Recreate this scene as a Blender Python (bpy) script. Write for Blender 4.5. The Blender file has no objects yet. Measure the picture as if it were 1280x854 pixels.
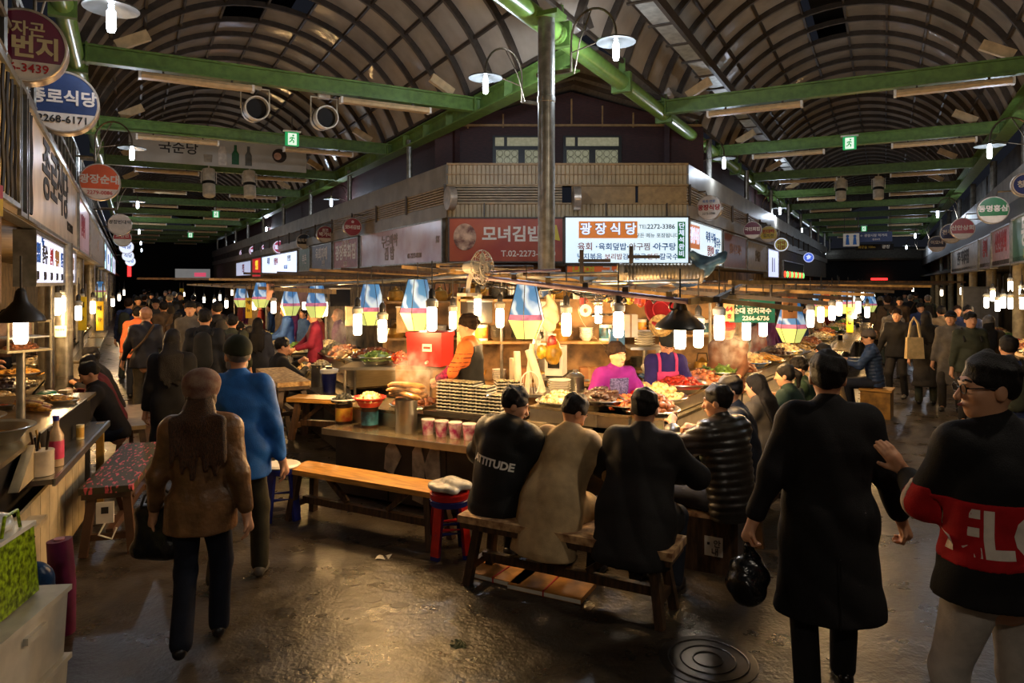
import bpy, math, random
import numpy as np
from mathutils import Vector, Matrix, Euler

random.seed(7)
rng = np.random.default_rng(11)
SC = bpy.context.scene
COL = SC.collection
PI = math.pi

# ---------------------------------------------------------------- camera, sky, exposure
CAMH, FPX, HOR = 2.12, 880.0, 353.0          # eye height, focal length in pixels, horizon row
cam = bpy.data.cameras.new('camera'); camo = bpy.data.objects.new('camera', cam)
COL.objects.link(camo); SC.camera = camo
cam.sensor_width = 36.0; cam.lens = FPX / 1280 * 36; cam.shift_y = -(427 - HOR) / 1280
cam.clip_end = 400
camo.location = (0, 0, CAMH); camo.rotation_euler = (PI / 2, 0, 0)
w = bpy.data.worlds.new('night_sky'); SC.world = w; w.use_nodes = True
w.node_tree.nodes['Background'].inputs[0].default_value = (.10, .11, .15, 1)
w.node_tree.nodes['Background'].inputs[1].default_value = .06
SC.view_settings.view_transform = 'Standard'; SC.view_settings.look = 'None'
SC.view_settings.gamma = 1; SC.view_settings.use_curve_mapping = False
SC.view_settings.exposure = 0.45

def at(px, py, Y):                            # world point at depth Y
    return Vector(((px - 640) / FPX * Y, Y, CAMH - (py - HOR) / FPX * Y))
def atz(px, py, z):                           # world point at height z
    return at(px, py, (CAMH - z) * FPX / (py - HOR))

# the two alleys: s runs along the alley, t across it
AL, AR = math.radians(28.53), math.radians(-27.92)
def L(s, t, z=0): return Vector((t * math.cos(AL) - s * math.sin(AL), t * math.sin(AL) + s * math.cos(AL), z))
def R(s, t, z=0): return Vector((t * math.cos(AR) - s * math.sin(AR), t * math.sin(AR) + s * math.cos(AR), z))
LW, LE = -.7055, 5.93                         # left alley: wall line and eave line
RE, RW = -3.905, 2.34                         # right alley: eave line and wall line
EAVE = 5.52
# ---------------------------------------------------------------- kit
def lin(c):
    return tuple(((x / 255) / 12.92 if x / 255 <= .04045 else ((x / 255 + .055) / 1.055) ** 2.4) for x in c)
MATS = {}
def M(key, rgb=(128, 128, 128), rough=.5, metal=0., var=.12, ns=9., bump=.0, bs=40., emit=0., ecol=None, trans=0., rgb2=None, spec=.5, coat=0., stretch=None, sheen=0., pos=(.36, .64)):
    """procedural material: noise-driven colour variation and bump"""
    if key in MATS: return MATS[key]
    m = bpy.data.materials.new(key); m.use_nodes = True; MATS[key] = m
    nt = m.node_tree; b = nt.nodes['Principled BSDF']; c = lin(rgb)
    tc = nt.nodes.new('ShaderNodeTexCoord')
    vec = tc.outputs['Object']
    if stretch:
        mp = nt.nodes.new('ShaderNodeMapping'); mp.inputs['Scale'].default_value = stretch
        nt.links.new(vec, mp.inputs[0]); vec = mp.outputs[0]
    b.inputs['Base Color'].default_value = (*c, 1)
    if var or rgb2:
        n = nt.nodes.new('ShaderNodeTexNoise'); n.inputs['Scale'].default_value = ns; n.inputs['Detail'].default_value = 4
        nt.links.new(vec, n.inputs['Vector'])
        r = nt.nodes.new('ShaderNodeValToRGB'); nt.links.new(n.outputs['Fac'], r.inputs[0])
        e = r.color_ramp.elements; e[0].position, e[1].position = pos
        c2 = lin(rgb2) if rgb2 else tuple(x * (1 - var * 2.2) for x in c)
        e[0].color = (*c2, 1); e[1].color = (*(c if rgb2 else tuple(min(1, x * (1 + var)) for x in c)), 1)
        nt.links.new(r.outputs[0], b.inputs['Base Color'])
    b.inputs['Roughness'].default_value = rough; b.inputs['Metallic'].default_value = metal
    b.inputs['Specular IOR Level'].default_value = spec
    if coat: b.inputs['Coat Weight'].default_value = coat
    if sheen: b.inputs['Sheen Weight'].default_value = sheen
    if trans: b.inputs['Transmission Weight'].default_value = trans
    if bump:
        n2 = nt.nodes.new('ShaderNodeTexNoise'); n2.inputs['Scale'].default_value = bs; n2.inputs['Detail'].default_value = 3
        nt.links.new(vec, n2.inputs['Vector'])
        bp = nt.nodes.new('ShaderNodeBump'); bp.inputs['Strength'].default_value = bump; bp.inputs['Distance'].default_value = .02
        nt.links.new(n2.outputs['Fac'], bp.inputs['Height']); nt.links.new(bp.outputs[0], b.inputs['Normal'])
    if emit:
        b.inputs['Emission Color'].default_value = (*lin(ecol or rgb), 1); b.inputs['Emission Strength'].default_value = emit
    return m

class MB:
    def __init__(s): s.v = []; s.f = []
    def add(s, vs, fs):
        n = len(s.v); s.v += [tuple(v) for v in vs]; s.f += [tuple(i + n for i in f) for f in fs]; return s
    def box(s, c, d, rz=0, rx=0, ry=0, top=(1, 1)):
        m = Euler((rx, ry, rz)).to_matrix(); c = Vector(c); vs = []
        for z in (-1, 1):
            k = top if z > 0 else (1, 1)
            for x, y in ((-1, -1), (1, -1), (1, 1), (-1, 1)):
                vs.append(c + m @ Vector((x * d[0] / 2 * k[0], y * d[1] / 2 * k[1], z * d[2] / 2)))
        return s.add(vs, [(3, 2, 1, 0), (4, 5, 6, 7), (0, 1, 5, 4), (1, 2, 6, 5), (2, 3, 7, 6), (3, 0, 4, 7)])
    def bar(s, a, b, wd, ht, up=(0, 0, 1)):
        a, b = Vector(a), Vector(b); d = (b - a).normalized(); r = d.cross(Vector(up))
        if r.length < 1e-4: r = Vector((1, 0, 0))
        r = r.normalized() * wd / 2; u = r.cross(d).normalized() * ht / 2
        vs = [p + q for p in (a, b) for q in (-r - u, r - u, r + u, -r + u)]
        return s.add(vs, [(0, 1, 2, 3)[::-1], (4, 5, 6, 7), (0, 1, 5, 4)[::1], (1, 2, 6, 5), (2, 3, 7, 6), (3, 0, 4, 7)])
    def tube(s, pts, r, n=8, closed=False, cap=True):
        pts = [Vector(p) for p in pts]; k = len(pts); rs = r if isinstance(r, (list, tuple)) else [r] * k
        prev = None; vs = []
        for i, p in enumerate(pts):
            if closed: d = pts[(i + 1) % k] - pts[i - 1]
            else: d = pts[min(i + 1, k - 1)] - pts[max(i - 1, 0)]
            d = d.normalized() if d.length > 1e-9 else Vector((0, 0, 1))
            if prev is None: a = d.cross(Vector((0, 0, 1))); a = a if a.length > .05 else d.cross(Vector((1, 0, 0)))
            else: a = prev - d * prev.dot(d)
            a = a.normalized(); prev = a; b = d.cross(a)
            vs += [p + (a * math.cos(2 * PI * j / n) + b * math.sin(2 * PI * j / n)) * rs[i] for j in range(n)]
        fs = []
        for i in range(k if closed else k - 1):
            o, q = i * n, ((i + 1) % k) * n
            fs += [(o + j, o + (j + 1) % n, q + (j + 1) % n, q + j) for j in range(n)]
        if cap and not closed: fs += [tuple(range(n))[::-1], tuple(range((k - 1) * n, k * n))]
        return s.add(vs, fs)
    def cyl(s, a, b, r0, r1=None, n=16, cap=True): return s.tube([a, b], [r0, r0 if r1 is None else r1], n, cap=cap)
    def lathe(s, prof, n=20, c=(0, 0, 0), rot=None, sc=(1, 1)):
        """prof: (radius, height) list; r=0 closes with a point"""
        c = Vector(c); m = rot.to_matrix() if rot else None; vs = []; rows = []
        for r, z in prof:
            if r < 1e-6: rows.append([len(vs)]); vs.append(Vector((0, 0, z)))
            else:
                rows.append(list(range(len(vs), len(vs) + n)))
                vs += [Vector((r * sc[0] * math.cos(2 * PI * j / n), r * sc[1] * math.sin(2 * PI * j / n), z)) for j in range(n)]
        fs = []
        for a, b in zip(rows, rows[1:]):
            for j in range(n):
                q = [a[j % len(a)], a[(j + 1) % n % len(a)], b[(j + 1) % n % len(b)], b[j % len(b)]]
                q = list(dict.fromkeys(q))
                if len(q) > 2: fs.append(tuple(q))
        return s.add([c + (m @ v if m else v) for v in vs], fs)
    def ball(s, c, r, n=12, m=8, rot=None):
        r = r if isinstance(r, (tuple, list)) else (r, r, r)
        b = MB().lathe([(math.sin(PI * i / m), -math.cos(PI * i / m)) for i in range(m + 1)], n)
        M3 = rot.to_matrix() if rot else Matrix.Identity(3); c = Vector(c)
        return s.add([c + M3 @ Vector((v[0] * r[0], v[1] * r[1], v[2] * r[2])) for v in b.v], b.f)
    def prism(s, poly, a, b, plane='xy'):
        """extrude a 2-D polygon between a and b along the third axis"""
        def P(u, v, k): return (u, v, k) if plane == 'xy' else (u, k, v) if plane == 'xz' else (k, u, v)
        n = len(poly); vs = [P(u, v, a) for u, v in poly] + [P(u, v, b) for u, v in poly]
        fs = [tuple(range(n))[::-1], tuple(range(n, 2 * n))] + [(i, (i + 1) % n, n + (i + 1) % n, n + i) for i in range(n)]
        if plane == 'xz': fs = [f[::-1] for f in fs]
        return s.add(vs, fs)
    def grid(s, fn, nu, nv, closed_u=False):
        vs = [fn(i / nu, j / nv) for j in range(nv + 1) for i in range(nu + (0 if closed_u else 1))]
        k = nu if closed_u else nu + 1
        return s.add(vs, [(j * k + i, j * k + (i + 1) % k, (j + 1) * k + (i + 1) % k, (j + 1) * k + i) for j in range(nv) for i in range(nu)])
    def mesh(s, name, smooth=32):
        me = bpy.data.meshes.new(name); me.from_pydata(s.v, [], s.f); me.update()
        if smooth:
            me.polygons.foreach_set('use_smooth', [True] * len(me.polygons))
            me.set_sharp_from_angle(angle=math.radians(smooth))
        return me

def obj(name, mb, mat=None, parent=None, loc=(0, 0, 0), rot=(0, 0, 0), smooth=32, scale=None):
    me = mb.mesh(name, smooth) if isinstance(mb, MB) else mb
    if mat is not None and not me.materials: me.materials.append(mat)
    o = bpy.data.objects.new(name, me); COL.objects.link(o); o.location = loc; o.rotation_euler = rot
    if scale is not None: o.scale = scale if isinstance(scale, (tuple, list)) else (scale,) * 3
    if parent is not None: o.parent = parent
    return o
def empty(name, loc=(0, 0, 0), rz=0, parent=None):
    o = bpy.data.objects.new(name, None); COL.objects.link(o); o.location = loc; o.rotation_euler = (0, 0, rz); o.empty_display_size = .1
    if parent is not None: o.parent = parent
    return o
def T(o, label, cat, group=None):
    o['label'] = label; o['category'] = cat
    if group: o['group'] = group
    return o
def thing(name, label, cat, loc=(0, 0, 0), rz=0, group=None): return T(empty(name, loc, rz), label, cat, group)
def S(o): o['kind'] = 'structure'; return o
KIDS = {}
def copytree(o, parent=None):
    c = o.copy(); COL.objects.link(c)
    if parent is not None: c.parent = parent
    for ch in list(o.children): copytree(ch, c)
    return c
def dup(o, loc, rz=0, label=None, group=None):
    c = copytree(o); c.location = loc; c.rotation_euler = (0, 0, rz)
    if label: c['label'] = label
    if group: c['group'] = group
    return c
TXT = {}; TXTO = {}
def text(body, size, mat, parent, loc, rot=(PI / 2, 0, 0), bold=.0, sx=1., align='CENTER', name='lettering', ex=.003):
    key = (body, bold, align, ex, mat.name)
    if key not in TXT:
        if 'o' not in TXTO:
            TXTO['o'] = bpy.data.objects.new('t', bpy.data.curves.new('t', 'FONT')); TXTO['o'].data.resolution_u = 3
        o = TXTO['o']; cu = o.data
        cu.body = body; cu.align_x = align; cu.align_y = 'CENTER'; cu.offset = bold; cu.extrude = ex
        me = bpy.data.meshes.new_from_object(o); me.name = 'lettering'
        me.materials.clear(); me.materials.append(mat); TXT[key] = me
    o = bpy.data.objects.new(name, TXT[key]); COL.objects.link(o)
    o.location = loc; o.rotation_euler = rot; o.scale = (size * sx, size, 1); o.parent = parent
    return o
def lamp(loc, watt, col=(255, 214, 160), r=.05, parent=None):
    d = bpy.data.lights.new('bulb_light', 'POINT'); d.energy = watt; d.color = lin(col); d.shadow_soft_size = r
    o = bpy.data.objects.new('bulb_light', d); COL.objects.link(o); o.location = loc
    if parent is not None: o.parent = parent
    return o
# ---------------------------------------------------------------- shared materials
MG = M('green_paint', (92, 122, 56), .45, var=.12, bump=.05)
MPIPE = M('green_gloss', (112, 150, 68), .28, var=.08)
MRIB = M('rib_metal', (70, 60, 50), .5, .1)
MDARK = M('dark_void', (20, 17, 16), .8)
MSTEEL = M('steel', (170, 168, 160), .28, .9, var=.06, bump=.03, bs=12)
MGALV = M('galvanised', (150, 148, 140), .35, .7, var=.15)
MCREAM = M('cream_panel', (176, 156, 122), .5, var=.1)
MBEIGE = M('beige_housing', (196, 168, 124), .5, var=.08)
MBLACK = M('black_plastic', (22, 21, 20), .4)
MWHITE = M('white_plastic', (225, 222, 212), .4, var=.04)
MMAROON = M('maroon_boards', (58, 26, 26), .6, var=.2, stretch=(1, 1, 6))
MWOOD = M('bench_wood', (188, 136, 62), .42, var=.18, ns=5, stretch=(1, 9, 9), bump=.06)
MDWOOD = M('dark_wood', (72, 50, 30), .55, var=.3, ns=6, stretch=(6, 1, 1))
MTXW = M('print_white', (236, 232, 222), .6, var=0); MTXK = M('print_black', (30, 28, 28), .6, var=0)
MTXR = M('print_red', (176, 30, 34), .6, var=0); MTXB = M('print_blue', (24, 96, 176), .6, var=0)

def floor_mat():
    m = bpy.data.materials.new('wet_concrete'); m.use_nodes = True; nt = m.node_tree; b = nt.nodes['Principled BSDF']
    N = nt.nodes.new; lk = nt.links.new
    tc = N('ShaderNodeTexCoord')
    def noise(sc, det=5, rgh=.6):
        n = N('ShaderNodeTexNoise'); n.inputs['Scale'].default_value = sc; n.inputs['Detail'].default_value = det; n.inputs['Roughness'].default_value = rgh
        lk(tc.outputs['Object'], n.inputs['Vector']); return n.outputs['Fac']
    def ramp(src, stops):
        r = N('ShaderNodeValToRGB'); lk(src, r.inputs[0]); e = r.color_ramp.elements
        while len(e) < len(stops): e.new(.5)
        for x, (p, c) in zip(e, stops): x.position = p; x.color = (*c, 1) if isinstance(c, tuple) else (c, c, c, 1)
        return r.outputs[0]
    big = noise(.55); mid = noise(3.2); fine = noise(38, 4)
    c1 = ramp(big, [(.32, lin((42, 37, 32))), (.68, lin((76, 67, 55)))])
    c2 = ramp(mid, [(.35, .55), (.65, 1.0)])
    mx = N('ShaderNodeMixRGB'); mx.blend_type = 'MULTIPLY'; mx.inputs[0].default_value = .7; lk(c1, mx.inputs[1]); lk(c2, mx.inputs[2])
    spots = ramp(noise(9, 2, .4), [(.28, .35), (.36, 1.0)])
    mx2 = N('ShaderNodeMixRGB'); mx2.blend_type = 'MULTIPLY'; mx2.inputs[0].default_value = .6; lk(mx.outputs[0], mx2.inputs[1]); lk(spots, mx2.inputs[2])
    lk(mx2.outputs[0], b.inputs['Base Color'])
    lk(ramp(mid, [(.3, .2), (.7, .48)]), b.inputs['Roughness'])
    ad = N('ShaderNodeMath'); ad.operation = 'ADD'; lk(fine, ad.inputs[0])
    sm = N('ShaderNodeMath'); sm.operation = 'MULTIPLY'; lk(noise(7, 3), sm.inputs[0]); sm.inputs[1].default_value = 2.2; lk(sm.outputs[0], ad.inputs[1])
    bp = N('ShaderNodeBump'); bp.inputs['Strength'].default_value = .38; bp.inputs['Distance'].default_value = .012
    lk(ad.outputs[0], bp.inputs['Height']); lk(bp.outputs[0], b.inputs['Normal'])
    b.inputs['Specular IOR Level'].default_value = .6
    return m

# ---------------------------------------------------------------- floor and building shells
floor = S(obj('floor', MB().grid(lambda u, v: (-60 + 130 * u, -12 + 100 * v, 0), 20, 20), floor_mat(), smooth=0))
def wall(name, mb, mat): return S(obj(name, mb, mat, smooth=0))

# left row of shops: recessed ground floor, fascia, upper storey behind a balcony rail
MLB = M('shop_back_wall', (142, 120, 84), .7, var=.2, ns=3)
MUP = M('upper_wall', (78, 74, 68), .7, var=.25, ns=2)
b = MB()
b.bar(L(-6, LW - 2.1, 1.3), L(72, LW - 2.1, 1.3), .2, 2.6); b.bar(L(-6, LW - 1.1, 2.66), L(72, LW - 1.1, 2.66), 2.2, .12)
wl = wall('wall_left', b, MLB)
b = MB().bar(L(-6, LW - .9, 4.2), L(72, LW - .9, 4.2), .2, 3.0)
obj('upper_storey', b, MUP, wl, smooth=0)
b = MB()
b.bar(L(-6, LW - .06, 2.66), L(72, LW - .06, 2.66), .1, .14); b.bar(L(-6, LW - .1, 3.56), L(72, LW - .1, 3.56), .2, .1)
obj('fascia_rail', b, MGALV, wl, smooth=0)
for k in range(30):                              # balcony balusters behind the sign band
    s0 = 5.2 + k * .62
    obj('baluster', MB().bar(L(s0, LW - .12, 3.6), L(s0, LW - .12, 4.5), .035, .035, (1, 0, 0)), MGALV, wl, smooth=0)
for zz in (3.85, 4.12, 4.5): obj('balcony_rail', MB().tube([L(4.8, LW - .12, zz), L(60, LW - .12, zz)], .025, 6), MGALV, wl)
for k in range(9):                               # ground-floor piers
    s0 = 11.4 + k * 5.6
    obj('pier', MB().cyl(L(s0, LW - .25), L(s0, LW - .25, 2.62), .13), MGALV, wl)
for k in range(10):
    s0 = 6.5 + k * 5.2
    o = obj('upper_window', MB().bar(L(s0, LW - .78, 4.55), L(s0 + 2.6, LW - .78, 4.55), .05, 1.0), MDARK, wl, smooth=0)
    obj('window_pane', MB().bar(L(s0 + .1, LW - .75, 4.55), L(s0 + 1.25, LW - .75, 4.55), .02, .86), M('dull_glass', (92, 96, 88), .2, var=.2), o, smooth=0)

# right row of shops
b = MB()
b.bar(R(4, RW + 2.6, 1.3), R(66, RW + 2.6, 1.3), .2, 2.6); b.bar(R(4, RW + 1.35, 2.58), R(66, RW + 1.35, 2.58), 2.7, .1)
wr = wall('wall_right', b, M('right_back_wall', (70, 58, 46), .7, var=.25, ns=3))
obj('upper_storey', MB().bar(R(4, RW + .8, 4.2), R(66, RW + .8, 4.2), .2, 3.0), MUP, wr, smooth=0)
obj('parapet', MB().bar(R(4, RW + .1, 4.15), R(66, RW + .1, 4.15), .08, .62), M('parapet_grey', (126, 124, 118), .5, var=.15, ns=2), wr, smooth=0)
obj('fascia', MB().bar(R(4, RW + .12, 3.6), R(66, RW + .12, 3.6), .1, .5), M('fascia_dark', (52, 48, 44), .6), wr, smooth=0)
for k in range(9):
    s0 = 14.6 + k * 4.6
    obj('pier', MB().cyl(R(s0, RW + .3), R(s0, RW + .3, 2.55), .12), M('pier_cream', (178, 160, 120), .6), wr)

# building in the wedge between the alleys
FY = 14.5; CX0, CX1 = -1.32, 3.6
tL = CX0 * math.cos(AL) + FY * math.sin(AL); tR = CX1 * math.cos(AR) + FY * math.sin(AR)
sL = -CX0 * math.sin(AL) + FY * math.cos(AL); sR = -CX1 * math.sin(AR) + FY * math.cos(AR)
def wedge(z0, z1, inset=0., sl=60, sr=54):
    a, c = L(sl, tL + inset), R(sr, tR - inset)
    k = inset * .55
    p = [(CX0 + k, FY + inset), (CX1 - k, FY + inset), (c.x, c.y), (a.x, a.y)]
    return MB().prism(p, z0, z1)
wc = wall('wall_center', wedge(0, 2.5, .9), M('center_shop_wall', (150, 122, 80), .7, var=.25, ns=2.5))
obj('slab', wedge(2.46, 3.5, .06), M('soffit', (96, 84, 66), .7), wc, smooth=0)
MCOR = M('corrugated_cream', (172, 150, 112), .45, var=.08, ns=3)
def corrug(a, b2, z0, z1, pitch=.085, depth=.022):
    """vertical ribbed sheet between two plan points"""
    a, b2 = Vector((a[0], a[1], 0)), Vector((b2[0], b2[1], 0)); d = b2 - a; n = int(d.length / pitch); d /= n
    o = Vector((d.y, -d.x, 0)).normalized() * depth; mb = MB(); pts = []
    for i in range(n):
        p = a + d * i
        pts += [p, p + d * .12 + o, p + d * .85 + o, p + d * .97]
    pts.append(b2); k = len(pts)
    mb.add([p + Vector((0, 0, z0)) for p in pts] + [p + Vector((0, 0, z1)) for p in pts], [(i, i + 1, k + i + 1, k + i) for i in range(k - 1)])
    return mb
c0, c1 = Vector((CX0, FY, 0)), Vector((CX1, FY, 0))
obj('ribbed_parapet', corrug(c0, c1, 4.12, 4.54), MCOR, wc, smooth=0)
obj('ribbed_band', corrug(c0, c1, 3.46, 3.74), MCOR, wc, smooth=0)
MLOUV = M('louvre_cream', (152, 130, 92), .45)
MSIDE = M('side_panel_grey', (132, 126, 114), .45, var=.12, ns=2)
def louvre(a, b2, z0, z1, parent, n, back=.07):
    a, b2 = Vector(a), Vector(b2); d = (b2 - a).normalized(); o = Vector((d.y, -d.x, 0))
    obj('louvre_back', MB().bar(a - o * back + Vector((0, 0, (z0 + z1) / 2)), b2 - o * back + Vector((0, 0, (z0 + z1) / 2)), .02, z1 - z0), MDARK, parent, smooth=0)
    for i in range(n):
        z = z0 + (i + .5) * (z1 - z0) / n
        obj('slat', MB().bar(a + Vector((0, 0, z)), b2 + Vector((0, 0, z)), .05, (z1 - z0) / n * .62), MLOUV, parent, smooth=0)
louvre((CX0, FY, 0), (CX0 + 2.35, FY, 0), 3.74, 4.12, wc, 7)
MSH = M('shutter_tan', (158, 128, 82), .5)
for x0, x1 in ((CX0 + 2.55, CX0 + 3.86), (CX0 + 3.92, CX1)):
    obj('shutter', MB().box(((x0 + x1) / 2, FY + .02, 3.93), (x1 - x0, .05, .38)), MSH, wc, smooth=0)
for zz, h in ((4.12, .035), (3.74, .03), (4.55, .04), (4.34, .02)):
    obj('trim_strip', MB().box(((CX0 + CX1) / 2, FY - .03, zz), (CX1 - CX0 + .04, .05, h)), MSH, wc, smooth=0)
for k in range(4): obj('cleat', MB().box((CX0 + .75 + 1.25 * k, FY - .05, 3.6), (.025, .03, .3)), MRIB, wc, smooth=0)
# flank parapets and louvres along both alleys
for F, t0, s0, s1, sg in ((L, tL, sL, 60, 1), (R, tR, sR, 54, -1)):
    obj('flank_parapet', MB().bar(F(s0, t0, 4.33), F(s1, t0, 4.33), .08, .44), MSIDE, wc, smooth=0)
    obj('flank_band', MB().bar(F(s0, t0, 3.6), F(s1, t0, 3.6), .06, .28), MSIDE, wc, smooth=0)
    p, q = F(s0, t0), F(s0 + 9.2, t0)
    if sg > 0: louvre(q, p, 3.74, 4.12, wc, 7)
    else: louvre(p, q, 3.74, 4.12, wc, 7)
    obj('flank_dark', MB().bar(F(s0 + 9.2, t0 + sg * .1, 3.93), F(s1, t0 + sg * .1, 3.93), .04, .4), MUP, wc, smooth=0)
    for k in range(12): obj('mullion', MB().bar(F(s0 + .05 + k * 2.3, t0 - sg * .05, 3.7), F(s0 + .05 + k * 2.3, t0 - sg * .05, 4.14), .04, .04, (1, 0, 0)), MRIB, wc, smooth=0)
    for k in range(9):                       # posts from parapet up to the eave
        s2 = s0 + 2.6 + k * 5.2
        obj('eave_post', MB().cyl(F(s2, t0 + sg * .12, 4.4), F(s2, t0 + sg * .12, EAVE), .07, n=10), MGALV, wc)

# set-back upper storey with gable, windows and battens
UY = 16.0
up = obj('upper_gable', MB().prism([(-1.75, 4.3), (4.35, 4.3), (4.35, 5.65), (1.35, 6.45), (-1.75, 5.65)], UY, UY + .15, 'xz'), MMAROON, wc, smooth=0)
for F, t0, s0, s1, sg in ((L, tL + .75, sL + 1.2, 60, 1), (R, tR - .75, sR + 1.2, 54, -1)):
    obj('upper_flank', MB().bar(F(s0, t0, 4.95), F(s1, t0, 4.95), .12, 1.5), MMAROON, wc, smooth=0)
MLITE = M('pane_frosted', (168, 166, 140), .25, var=.1, ns=14, emit=.13, ecol=(220, 214, 170))
MFRM = M('window_frame_dark', (26, 28, 28), .4)
def window(n, cx, cz, ww, hh, panes, F=None):
    wo = S(obj('window_%d' % n, MB().box((0, 0, 0), (ww, .08, hh)), MFRM, None, (cx, UY - .03, cz), smooth=0))
    for x, z, pw, ph in panes:
        pn = obj('pane', MB().box((x, -.05, z), (pw, .02, ph)), MLITE, wo, smooth=0)
        if ph > .3:
            nx, nz = max(1, round(pw / .17)), max(1, round(ph / .17)); g = MB()
            for i in range(nx):
                for j in range(nz):
                    cc = (x - pw / 2 + (i + .5) * pw / nx, -.062, z - ph / 2 + (j + .5) * ph / nz)
                    g.tube([(cc[0] + .07 * math.cos(a), cc[1], cc[2] + .07 * math.sin(a)) for a in [2 * PI * q / 12 for q in range(12)]], .006, 4, closed=True)
            obj('circle_pattern', g, M('pane_lines', (120, 120, 100), .5), pn)
for n, cx in ((1, .22), (2, 1.82)):
    window(n, cx, 5.02, 1.32, .84, [(.13, .28, .92, .19), (-.5, .28, .2, .19), (-.33, -.14, .5, .46), (.32, -.14, .5, .46)])
for k, x in enumerate((-1.0, -.2, .66, 1.35, 2.05, 2.75, 3.5)):
    obj('batten', MB().box((x, UY - .03, 5.97 - .12 * abs(x - 1.35)), (.035, .03, .62 - .2 * abs(x - 1.35))), MSH, wc, smooth=0)
obj('batten_rail', MB().box((1.3, UY - .04, 5.68), (6.0, .04, .05)), MSH, wc, smooth=0)
for sg in (-1, 1):                              # gable roof soffits reaching forward to the eaves
    MGR = M('soffit_sheet', (132, 126, 116), .45, var=.12, ns=3, stretch=(8, 1, 1))
    x1, z1 = 1.35 + sg * 2.75, 5.75
    obj('gable_soffit', MB().add([(1.35, 13.0, 6.55), (x1, 14.7, z1), (x1, UY + 6, z1), (1.35, UY + 6, 6.55)], [(0, 1, 2, 3)]), MGR, wc, smooth=0)
    for k in range(2): obj('rafter', MB().bar((1.35, 14.8 + k * .6, 6.5), (x1, 14.8 + k * .6, z1 - .04), .05, .09), MRIB, wc, smooth=0)

# alley ends and the far side behind the viewer
we = S(obj('wall_far_left', MB().bar(L(70, -6, 3), L(70, 10, 3), .3, 7), MDARK, smooth=0))
we2 = S(obj('wall_far_right', MB().bar(R(62, -8, 2), R(62, 6, 2), .3, 4.2), MDARK, smooth=0))
obj('pale_band', MB().tube([R(61.6 - 1.6 * math.sin(PI * i / 10), RE - .5 + 7.2 * i / 10, 4.3) for i in range(11)], .5, 8), M('band_grey', (120, 116, 106), .6), we2)
# ---------------------------------------------------------------- vaulted roofs
MPAN = M('vault_sheet', (168, 156, 140), .14, var=.1, ns=1.5, bump=.5, bs=2.6)
def vault(name, F, ta, tb, s0, s1, keep, far, vents):
    W = tb - ta; tm = (ta + tb) / 2; RISE = 2.3; NB = 10; RR = (W * W / 4 + RISE * RISE) / (2 * RISE); PH = math.asin(W / 2 / RR)
    def arc(th, off=0.): p_ = (th / PI * 2 - 1) * PH; return tm + (RR + off) * math.sin(p_), EAVE + .3 + RISE - RR + (RR + off) * math.cos(p_)
    root = S(empty(name, F(0, 0, 0), AL if F is L else AR))
    # local frame: x = t, y = s
    def loft(th0, th1, y0, y1, n=4, thick=.015):
        mb = MB(); vs = []
        for i in range(n + 1):
            th = th0 + (th1 - th0) * i / n
            for o in (0, thick):
                x, z = arc(th, o); vs += [(x, y0, z), (x, y1, z)]
        fs = []
        for i in range(n):
            a = i * 4; fs += [(a, a + 1, a + 5, a + 4), (a + 2, a + 6, a + 7, a + 3), (a, a + 4, a + 6, a + 2), (a + 1, a + 3, a + 7, a + 5)]
        return mb.add(vs, fs + [(0, 2, 3, 1), (n * 4, n * 4 + 1, n * 4 + 3, n * 4 + 2)])
    SP = 1.05; nrow = int((s1 - s0) / SP)
    dth = PI / NB
    pm = [loft(dth * (j + .02), dth * (j + .98), .05, SP - .05).mesh('panel', 40) for j in range(NB)]
    for m_ in pm: m_.materials.append(MPAN)
    ribm = MB()
    for i in range(24):
        a0, a1 = PI * i / 24, PI * (i + 1) / 24
        (x0, z0), (x1, z1) = arc(a0, -.05), arc(a1, -.05)
        ribm.bar((x0, 0, z0), (x1, 0, z1), .07, .11, (0, 1, 0)) if False else ribm.bar((x0, 0, z0), (x1, 0, z1), .11, .07, (0, 1, 0))
    ribm = ribm.mesh('rib', 0); ribm.materials.append(MRIB)
    farb = MB(); npan = 0
    for r in range(nrow):
        s = s0 + r * SP
        rib_ok = keep(F(s, tm)) or keep(F(s, ta + .3))
        if rib_ok and not any(not keep(F(s, t)) for t in (ta + .1, tb - .1)):
            obj('rib', ribm, None, root, (0, s, 0), smooth=0)
        elif rib_ok:                            # trimmed rib where the vault runs into the other alley
            mb = MB()
            for i in range(24):
                (x0, z0), (x1, z1) = arc(PI * i / 24, -.05), arc(PI * (i + 1) / 24, -.05)
                if keep(F(s, x1)) : mb.bar((x0, s, z0), (x1, s, z1), .11, .07, (0, 1, 0))
            if mb.v: obj('rib', mb, MRIB, root, smooth=0)
        for j in range(NB):
            x, z = arc(dth * (j + .5))
            if not keep(F(s + SP / 2, x)) or (r, j) in vents: continue
            if npan < 296 and s < far:
                obj('panel', pm[j], None, root, (0, s, 0)); npan += 1
            else:
                q = loft(dth * j, dth * (j + 1), s + .05, s + SP - .05, 2); farb.add(q.v, q.f)
    if farb.v: o = obj('distant_panels', farb, MPAN, root, smooth=0); o['kind'] = 'stuff'
    for j in range(NB + 1):
        x, z = arc(dth * j, -.03)
        ya = s0
        while ya < s1 and not keep(F(ya, x)): ya += .3
        obj('purlin', MB().bar((x, ya, z), (x, s1, z), .05, .06), MRIB, root, smooth=0)
    # ridge ventilator opening above the crown
    obj('ridge_ventilator', MB().box((tm, (s0 + s1) / 2, EAVE + RISE + .9), (1.6, s1 - s0, .05)), MDARK, root, smooth=0)
    return root
pipe_x = lambda y: -4.42 + .53 * y
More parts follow.
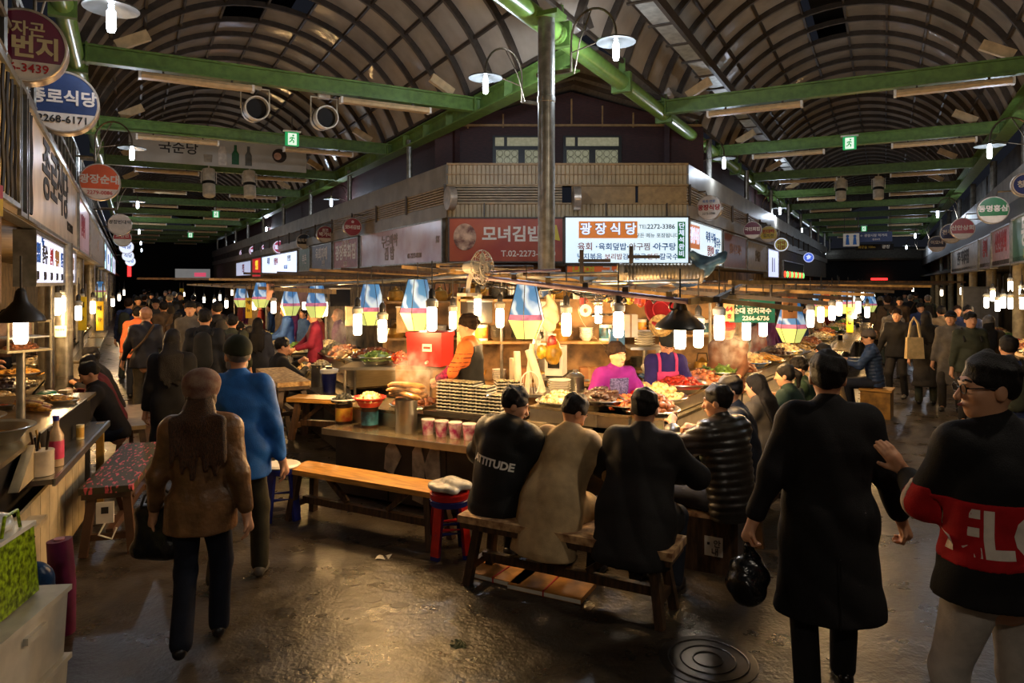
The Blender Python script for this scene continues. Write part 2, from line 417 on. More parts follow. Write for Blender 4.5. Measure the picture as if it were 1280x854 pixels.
vl = vault('ceiling', L, LW, LE, 3.2, 70, lambda p: p.x < pipe_x(p.y) + .2, 34, {(r, j) for r in range(9, 13) for j in (4,)} | {(r, 5) for r in range(9, 12)})
vr = vault('ceiling', R, RE, RW, 4.0, 62, lambda p: True, 31, {(r, 4) for r in range(10, 14)} | {(10, 5), (11, 5)})
vr.name = 'ceiling_right'; vl.name = 'ceiling_left'

# eave beams, column, cross-beams
def h_beam(a, b2, h=.26, w=.2, tf=.03):
    a, b2 = Vector(a), Vector(b2); u = Vector((0, 0, 1)); mb = MB()
    mb.bar(a, b2, .04, h); mb.bar(a + u * (h / 2), b2 + u * (h / 2), w, tf); mb.bar(a - u * (h / 2), b2 - u * (h / 2), w, tf)
    return mb
tr0 = S(empty('trim_1', L(8, LE)))
def child(o, p): o.parent = p; o.matrix_parent_inverse = p.matrix_basis.inverted(); return o
bpy.context.view_layer.update()
def kid(p, name, mb, mat, smooth=32):
    o = obj(name, mb, mat, None, smooth=smooth); o.parent = p
    o.matrix_parent_inverse = Matrix.LocRotScale(p.location, p.rotation_euler, p.scale).inverted()
    return o
kid(tr0, 'eave_beam', h_beam(L(9.0, LE, EAVE), L(68, LE, EAVE), .3, .3), MG, 0)
kid(tr0, 'eave_gutter', MB().bar(L(9.0, LE + .3, EAVE + .25), L(68, LE + .3, EAVE + .25), .4, .05), MGALV, 0)
for k in range(20):
    s0 = 9.6 + k * 1.3
    kid(tr0, 'stiffener', MB().bar(L(s0, LE - .08, EAVE - .14), L(s0, LE - .08, EAVE + .14), .02, .14, (1, 0, 0)), MG, 0)
tr1 = S(empty('trim_2', R(8, RE)))
kid(tr1, 'eave_pipe', MB().cyl(R(3.5, RE, EAVE - .05), R(62, RE, EAVE - .05), .135, n=20), MPIPE)
kid(tr1, 'gutter', MB().bar(R(5, RE + .95, EAVE + .55), R(30, RE + .95, EAVE + .55), .34, .06), M('gutter_grey', (186, 186, 178), .4, .3), 0)
kid(tr1, 'gutter_edge', MB().bar(R(5, RE + 1.15, EAVE + .5), R(30, RE + 1.15, EAVE + .5), .06, .16), MRIB, 0)
for k in range(24): kid(tr1, 'gutter_strap', MB().bar(R(5.5 + k * 1.0, RE + .7, EAVE + .51), R(5.5 + k * 1.0, RE + 1.15, EAVE + .51), .06, .03), MRIB, 0)
for k in range(12):
    s0 = 6.2 + 2.55 * k
    mb = MB(); c = R(s0, RE, EAVE - .05)
    mb.bar(R(s0 - .05, RE, EAVE - .05), R(s0 + .05, RE, EAVE - .05), .33, .33)
    mb.bar(R(s0, RE, EAVE + .1), R(s0, RE, EAVE + .35), .1, .1, (1, 0, 0))
    kid(tr1, 'pipe_clamp', mb, MG, 0)
tr2 = S(empty('trim_3', L(8, LW)))
kid(tr2, 'eave_pipe', MB().cyl(L(1.5, LW, EAVE - .05), L(68, LW, EAVE - .05), .12, n=16), MPIPE)
for k in range(10): kid(tr2, 'pipe_clamp', MB().bar(L(4.9 + 2.55 * k, LW, EAVE - .05), L(5.0 + 2.55 * k, LW, EAVE - .05), .3, .3), MG, 0)
tr3 = S(empty('trim_4', R(8, RW)))
kid(tr3, 'eave_beam', h_beam(R(5, RW, EAVE), R(62, RW, EAVE), .3, .3), MG, 0)
for k in range(7):
    s0 = 13.5 + 5.15 * k
    kid(tr3, 'eave_post', MB().cyl(R(s0, RW + .35, 2.6), R(s0, RW + .35, EAVE), .09, n=10), MGALV)
# the round steel column at the fork
tr4 = S(empty('trim_5', R(8.0, RE)))
cb = at(683, 400, 8.75); cb.z = 0
kid(tr4, 'column_shaft', MB().lathe([(.105, 0), (.105, 4.35), (.112, 4.36), (.112, 4.42), (.105, 4.43), (.105, EAVE - .12)], 24, cb), MGALV)
kid(tr4, 'column_head', MB().box(cb + Vector((0, 0, EAVE - .1)), (.42, .3, .06), AR), MG, 0)
kid(tr4, 'column_base', MB().box(cb + Vector((0, 0, .02)), (.4, .4, .04), AR), MGALV, 0)
# cross-beams with unlit strip lights hung below
MTUBE = M('unlit_tube', (206, 200, 186), .3)
strip0 = None
def strip_light(loc, rz, label, group):
    global strip0
    if strip0 is None:
        o = thing('strip_light', label, 'light', loc, rz, group); strip0 = o
        obj('housing', MB().prism([(-.07, 0), (.07, 0), (.1, -.05), (.07, -.09), (-.07, -.09), (-.1, -.05)], -.8, .8, 'yz'), MBEIGE, o, smooth=0)
        for x in (-.82, .82): obj('end_cap', MB().prism([(-.075, .01), (.075, .01), (.075, -.1), (-.075, -.1)], x - .02, x + .02, 'yz'), MWHITE, o, smooth=0)
        for x in (-.5, .5): obj('hanger', MB().box((x, 0, .03), (.03, .05, .08)), MRIB, o, smooth=0)
        return o
    o = dup(strip0, loc, rz, label, group); return o
bi = 0
for F, ta, tb, first, n, side, rz in ((L, LW, LE, 12.2, 11, 'left', AL), (R, RE, RW, 13.5, 9, 'right', AR)):
    for k in range(n):
        s0 = first + 5.15 * k; bi += 1
        cbm = S(empty('trim_%d' % (5 + bi), F(s0, ta))); cbm.rotation_euler = (0, 0, rz); W = tb - ta
        mb = MB(); mb.box((W / 2, 0, EAVE), (W, .04, .24)); mb.box((W / 2, 0, EAVE + .12), (W, .16, .03)); mb.box((W / 2, 0, EAVE - .12), (W, .16, .03))
        obj('cross_beam', mb, MG, cbm, smooth=0)
        for x in (.15, W - .15): obj('end_plate', MB().box((x, 0, EAVE), (.03, .22, .3)), MG, cbm, smooth=0)
        if k < 4:
            for x, a in ((.75, -.5), (W - .75, .5)): obj('timber_knee', MB().box((x, .1, EAVE + .32), (.5, .1, .16), 0, 0, a), MBEIGE, cbm, smooth=0)
        for m_ in (-1, 1):
            strip_light(F(s0, (ta + tb) / 2 + m_ * 1.55 + (-.1 if F is L else .2), EAVE - .18), rz, 'unlit beige strip light slung under a green cross-beam of the %s alley roof' % side, 'strip lights under the %s alley beams' % side)
# ---------------------------------------------------------------- gooseneck lamps
MCOOL = M('cool_tube_lit', (255, 255, 255), .4, var=0, emit=14, ecol=(226, 240, 255))
MREFL = M('reflector', (120, 122, 120), .3, .7, var=.2, ns=4)
MROD = M('gooseneck_rod', (120, 108, 92), .35, .8)
lamp0 = None
def gooseneck(px, py, disc, F, rz, out, label, watt=45., reach=.62):
    """lamp head at pixel depth from its disc width; rod arcs back to the eave; out: local +x points to the alley"""
    global lamp0
    Y = .5 * FPX / disc; p = at(px, py, Y)
    ang = rz + (0 if out > 0 else PI)
    if lamp0 is None:
        o = thing('gooseneck_lamp', label, 'lamp', p, ang, 'gooseneck lamps along the eaves'); lamp0 = o
        pts = [(-reach, 0, -.3), (-reach, 0, .1)] + [(-reach / 2 - reach / 2 * math.cos(a), 0, .1 + .38 * math.sin(a)) for a in [PI * i / 12 for i in range(1, 12)]] + [(0, 0, .12), (0, 0, .05)]
        obj('rod', MB().tube(pts, .016, 8), MROD, o)
        obj('brace', MB().tube([(-reach, 0, -.05), (-reach * .5, 0, .02), (-.02, 0, .1)], .009, 6).tube([(-reach, .1, -.3), (-reach + .1, .05, .1), (-reach * .55, 0, .46)], .011, 6), MROD, o)
        obj('bracket', MB().bar((-reach - .5, 0, -.28), (-reach, 0, -.28), .05, .05), MROD, o)
        obj('reflector', MB().lathe([(.03, .06), (.08, .05), (.25, .005), (.252, -.012), (.08, .035), (.03, .04)], 28), MREFL, o)
        obj('bulb', MB().lathe([(0, -.24), (.03, -.235), (.042, -.2), (.042, -.04), (.025, -.01), (.025, .03)], 14), MCOOL, o)
    else:
        o = dup(lamp0, p, ang, label)
    if watt: lamp(Vector(p) + Vector((0, 0, -.3)), watt * 2.0, (222, 236, 255), .06)
    return o
G = gooseneck
G(770, 52, 49, R, AR, 1, 'gooseneck lamp with round reflector on the green pipe above the steel column')
G(607, 97, 42, L, AL, -1, 'gooseneck lamp hung left of the steel column near the eave beam')
G(139, 10, 64, L, AL, 1, 'large gooseneck lamp above the maroon and navy round signs', 7)
G(165, 185, 32, L, AL, 1, 'gooseneck lamp on the left shop row above the orange round sign', 18)
G(1237, 182, 34, R, AR, -1, 'gooseneck lamp on the right shop row above the green round sign', 28)
G(905, 198, 27, R, AR, 1, 'gooseneck lamp over the white round restaurant sign on the corner building', 16)
G(414, 249, 19, L, AL, -1, 'gooseneck lamp on the corner building above the red round sign', 30)
for k, (p, o_, F, rz, w_) in enumerate(((Vector((-2.6, 1.2, 4.9)), 1, L, AL, 90), (Vector((3.4, 3.0, 4.9)), -1, R, AR, 90), (Vector((.6, -2.5, 4.9)), 1, R, AR, 90), (Vector((-2.4, -5.5, 4.9)), 1, L, AL, 90))):
    o = dup(lamp0, p, rz + (0 if o_ > 0 else PI), 'added unseen gooseneck fill lamp where the two alleys meet, behind the viewpoint'); lamp(p + Vector((0, 0, -.3)), w_, (255, 238, 214), .06)  # unseen lamps added behind the viewpoint as fill on the walkers' backs
FARL = 'distant gooseneck lamp glowing over the %s alley'
for px, py, d, F, rz, o, side in ((172, 252, 18, L, AL, 1, 'left'), (174, 287, 12, L, AL, 1, 'left'), (176, 302, 9, L, AL, 1, 'left'), (177, 311, 8, L, AL, 1, 'left'),
        (333, 284, 12, L, AL, -1, 'left'), (294, 301, 9, L, AL, -1, 'left'), (276, 311, 8, L, AL, -1, 'left'),
        (975, 260, 17, R, AR, 1, 'right'), (1002, 285, 12.5, R, AR, 1, 'right'), (1022, 304, 9.5, R, AR, 1, 'right'), (1032, 314, 8, R, AR, 1, 'right'),
        (1172, 264, 17, R, AR, -1, 'right'), (1144, 292, 12, R, AR, -1, 'right'), (1133, 307, 9.5, R, AR, -1, 'right'), (1126, 318, 8, R, AR, -1, 'right')):
    G(px, py, d, F, rz, o, FARL % side, 26 if d > 9 else 0)

# ---------------------------------------------------------------- spotlights, exit signs, banners under the beams
MCAN = M('can_white', (214, 206, 186), .4, var=.08)
def spot(name, label, p, rz, tilt, r, ln, group):
    o = thing(name, label, 'spotlight', p, rz, group)
    k = Euler((tilt, 0, 0))
    obj('can', MB().lathe([(0, -ln / 2), (r * .8, -ln / 2), (r, -ln / 2 + .03), (r, ln / 2), (r * .9, ln / 2), (r * .86, ln / 2 - .12), (0, ln / 2 - .13)], 24, rot=k), MCAN, o)
    obj('band', MB().lathe([(r * 1.02, -.06), (r * 1.03, -.05), (r * 1.03, .02), (r * 1.02, .03)], 24, rot=k), MBLACK, o)
    obj('lens', MB().lathe([(0, ln / 2 - .115), (r * .84, ln / 2 - .115)], 24, rot=k), MDARK, o)
    mb = MB().tube([(-r - .03, 0, 0), (-r - .03, 0, r + .16), (r + .03, 0, r + .16), (r + .03, 0, 0)], .014, 6)
    mb.box((0, 0, r + .2), (.2, .12, .1)); mb.cyl((0, 0, r + .2), (0, 0, r + .34), .02)
    obj('yoke', mb, MCAN, o)
    return o
spot('spotlight', 'round open-mouthed white spotlight under the first left beam, paired beside an unlit strip light', at(319, 137, 12.0), AL, PI / 2 + .1, .2, .5, None)
spot('spotlight', 'round open-mouthed white spotlight under the first left beam, nearer the corner building', at(405, 148, 12.5), AL, PI / 2 + .1, .2, .5, None)
g = 'banded white spotlights under the far beams'
for p, rz in ((at(261, 229, 20), AL), (at(312, 231, 20.6), AL)): spot('spotlight', 'banded white cylinder spotlight below the left alley roof banner', p, rz, -.25, .17, .8, g)
for p, rz in ((at(1051, 238, 23.3), AR), (at(1098, 236, 23), AR)): spot('spotlight', 'banded white cylinder spotlight under the right alley cross-beam', p, rz, -.2, .16, .7, g)

MEXIT = M('exit_green', (20, 140, 74), .5, var=0, emit=.55, ecol=(20, 150, 80)); MEXW = M('exit_white', (230, 240, 230), .5, var=0, emit=.6, ecol=(220, 240, 220))
def exit_sign(px, py, Y, hpx, rz, label):
    h = hpx / FPX * Y; o = thing('exit_sign', label, 'exit sign', at(px, py, Y), rz)
    obj('panel', MB().box((0, 0, 0), (h * .95, .06, h)), MEXIT, o, smooth=0)
    obj('white_field', MB().box((.0, -.034, -.02 * h), (h * .62, .006, h * .86)), MEXW, o, smooth=0)
    u = h * .5
    fig = MB()
    for a, b in (((.05, .25), (-.08, -.12)), ((-.08, -.12), (.2, -.3)), ((.2, -.3), (.14, -.62)), ((-.08, -.12), (-.22, -.38)), ((-.22, -.38), (-.48, -.5)), ((.04, .2), (.32, .05)), ((.04, .2), (-.25, .16)), ((-.25, .16), (-.34, -.06))):
        fig.bar((a[0] * u, -.04, a[1] * u), (b[0] * u, -.04, b[1] * u), .01, u * .15, (0, 1, 0)) if False else fig.tube([(a[0] * u, -.038, a[1] * u), (b[0] * u, -.038, b[1] * u)], u * .085, 6)
    fig.ball((.12 * u, -.038, .5 * u), u * .14, 8, 6)
    obj('running_figure', fig, MEXIT, o)
    obj('top_rail', MB().box((0, 0, h * .56), (h * 1.25, .09, h * .1)), MWHITE, o, smooth=0)
    obj('hanger', MB().cyl((0, 0, h * .6), (0, 0, h * .6 + (EAVE - .1 - o.location.z) if o.location.z < EAVE - .4 else h), .012, n=6), MRIB, o)
exit_sign(365, 174, 14.6, 17, AL, 'green exit sign with a running figure, over the left alley beside a banner')
exit_sign(1062, 179, 15.6, 16, AR, 'green exit sign with a running figure under the right alley roof')
exit_sign(270, 268, 28, 8, AL, 'small far exit sign high in the left alley'); exit_sign(238, 294, 40, 6, AL, 'smallest exit sign, deep in the left alley'); exit_sign(1080, 286, 40, 6.5, AR, 'small far exit sign deep in the right alley')

MBAN = M('banner_grey', (176, 176, 170), .6, var=.06, ns=2)
def banner(name, label, cat, p, rz, w, h, mat, texts, hang=.5, depth=.02):
    o = thing(name, label, cat, p, rz)
    obj('panel', MB().box((0, 0, 0), (w, depth, h)), mat, o, smooth=0)
    for t_ in texts:
        body, x, z, size, m_ = t_[:5]; bold = t_[5] if len(t_) > 5 else .02; sx = t_[6] if len(t_) > 6 else 1.
        text(body, size, m_, o, (x, -depth / 2 - .004, z), bold=bold, sx=sx)
    if hang:
        for x in (-w * .42, w * .42): obj('hanger', MB().cyl((x, 0, h / 2), (x, 0, h / 2 + hang), .012, n=6), MRIB, o)
    return o
o = banner('roof_banner', 'grey drinks banner with bottles and black lettering across the left alley', 'banner', at(278, 190, 18.6), AL, 4.35, .78, MBAN, [('국순당', -1.05, 0, .34, MTXK, .015)], .42)
obj('printed_bottle', MB().lathe([(0, -.26), (.09, -.26), (.09, .02), (.035, .12), (.035, .26), (0, .26)], 12, (.32, -.02, -.05), sc=(1, .12)), M('bottle_green_print', (24, 92, 52), .5), o)
obj('printed_bottle', MB().lathe([(0, -.26), (.085, -.26), (.085, .02), (.035, .12), (.035, .26), (0, .26)], 12, (.65, -.02, -.06), sc=(1, .12)), M('bottle_pale_print', (88, 90, 86), .5), o)
obj('printed_bottle', MB().lathe([(0, -.3), (.1, -.3), (.12, -.1), (.1, .08), (.05, .2), (0, .2)], 12, (-.0, -.02, -.05), sc=(1, .12)), M('bottle_white_print', (215, 210, 200), .5), o)
obj('printed_glass', MB().lathe([(0, -.2), (.09, -.2), (.11, .0), (0, .0)], 12, (-.35, -.02, -.1), sc=(1, .12)), M('glass_print', (150, 140, 120), .5), o)
obj('printed_portrait', MB().lathe([(0, -.01), (.19, -.01), (.19, .01), (0, .01)], 18, (1.45, -.02, .02), rot=Euler((PI / 2, 0, 0))), M('portrait_dark', (40, 30, 28), .6), o)
obj('printed_portrait', MB().lathe([(0, -.01), (.1, -.01), (.1, .01), (0, .01)], 18, (1.4, -.032, .0), rot=Euler((PI / 2, 0, 0))), M('portrait_skin', (190, 150, 128), .6), o)
banner('toilet_sign', 'white hanging toilet sign with two blue figures in the right alley', 'sign', at(1064, 300, 30), AR, .62, .55, MWHITE, [], .8)
tb = bpy.data.objects['toilet_sign']
for x in (-.14, .14): obj('pictogram', MB().ball((x, -.02, .16), (.06, .01, .06)).box((x, -.02, -.05), (.15, .012, .3), top=(.6, 1)), MTXB, tb)
MNAVY = M('sign_navy', (34, 52, 92), .5, var=.1, emit=.08)
banner('direction_sign', 'long navy hanging direction board beside the toilet sign', 'sign', at(1092, 296, 30), AR, 1.4, .42, MNAVY, [('← 광장시장 먹거리', 0, .05, .13, MTXW, .01), ('종로4가', .1, -.12, .09, MTXW, .01)], .8)
banner('notice_board', 'narrow dark notice board hung below the navy direction board', 'sign', at(1093, 309, 31), AR, 1.5, .26, MDARK, [('화장실 100m', -.3, 0, .13, M('print_yellow', (226, 196, 70), .6, var=0), .01), ('광장', .45, 0, .17, MTXW, .02)], 1.4)

# ---------------------------------------------------------------- round shop signs
MRIM = M('sign_rim', (186, 172, 156), .3, .5); MSW = M('sign_white', (222, 212, 200), .35, var=.05)
SIGNC = {}
def signcol(n, rgb, emit=0.): return M('sign_' + n, rgb, .35, var=.08, ns=4, emit=emit)
def round_sign(px, py, Y, rpx, rz, label, top, chord, texts, wall_dir, emit=0, name='round_sign', ring=None):
    """drum sign facing along the alley; wall_dir: local x offset to its bracket"""
    r = rpx / FPX * Y; o = thing(name, label, 'sign', at(px, py, Y), rz, 'round shop signs')
    fl = Euler((PI / 2, 0, 0)); d = r * .3
    obj('drum', MB().lathe([(0, -d), (r * .97, -d), (r, -d * .9), (r, d * .9), (r * .97, d), (r * .93, d), (r * .93, d * .8), (0, d * .8)], 36, rot=fl), MRIM if not emit else MSW, o)
    R2 = r * .925
    def seg(z0, z1):
        n = 24; a0, a1 = math.asin(max(-1, min(1, z0 / R2))), math.asin(max(-1, min(1, z1 / R2)))
        right = [(R2 * math.cos(a0 + (a1 - a0) * i / n), R2 * math.sin(a0 + (a1 - a0) * i / n)) for i in range(n + 1)]
        return MB().prism(right + [(-x, z) for x, z in right[::-1]], d * .8, d * .92, 'xz')
    sgn = -1
    def flip(mb): mb.v = [(x, -y, z) for x, y, z in mb.v]; mb.f = [f[::-1] for f in mb.f]; return mb
    c = chord * r
    if chord > -.9: obj('lower_field', flip(seg(-R2, c)), MSW if not emit else M('sign_white_lit', (230, 226, 236), .4, var=0, emit=emit), o, smooth=0)
    obj('upper_field', flip(seg(max(c, -R2), R2)), top, o, smooth=0)
    if ring: obj('ring', MB().tube([(R2 * .93 * math.cos(2 * PI * i / 28), -d * .95, R2 * .93 * math.sin(2 * PI * i / 28)) for i in range(28)], r * .05, 6, closed=True), ring, o)
    for body, x, z, size, m_, *rest in texts:
        text(body, size * r, m_, o, (x * r, -d * .92 - .005, z * r), bold=rest[0] if rest else .02, sx=rest[1] if len(rest) > 1 else 1)
    if wall_dir: obj('bracket', MB().tube([(wall_dir * r * .2, 0, r * .95), (wall_dir * r * .3, 0, r * 1.35), (wall_dir * (r + .5), 0, r * 1.35)], .018, 6), MROD, o)
    return o
RS = round_sign
gold = M('print_gold', (206, 190, 150), .6, var=0)
RS(32, 60, 5.6, 46, AL, 'maroon round sign with cream lettering, uppermost of the left shop row', signcol('maroon', (112, 22, 62)), -.42, [('먹자곤', -.1, .42, .42, gold, .02), ('1번지', .1, -.08, .62, gold, .035), ('266-3439', -.05, -.62, .32, MTXR, .01)], -1)
RS(80, 130, 7.2, 39, AL, 'navy round sign with white lettering below the maroon one', signcol('navy', (26, 52, 110)), -.35, [('종로식당', 0, .12, .5, MSW, .03), ('2268-6171', .0, -.56, .32, MTXK, .01)], -1)
RS(125, 228, 12.0, 23, AL, 'orange round sign on the left shop row', signcol('orange', (216, 92, 34)), -.38, [('광장순대', 0, .1, .52, MSW, .03), ('2279-0086', 0, -.6, .28, MTXR, .01)], -1)
RS(150, 281, 18.5, 13.5, AL, 'pale round sign with a red lower band on the left shop row', MSW, -.3, [('광장빈대떡', 0, .2, .4, MTXK, .02)], -1)
RS(153, 298, 23, 10.5, AL, 'red and white round sign behind the pale round sign', signcol('red', (168, 36, 40)), -.1, [('모듬전', 0, .3, .5, MSW, .02)], -1)
litw = M('sign_lit_white', (214, 224, 250), .4, var=0, emit=.7, ecol=(214, 226, 255))
for px, py, Y, r in ((158, 309, 29, 8.5), (160, 320, 33, 7), (163, 327, 38, 6)): RS(px, py, Y, r, AL, 'glowing white round sign deep in the left alley', litw, -1, [('식당', 0, 0, .7, MTXB, .02)], -1, name='round_sign')
RS(440, 284, 19.5, 11.5, AL, 'red round sign with a flower mark on the corner building', signcol('redb', (150, 36, 36)), -1, [('모녀김밥', 0, -.05, .46, MSW, .03), ('✿', 0, .55, .4, MSW, .01)], 1)
RS(406, 293, 22.8, 10.5, AL, 'dark red round sign left of the flower-marked one', signcol('redc', (128, 32, 38)), -.45, [('원조', 0, .45, .42, MSW, .02), ('박가네', 0, -.05, .55, MSW, .03)], 1)
RS(380, 302, 26, 9.5, AL, 'black round sign with white lettering on the corner building', signcol('black', (28, 26, 28)), -.35, [('육회자매', 0, .1, .5, MSW, .02)], 1)
for px, py, Y, r in ((349, 309, 31, 8.5), (333, 312, 35, 7.5), (318, 314, 38, 7), (305, 317, 42, 6)):
    RS(px, py, Y, r, AL, 'glowing white round sign with a red band on the corner building', signcol('redlit', (170, 60, 90), .5), -1, [('할머니', 0, .0, .52, litw, .04), ('━━', 0, -.3, .6, litw, .05)], 1, ring=litw)
RS(887, 260, 15.2, 15.5, AR, 'white round sign with red lettering hung at the building corner', MSW, -1, [('광장식당', 0, -.02, .48, MTXR, .035), ('육회·전문', 0, .48, .26, MTXB, .01), ('2272-3386', 0, -.48, .24, MTXK, .01)], -1)
RS(941, 288, 19, 11, AR, 'maroon round sign with white lettering beside a yellow one', signcol('maroon2', (104, 26, 48)), -.5, [('국민회집', 0, .1, .46, MSW, .03)], -1)
ye = signcol('yellow', (206, 182, 40))
RS(961, 293, 21.5, 10.5, AR, 'yellow round sign with dark lettering beside a maroon one', ye, -.55, [('빈대떡', 0, .3, .5, MTXR, .03), ('김치전', 0, -.2, .44, MTXK, .02)], -1)
RS(977, 306, 24.5, 9, AR, 'glowing ringed round sign on the right flank of the corner building', signcol('olive', (160, 150, 80), .3), -1, [('마약', 0, .2, .6, MTXR, .03), ('김밥', 0, -.4, .6, MTXR, .03)], -1, ring=litw)
RS(1011, 322, 33, 6.5, AR, 'blue neon round sign deep along the corner building', signcol('bluelit', (60, 90, 190), .9), -1, [('食', 0, 0, .9, litw, .04)], -1, ring=litw)
RS(1241, 263, 15, 17, AR, 'green round sign on the right shop row', signcol('green', (28, 108, 50)), -.42, [('동명홍삼', 0, .08, .5, MSW, .03)], 1)
RS(1203, 286, 19, 13.5, AR, 'red round sign on the right shop row', signcol('redd', (166, 52, 52)), -.45, [('신안상회', 0, .05, .5, MSW, .03)], 1)
RS(1189, 292, 21, 12.5, AR, 'navy round sign partly behind the red one on the right shop row', signcol('navyb', (40, 48, 96)), -.5, [('전주집', -.1, .1, .5, MSW, .02)], 1)
RS(1171, 305, 25, 10, AR, 'dark navy round sign beyond the red one on the right shop row', signcol('navyc', (30, 38, 70)), -.4, [('이모네', 0, .15, .5, MSW, .02)], 1)
RS(1281, 231, 12.4, 15, AR, 'blue ringed round sign at the near end of the right shop row', signcol('blued', (30, 48, 128)), -1, [('창신', 0, 0, .6, MSW, .03)], 1, ring=MSW)
for px, Y in ((563, 14.2), (721, 14.1)):       # two seen edge-on from the front of the building
    o = RS(px, 248, Y, 15, AL + PI / 2 - .1 if px < 600 else PI / 2, 'round sign turned edge-on %s' % ('at the left corner of the building' if px < 600 else 'on the tan shutter above the lit sign'), signcol('edge', (40, 60, 130) if px < 600 else (130, 40, 40)), -.3, [('맛집', 0, .1, .6, MSW, .02)], 0)

# ---------------------------------------------------------------- sign bands
def lit(n, rgb, e, rough=.3): return M('lit_' + n, rgb, rough, var=.06, ns=2, emit=e)
def band(F, rz, s0, s1, t, z0, z1, label, mat, texts, name='shop_sign', out=-.07, frame=True, cat='sign', d=.14):
    """box sign on a wall line; texts: (body, u 0..1, v 0..1, size m, mat, bold, sx)"""
    face = {AL + PI / 2: 1, AL - PI / 2: -1, AR + PI / 2: 1, AR - PI / 2: -1}[rz]
    p = F((s0 + s1) / 2, t + face * out, (z0 + z1) / 2); w, h = s1 - s0 - .06, z1 - z0
    o = thing(name, label, cat, p, rz)
    obj('panel', MB().box((0, 0, 0), (w, d, h)), mat, o, smooth=0)
    if frame:
        mb = MB()
        for z in (-h / 2, h / 2): mb.box((0, -.01, z), (w + .05, d + .03, .035))
        for x in (-w / 2, w / 2): mb.box((x, -.01, 0), (.035, d + .03, h))
        obj('frame', mb, MGALV, o, smooth=0)
    for body, u, v, size, m_, *rest in texts:
        text(body, size, m_, o, ((u - .5) * w, -d / 2 - .005, (v - .5) * h), bold=rest[0] if rest else .02, sx=rest[1] if len(rest) > 1 else 1.)
    return o
HL, HR = AL + PI / 2, AL - PI / 2
GL, GR = AR + PI / 2, AR - PI / 2
cream = M('sign_cream', (214, 200, 184), .4, var=.12, ns=2); blk = MTXK
o = band(L, HL, 4.4, 6.1, LW, 2.66, 3.52, 'cream sign striped with black wavy lines at the near end of the left row', M('sign_straw', (206, 184, 120), .45), [])
for k in range(9):
    x = -.75 + k * .18
    obj('wavy_line', MB().tube([(x + .025 * math.sin(j * .9 + k), -.075, -.4 + .8 * j / 16) for j in range(17)], .016, 5), blk, o)
band(L, HL, 6.12, 6.5, LW, 2.62, 3.56, 'slate blue end panel between the striped sign and the long cream sign', M('sign_slate', (74, 92, 116), .4), [], name='end_panel', cat='panel')
o = band(L, HL, 6.55, 12.75, LW, 2.62, 3.52, 'long cream shop sign with black brush lettering on the left row', cream, [('종로식당', .44, .6, .62, blk, .02, 1.35), ('TEL 2268-6171', .75, .25, .16, blk, .005), ('한식전문', .44, .9, .13, blk, .005)])
for k in range(2): obj('wavy_line', MB().tube([(-2.9 + k * .12 + .03 * math.sin(j * .8), -.075, -.4 + .8 * j / 16) for j in range(17)], .014, 5), blk, o)
band(L, HL, 12.9, 16.4, LW, 2.62, 3.5, 'pink and white glossy sign on the left row', lit('pink', (216, 178, 190), .05), [('빈대떡', .4, .5, .4, M('print_pink', (168, 70, 96), .5), .02)])
band(L, HL, 16.5, 25.5, LW, 2.62, 3.46, 'plain pale sign panel on the left row', M('sign_pale', (198, 192, 182), .4), [('순희네', .5, .5, .3, cream, .01)])
for k, (a, b2, c, e) in enumerate(((25.7, 28, (180, 230, 255), 1.2), (28.3, 34, (205, 215, 255), .9), (34.4, 37, (180, 240, 240), 1.2), (37.4, 46, (210, 215, 240), .7))):
    band(L, HL, a, b2, LW, 2.55, 3.4, 'glowing %s sign far along the left row' % ('cyan', 'white-blue', 'aqua', 'long pale')[k], lit('farl%d' % k, c, e), [('먹거리', .5, .5, .4, MTXB, .02)])
o = band(L, HL, 7.35, 12.7, LW, 2.1, 2.56, 'glowing white menu board under the long cream sign', lit('menu', (226, 228, 255), 1.05), [], name='menu_board', out=-.1)
MB_ = [MTXB, blk, MTXR, M('print_ochre', (180, 130, 60), .6, var=0)]
for k, (wd, pr) in enumerate((('비빔밥', '6,000'), ('칼국수', '5,000'), ('순대', '7,000'), ('떡볶이', '3,000'), ('만두', '5,000'), ('냉면', '6,000'), ('국밥', '7,000'), ('김밥', '3,000'))):
    x = -2.35 + k * .66
    text(wd, .2, MB_[k % 4], o, (x, -.075, .05), bold=.02, sx=.9); text(pr, .11, blk, o, (x, -.075, -.15), bold=.01)
text('메뉴', .13, MTXB, o, (-1.9, -.075, .19), bold=.01)
# corner building, left flank
gry = M('print_grey', (126, 116, 116), .6, var=0)
band(L, HR, sL + .25, 19.6, tL, 2.55, 3.45, 'long white and violet glossy sign on the left flank of the corner building', M('sign_violet', (206, 190, 204), .22, var=.14, ns=1.2, rgb2=(176, 146, 150)), [('누드마약', .42, .66, .34, gry, .02), ('김 밥', .42, .3, .36, gry, .02), ('02-2273-8330', .72, .2, .16, gry, .01), ('≈', .955, .55, .36, gry, .02)])
band(L, HR, 19.8, 22.6, tL, 2.55, 3.42, 'dusty red sign with white lettering on the left flank of the corner building', M('sign_dustyred', (158, 96, 92), .4), [('광장육회집', .5, .52, .5, MSW, .03), ('최고의 맛', .5, .85, .2, MSW, .01), ('2273', .5, .15, .2, MSW, .01)])
band(L, HR, 22.8, 25.7, tL, 2.55, 3.4, 'slate sign with white lettering beside the dusty red sign', M('sign_slate2', (96, 100, 112), .4), [('육회자매', .5, .6, .46, MSW, .02), ('본점', .6, .25, .22, MSW, .01)])
band(L, HR, 25.9, 27.9, tL, 2.55, 3.38, 'green-grey sign next to the glowing white menu sign', M('sign_sage', (98, 122, 104), .4), [('부촌', .5, .5, .4, MSW, .02)])
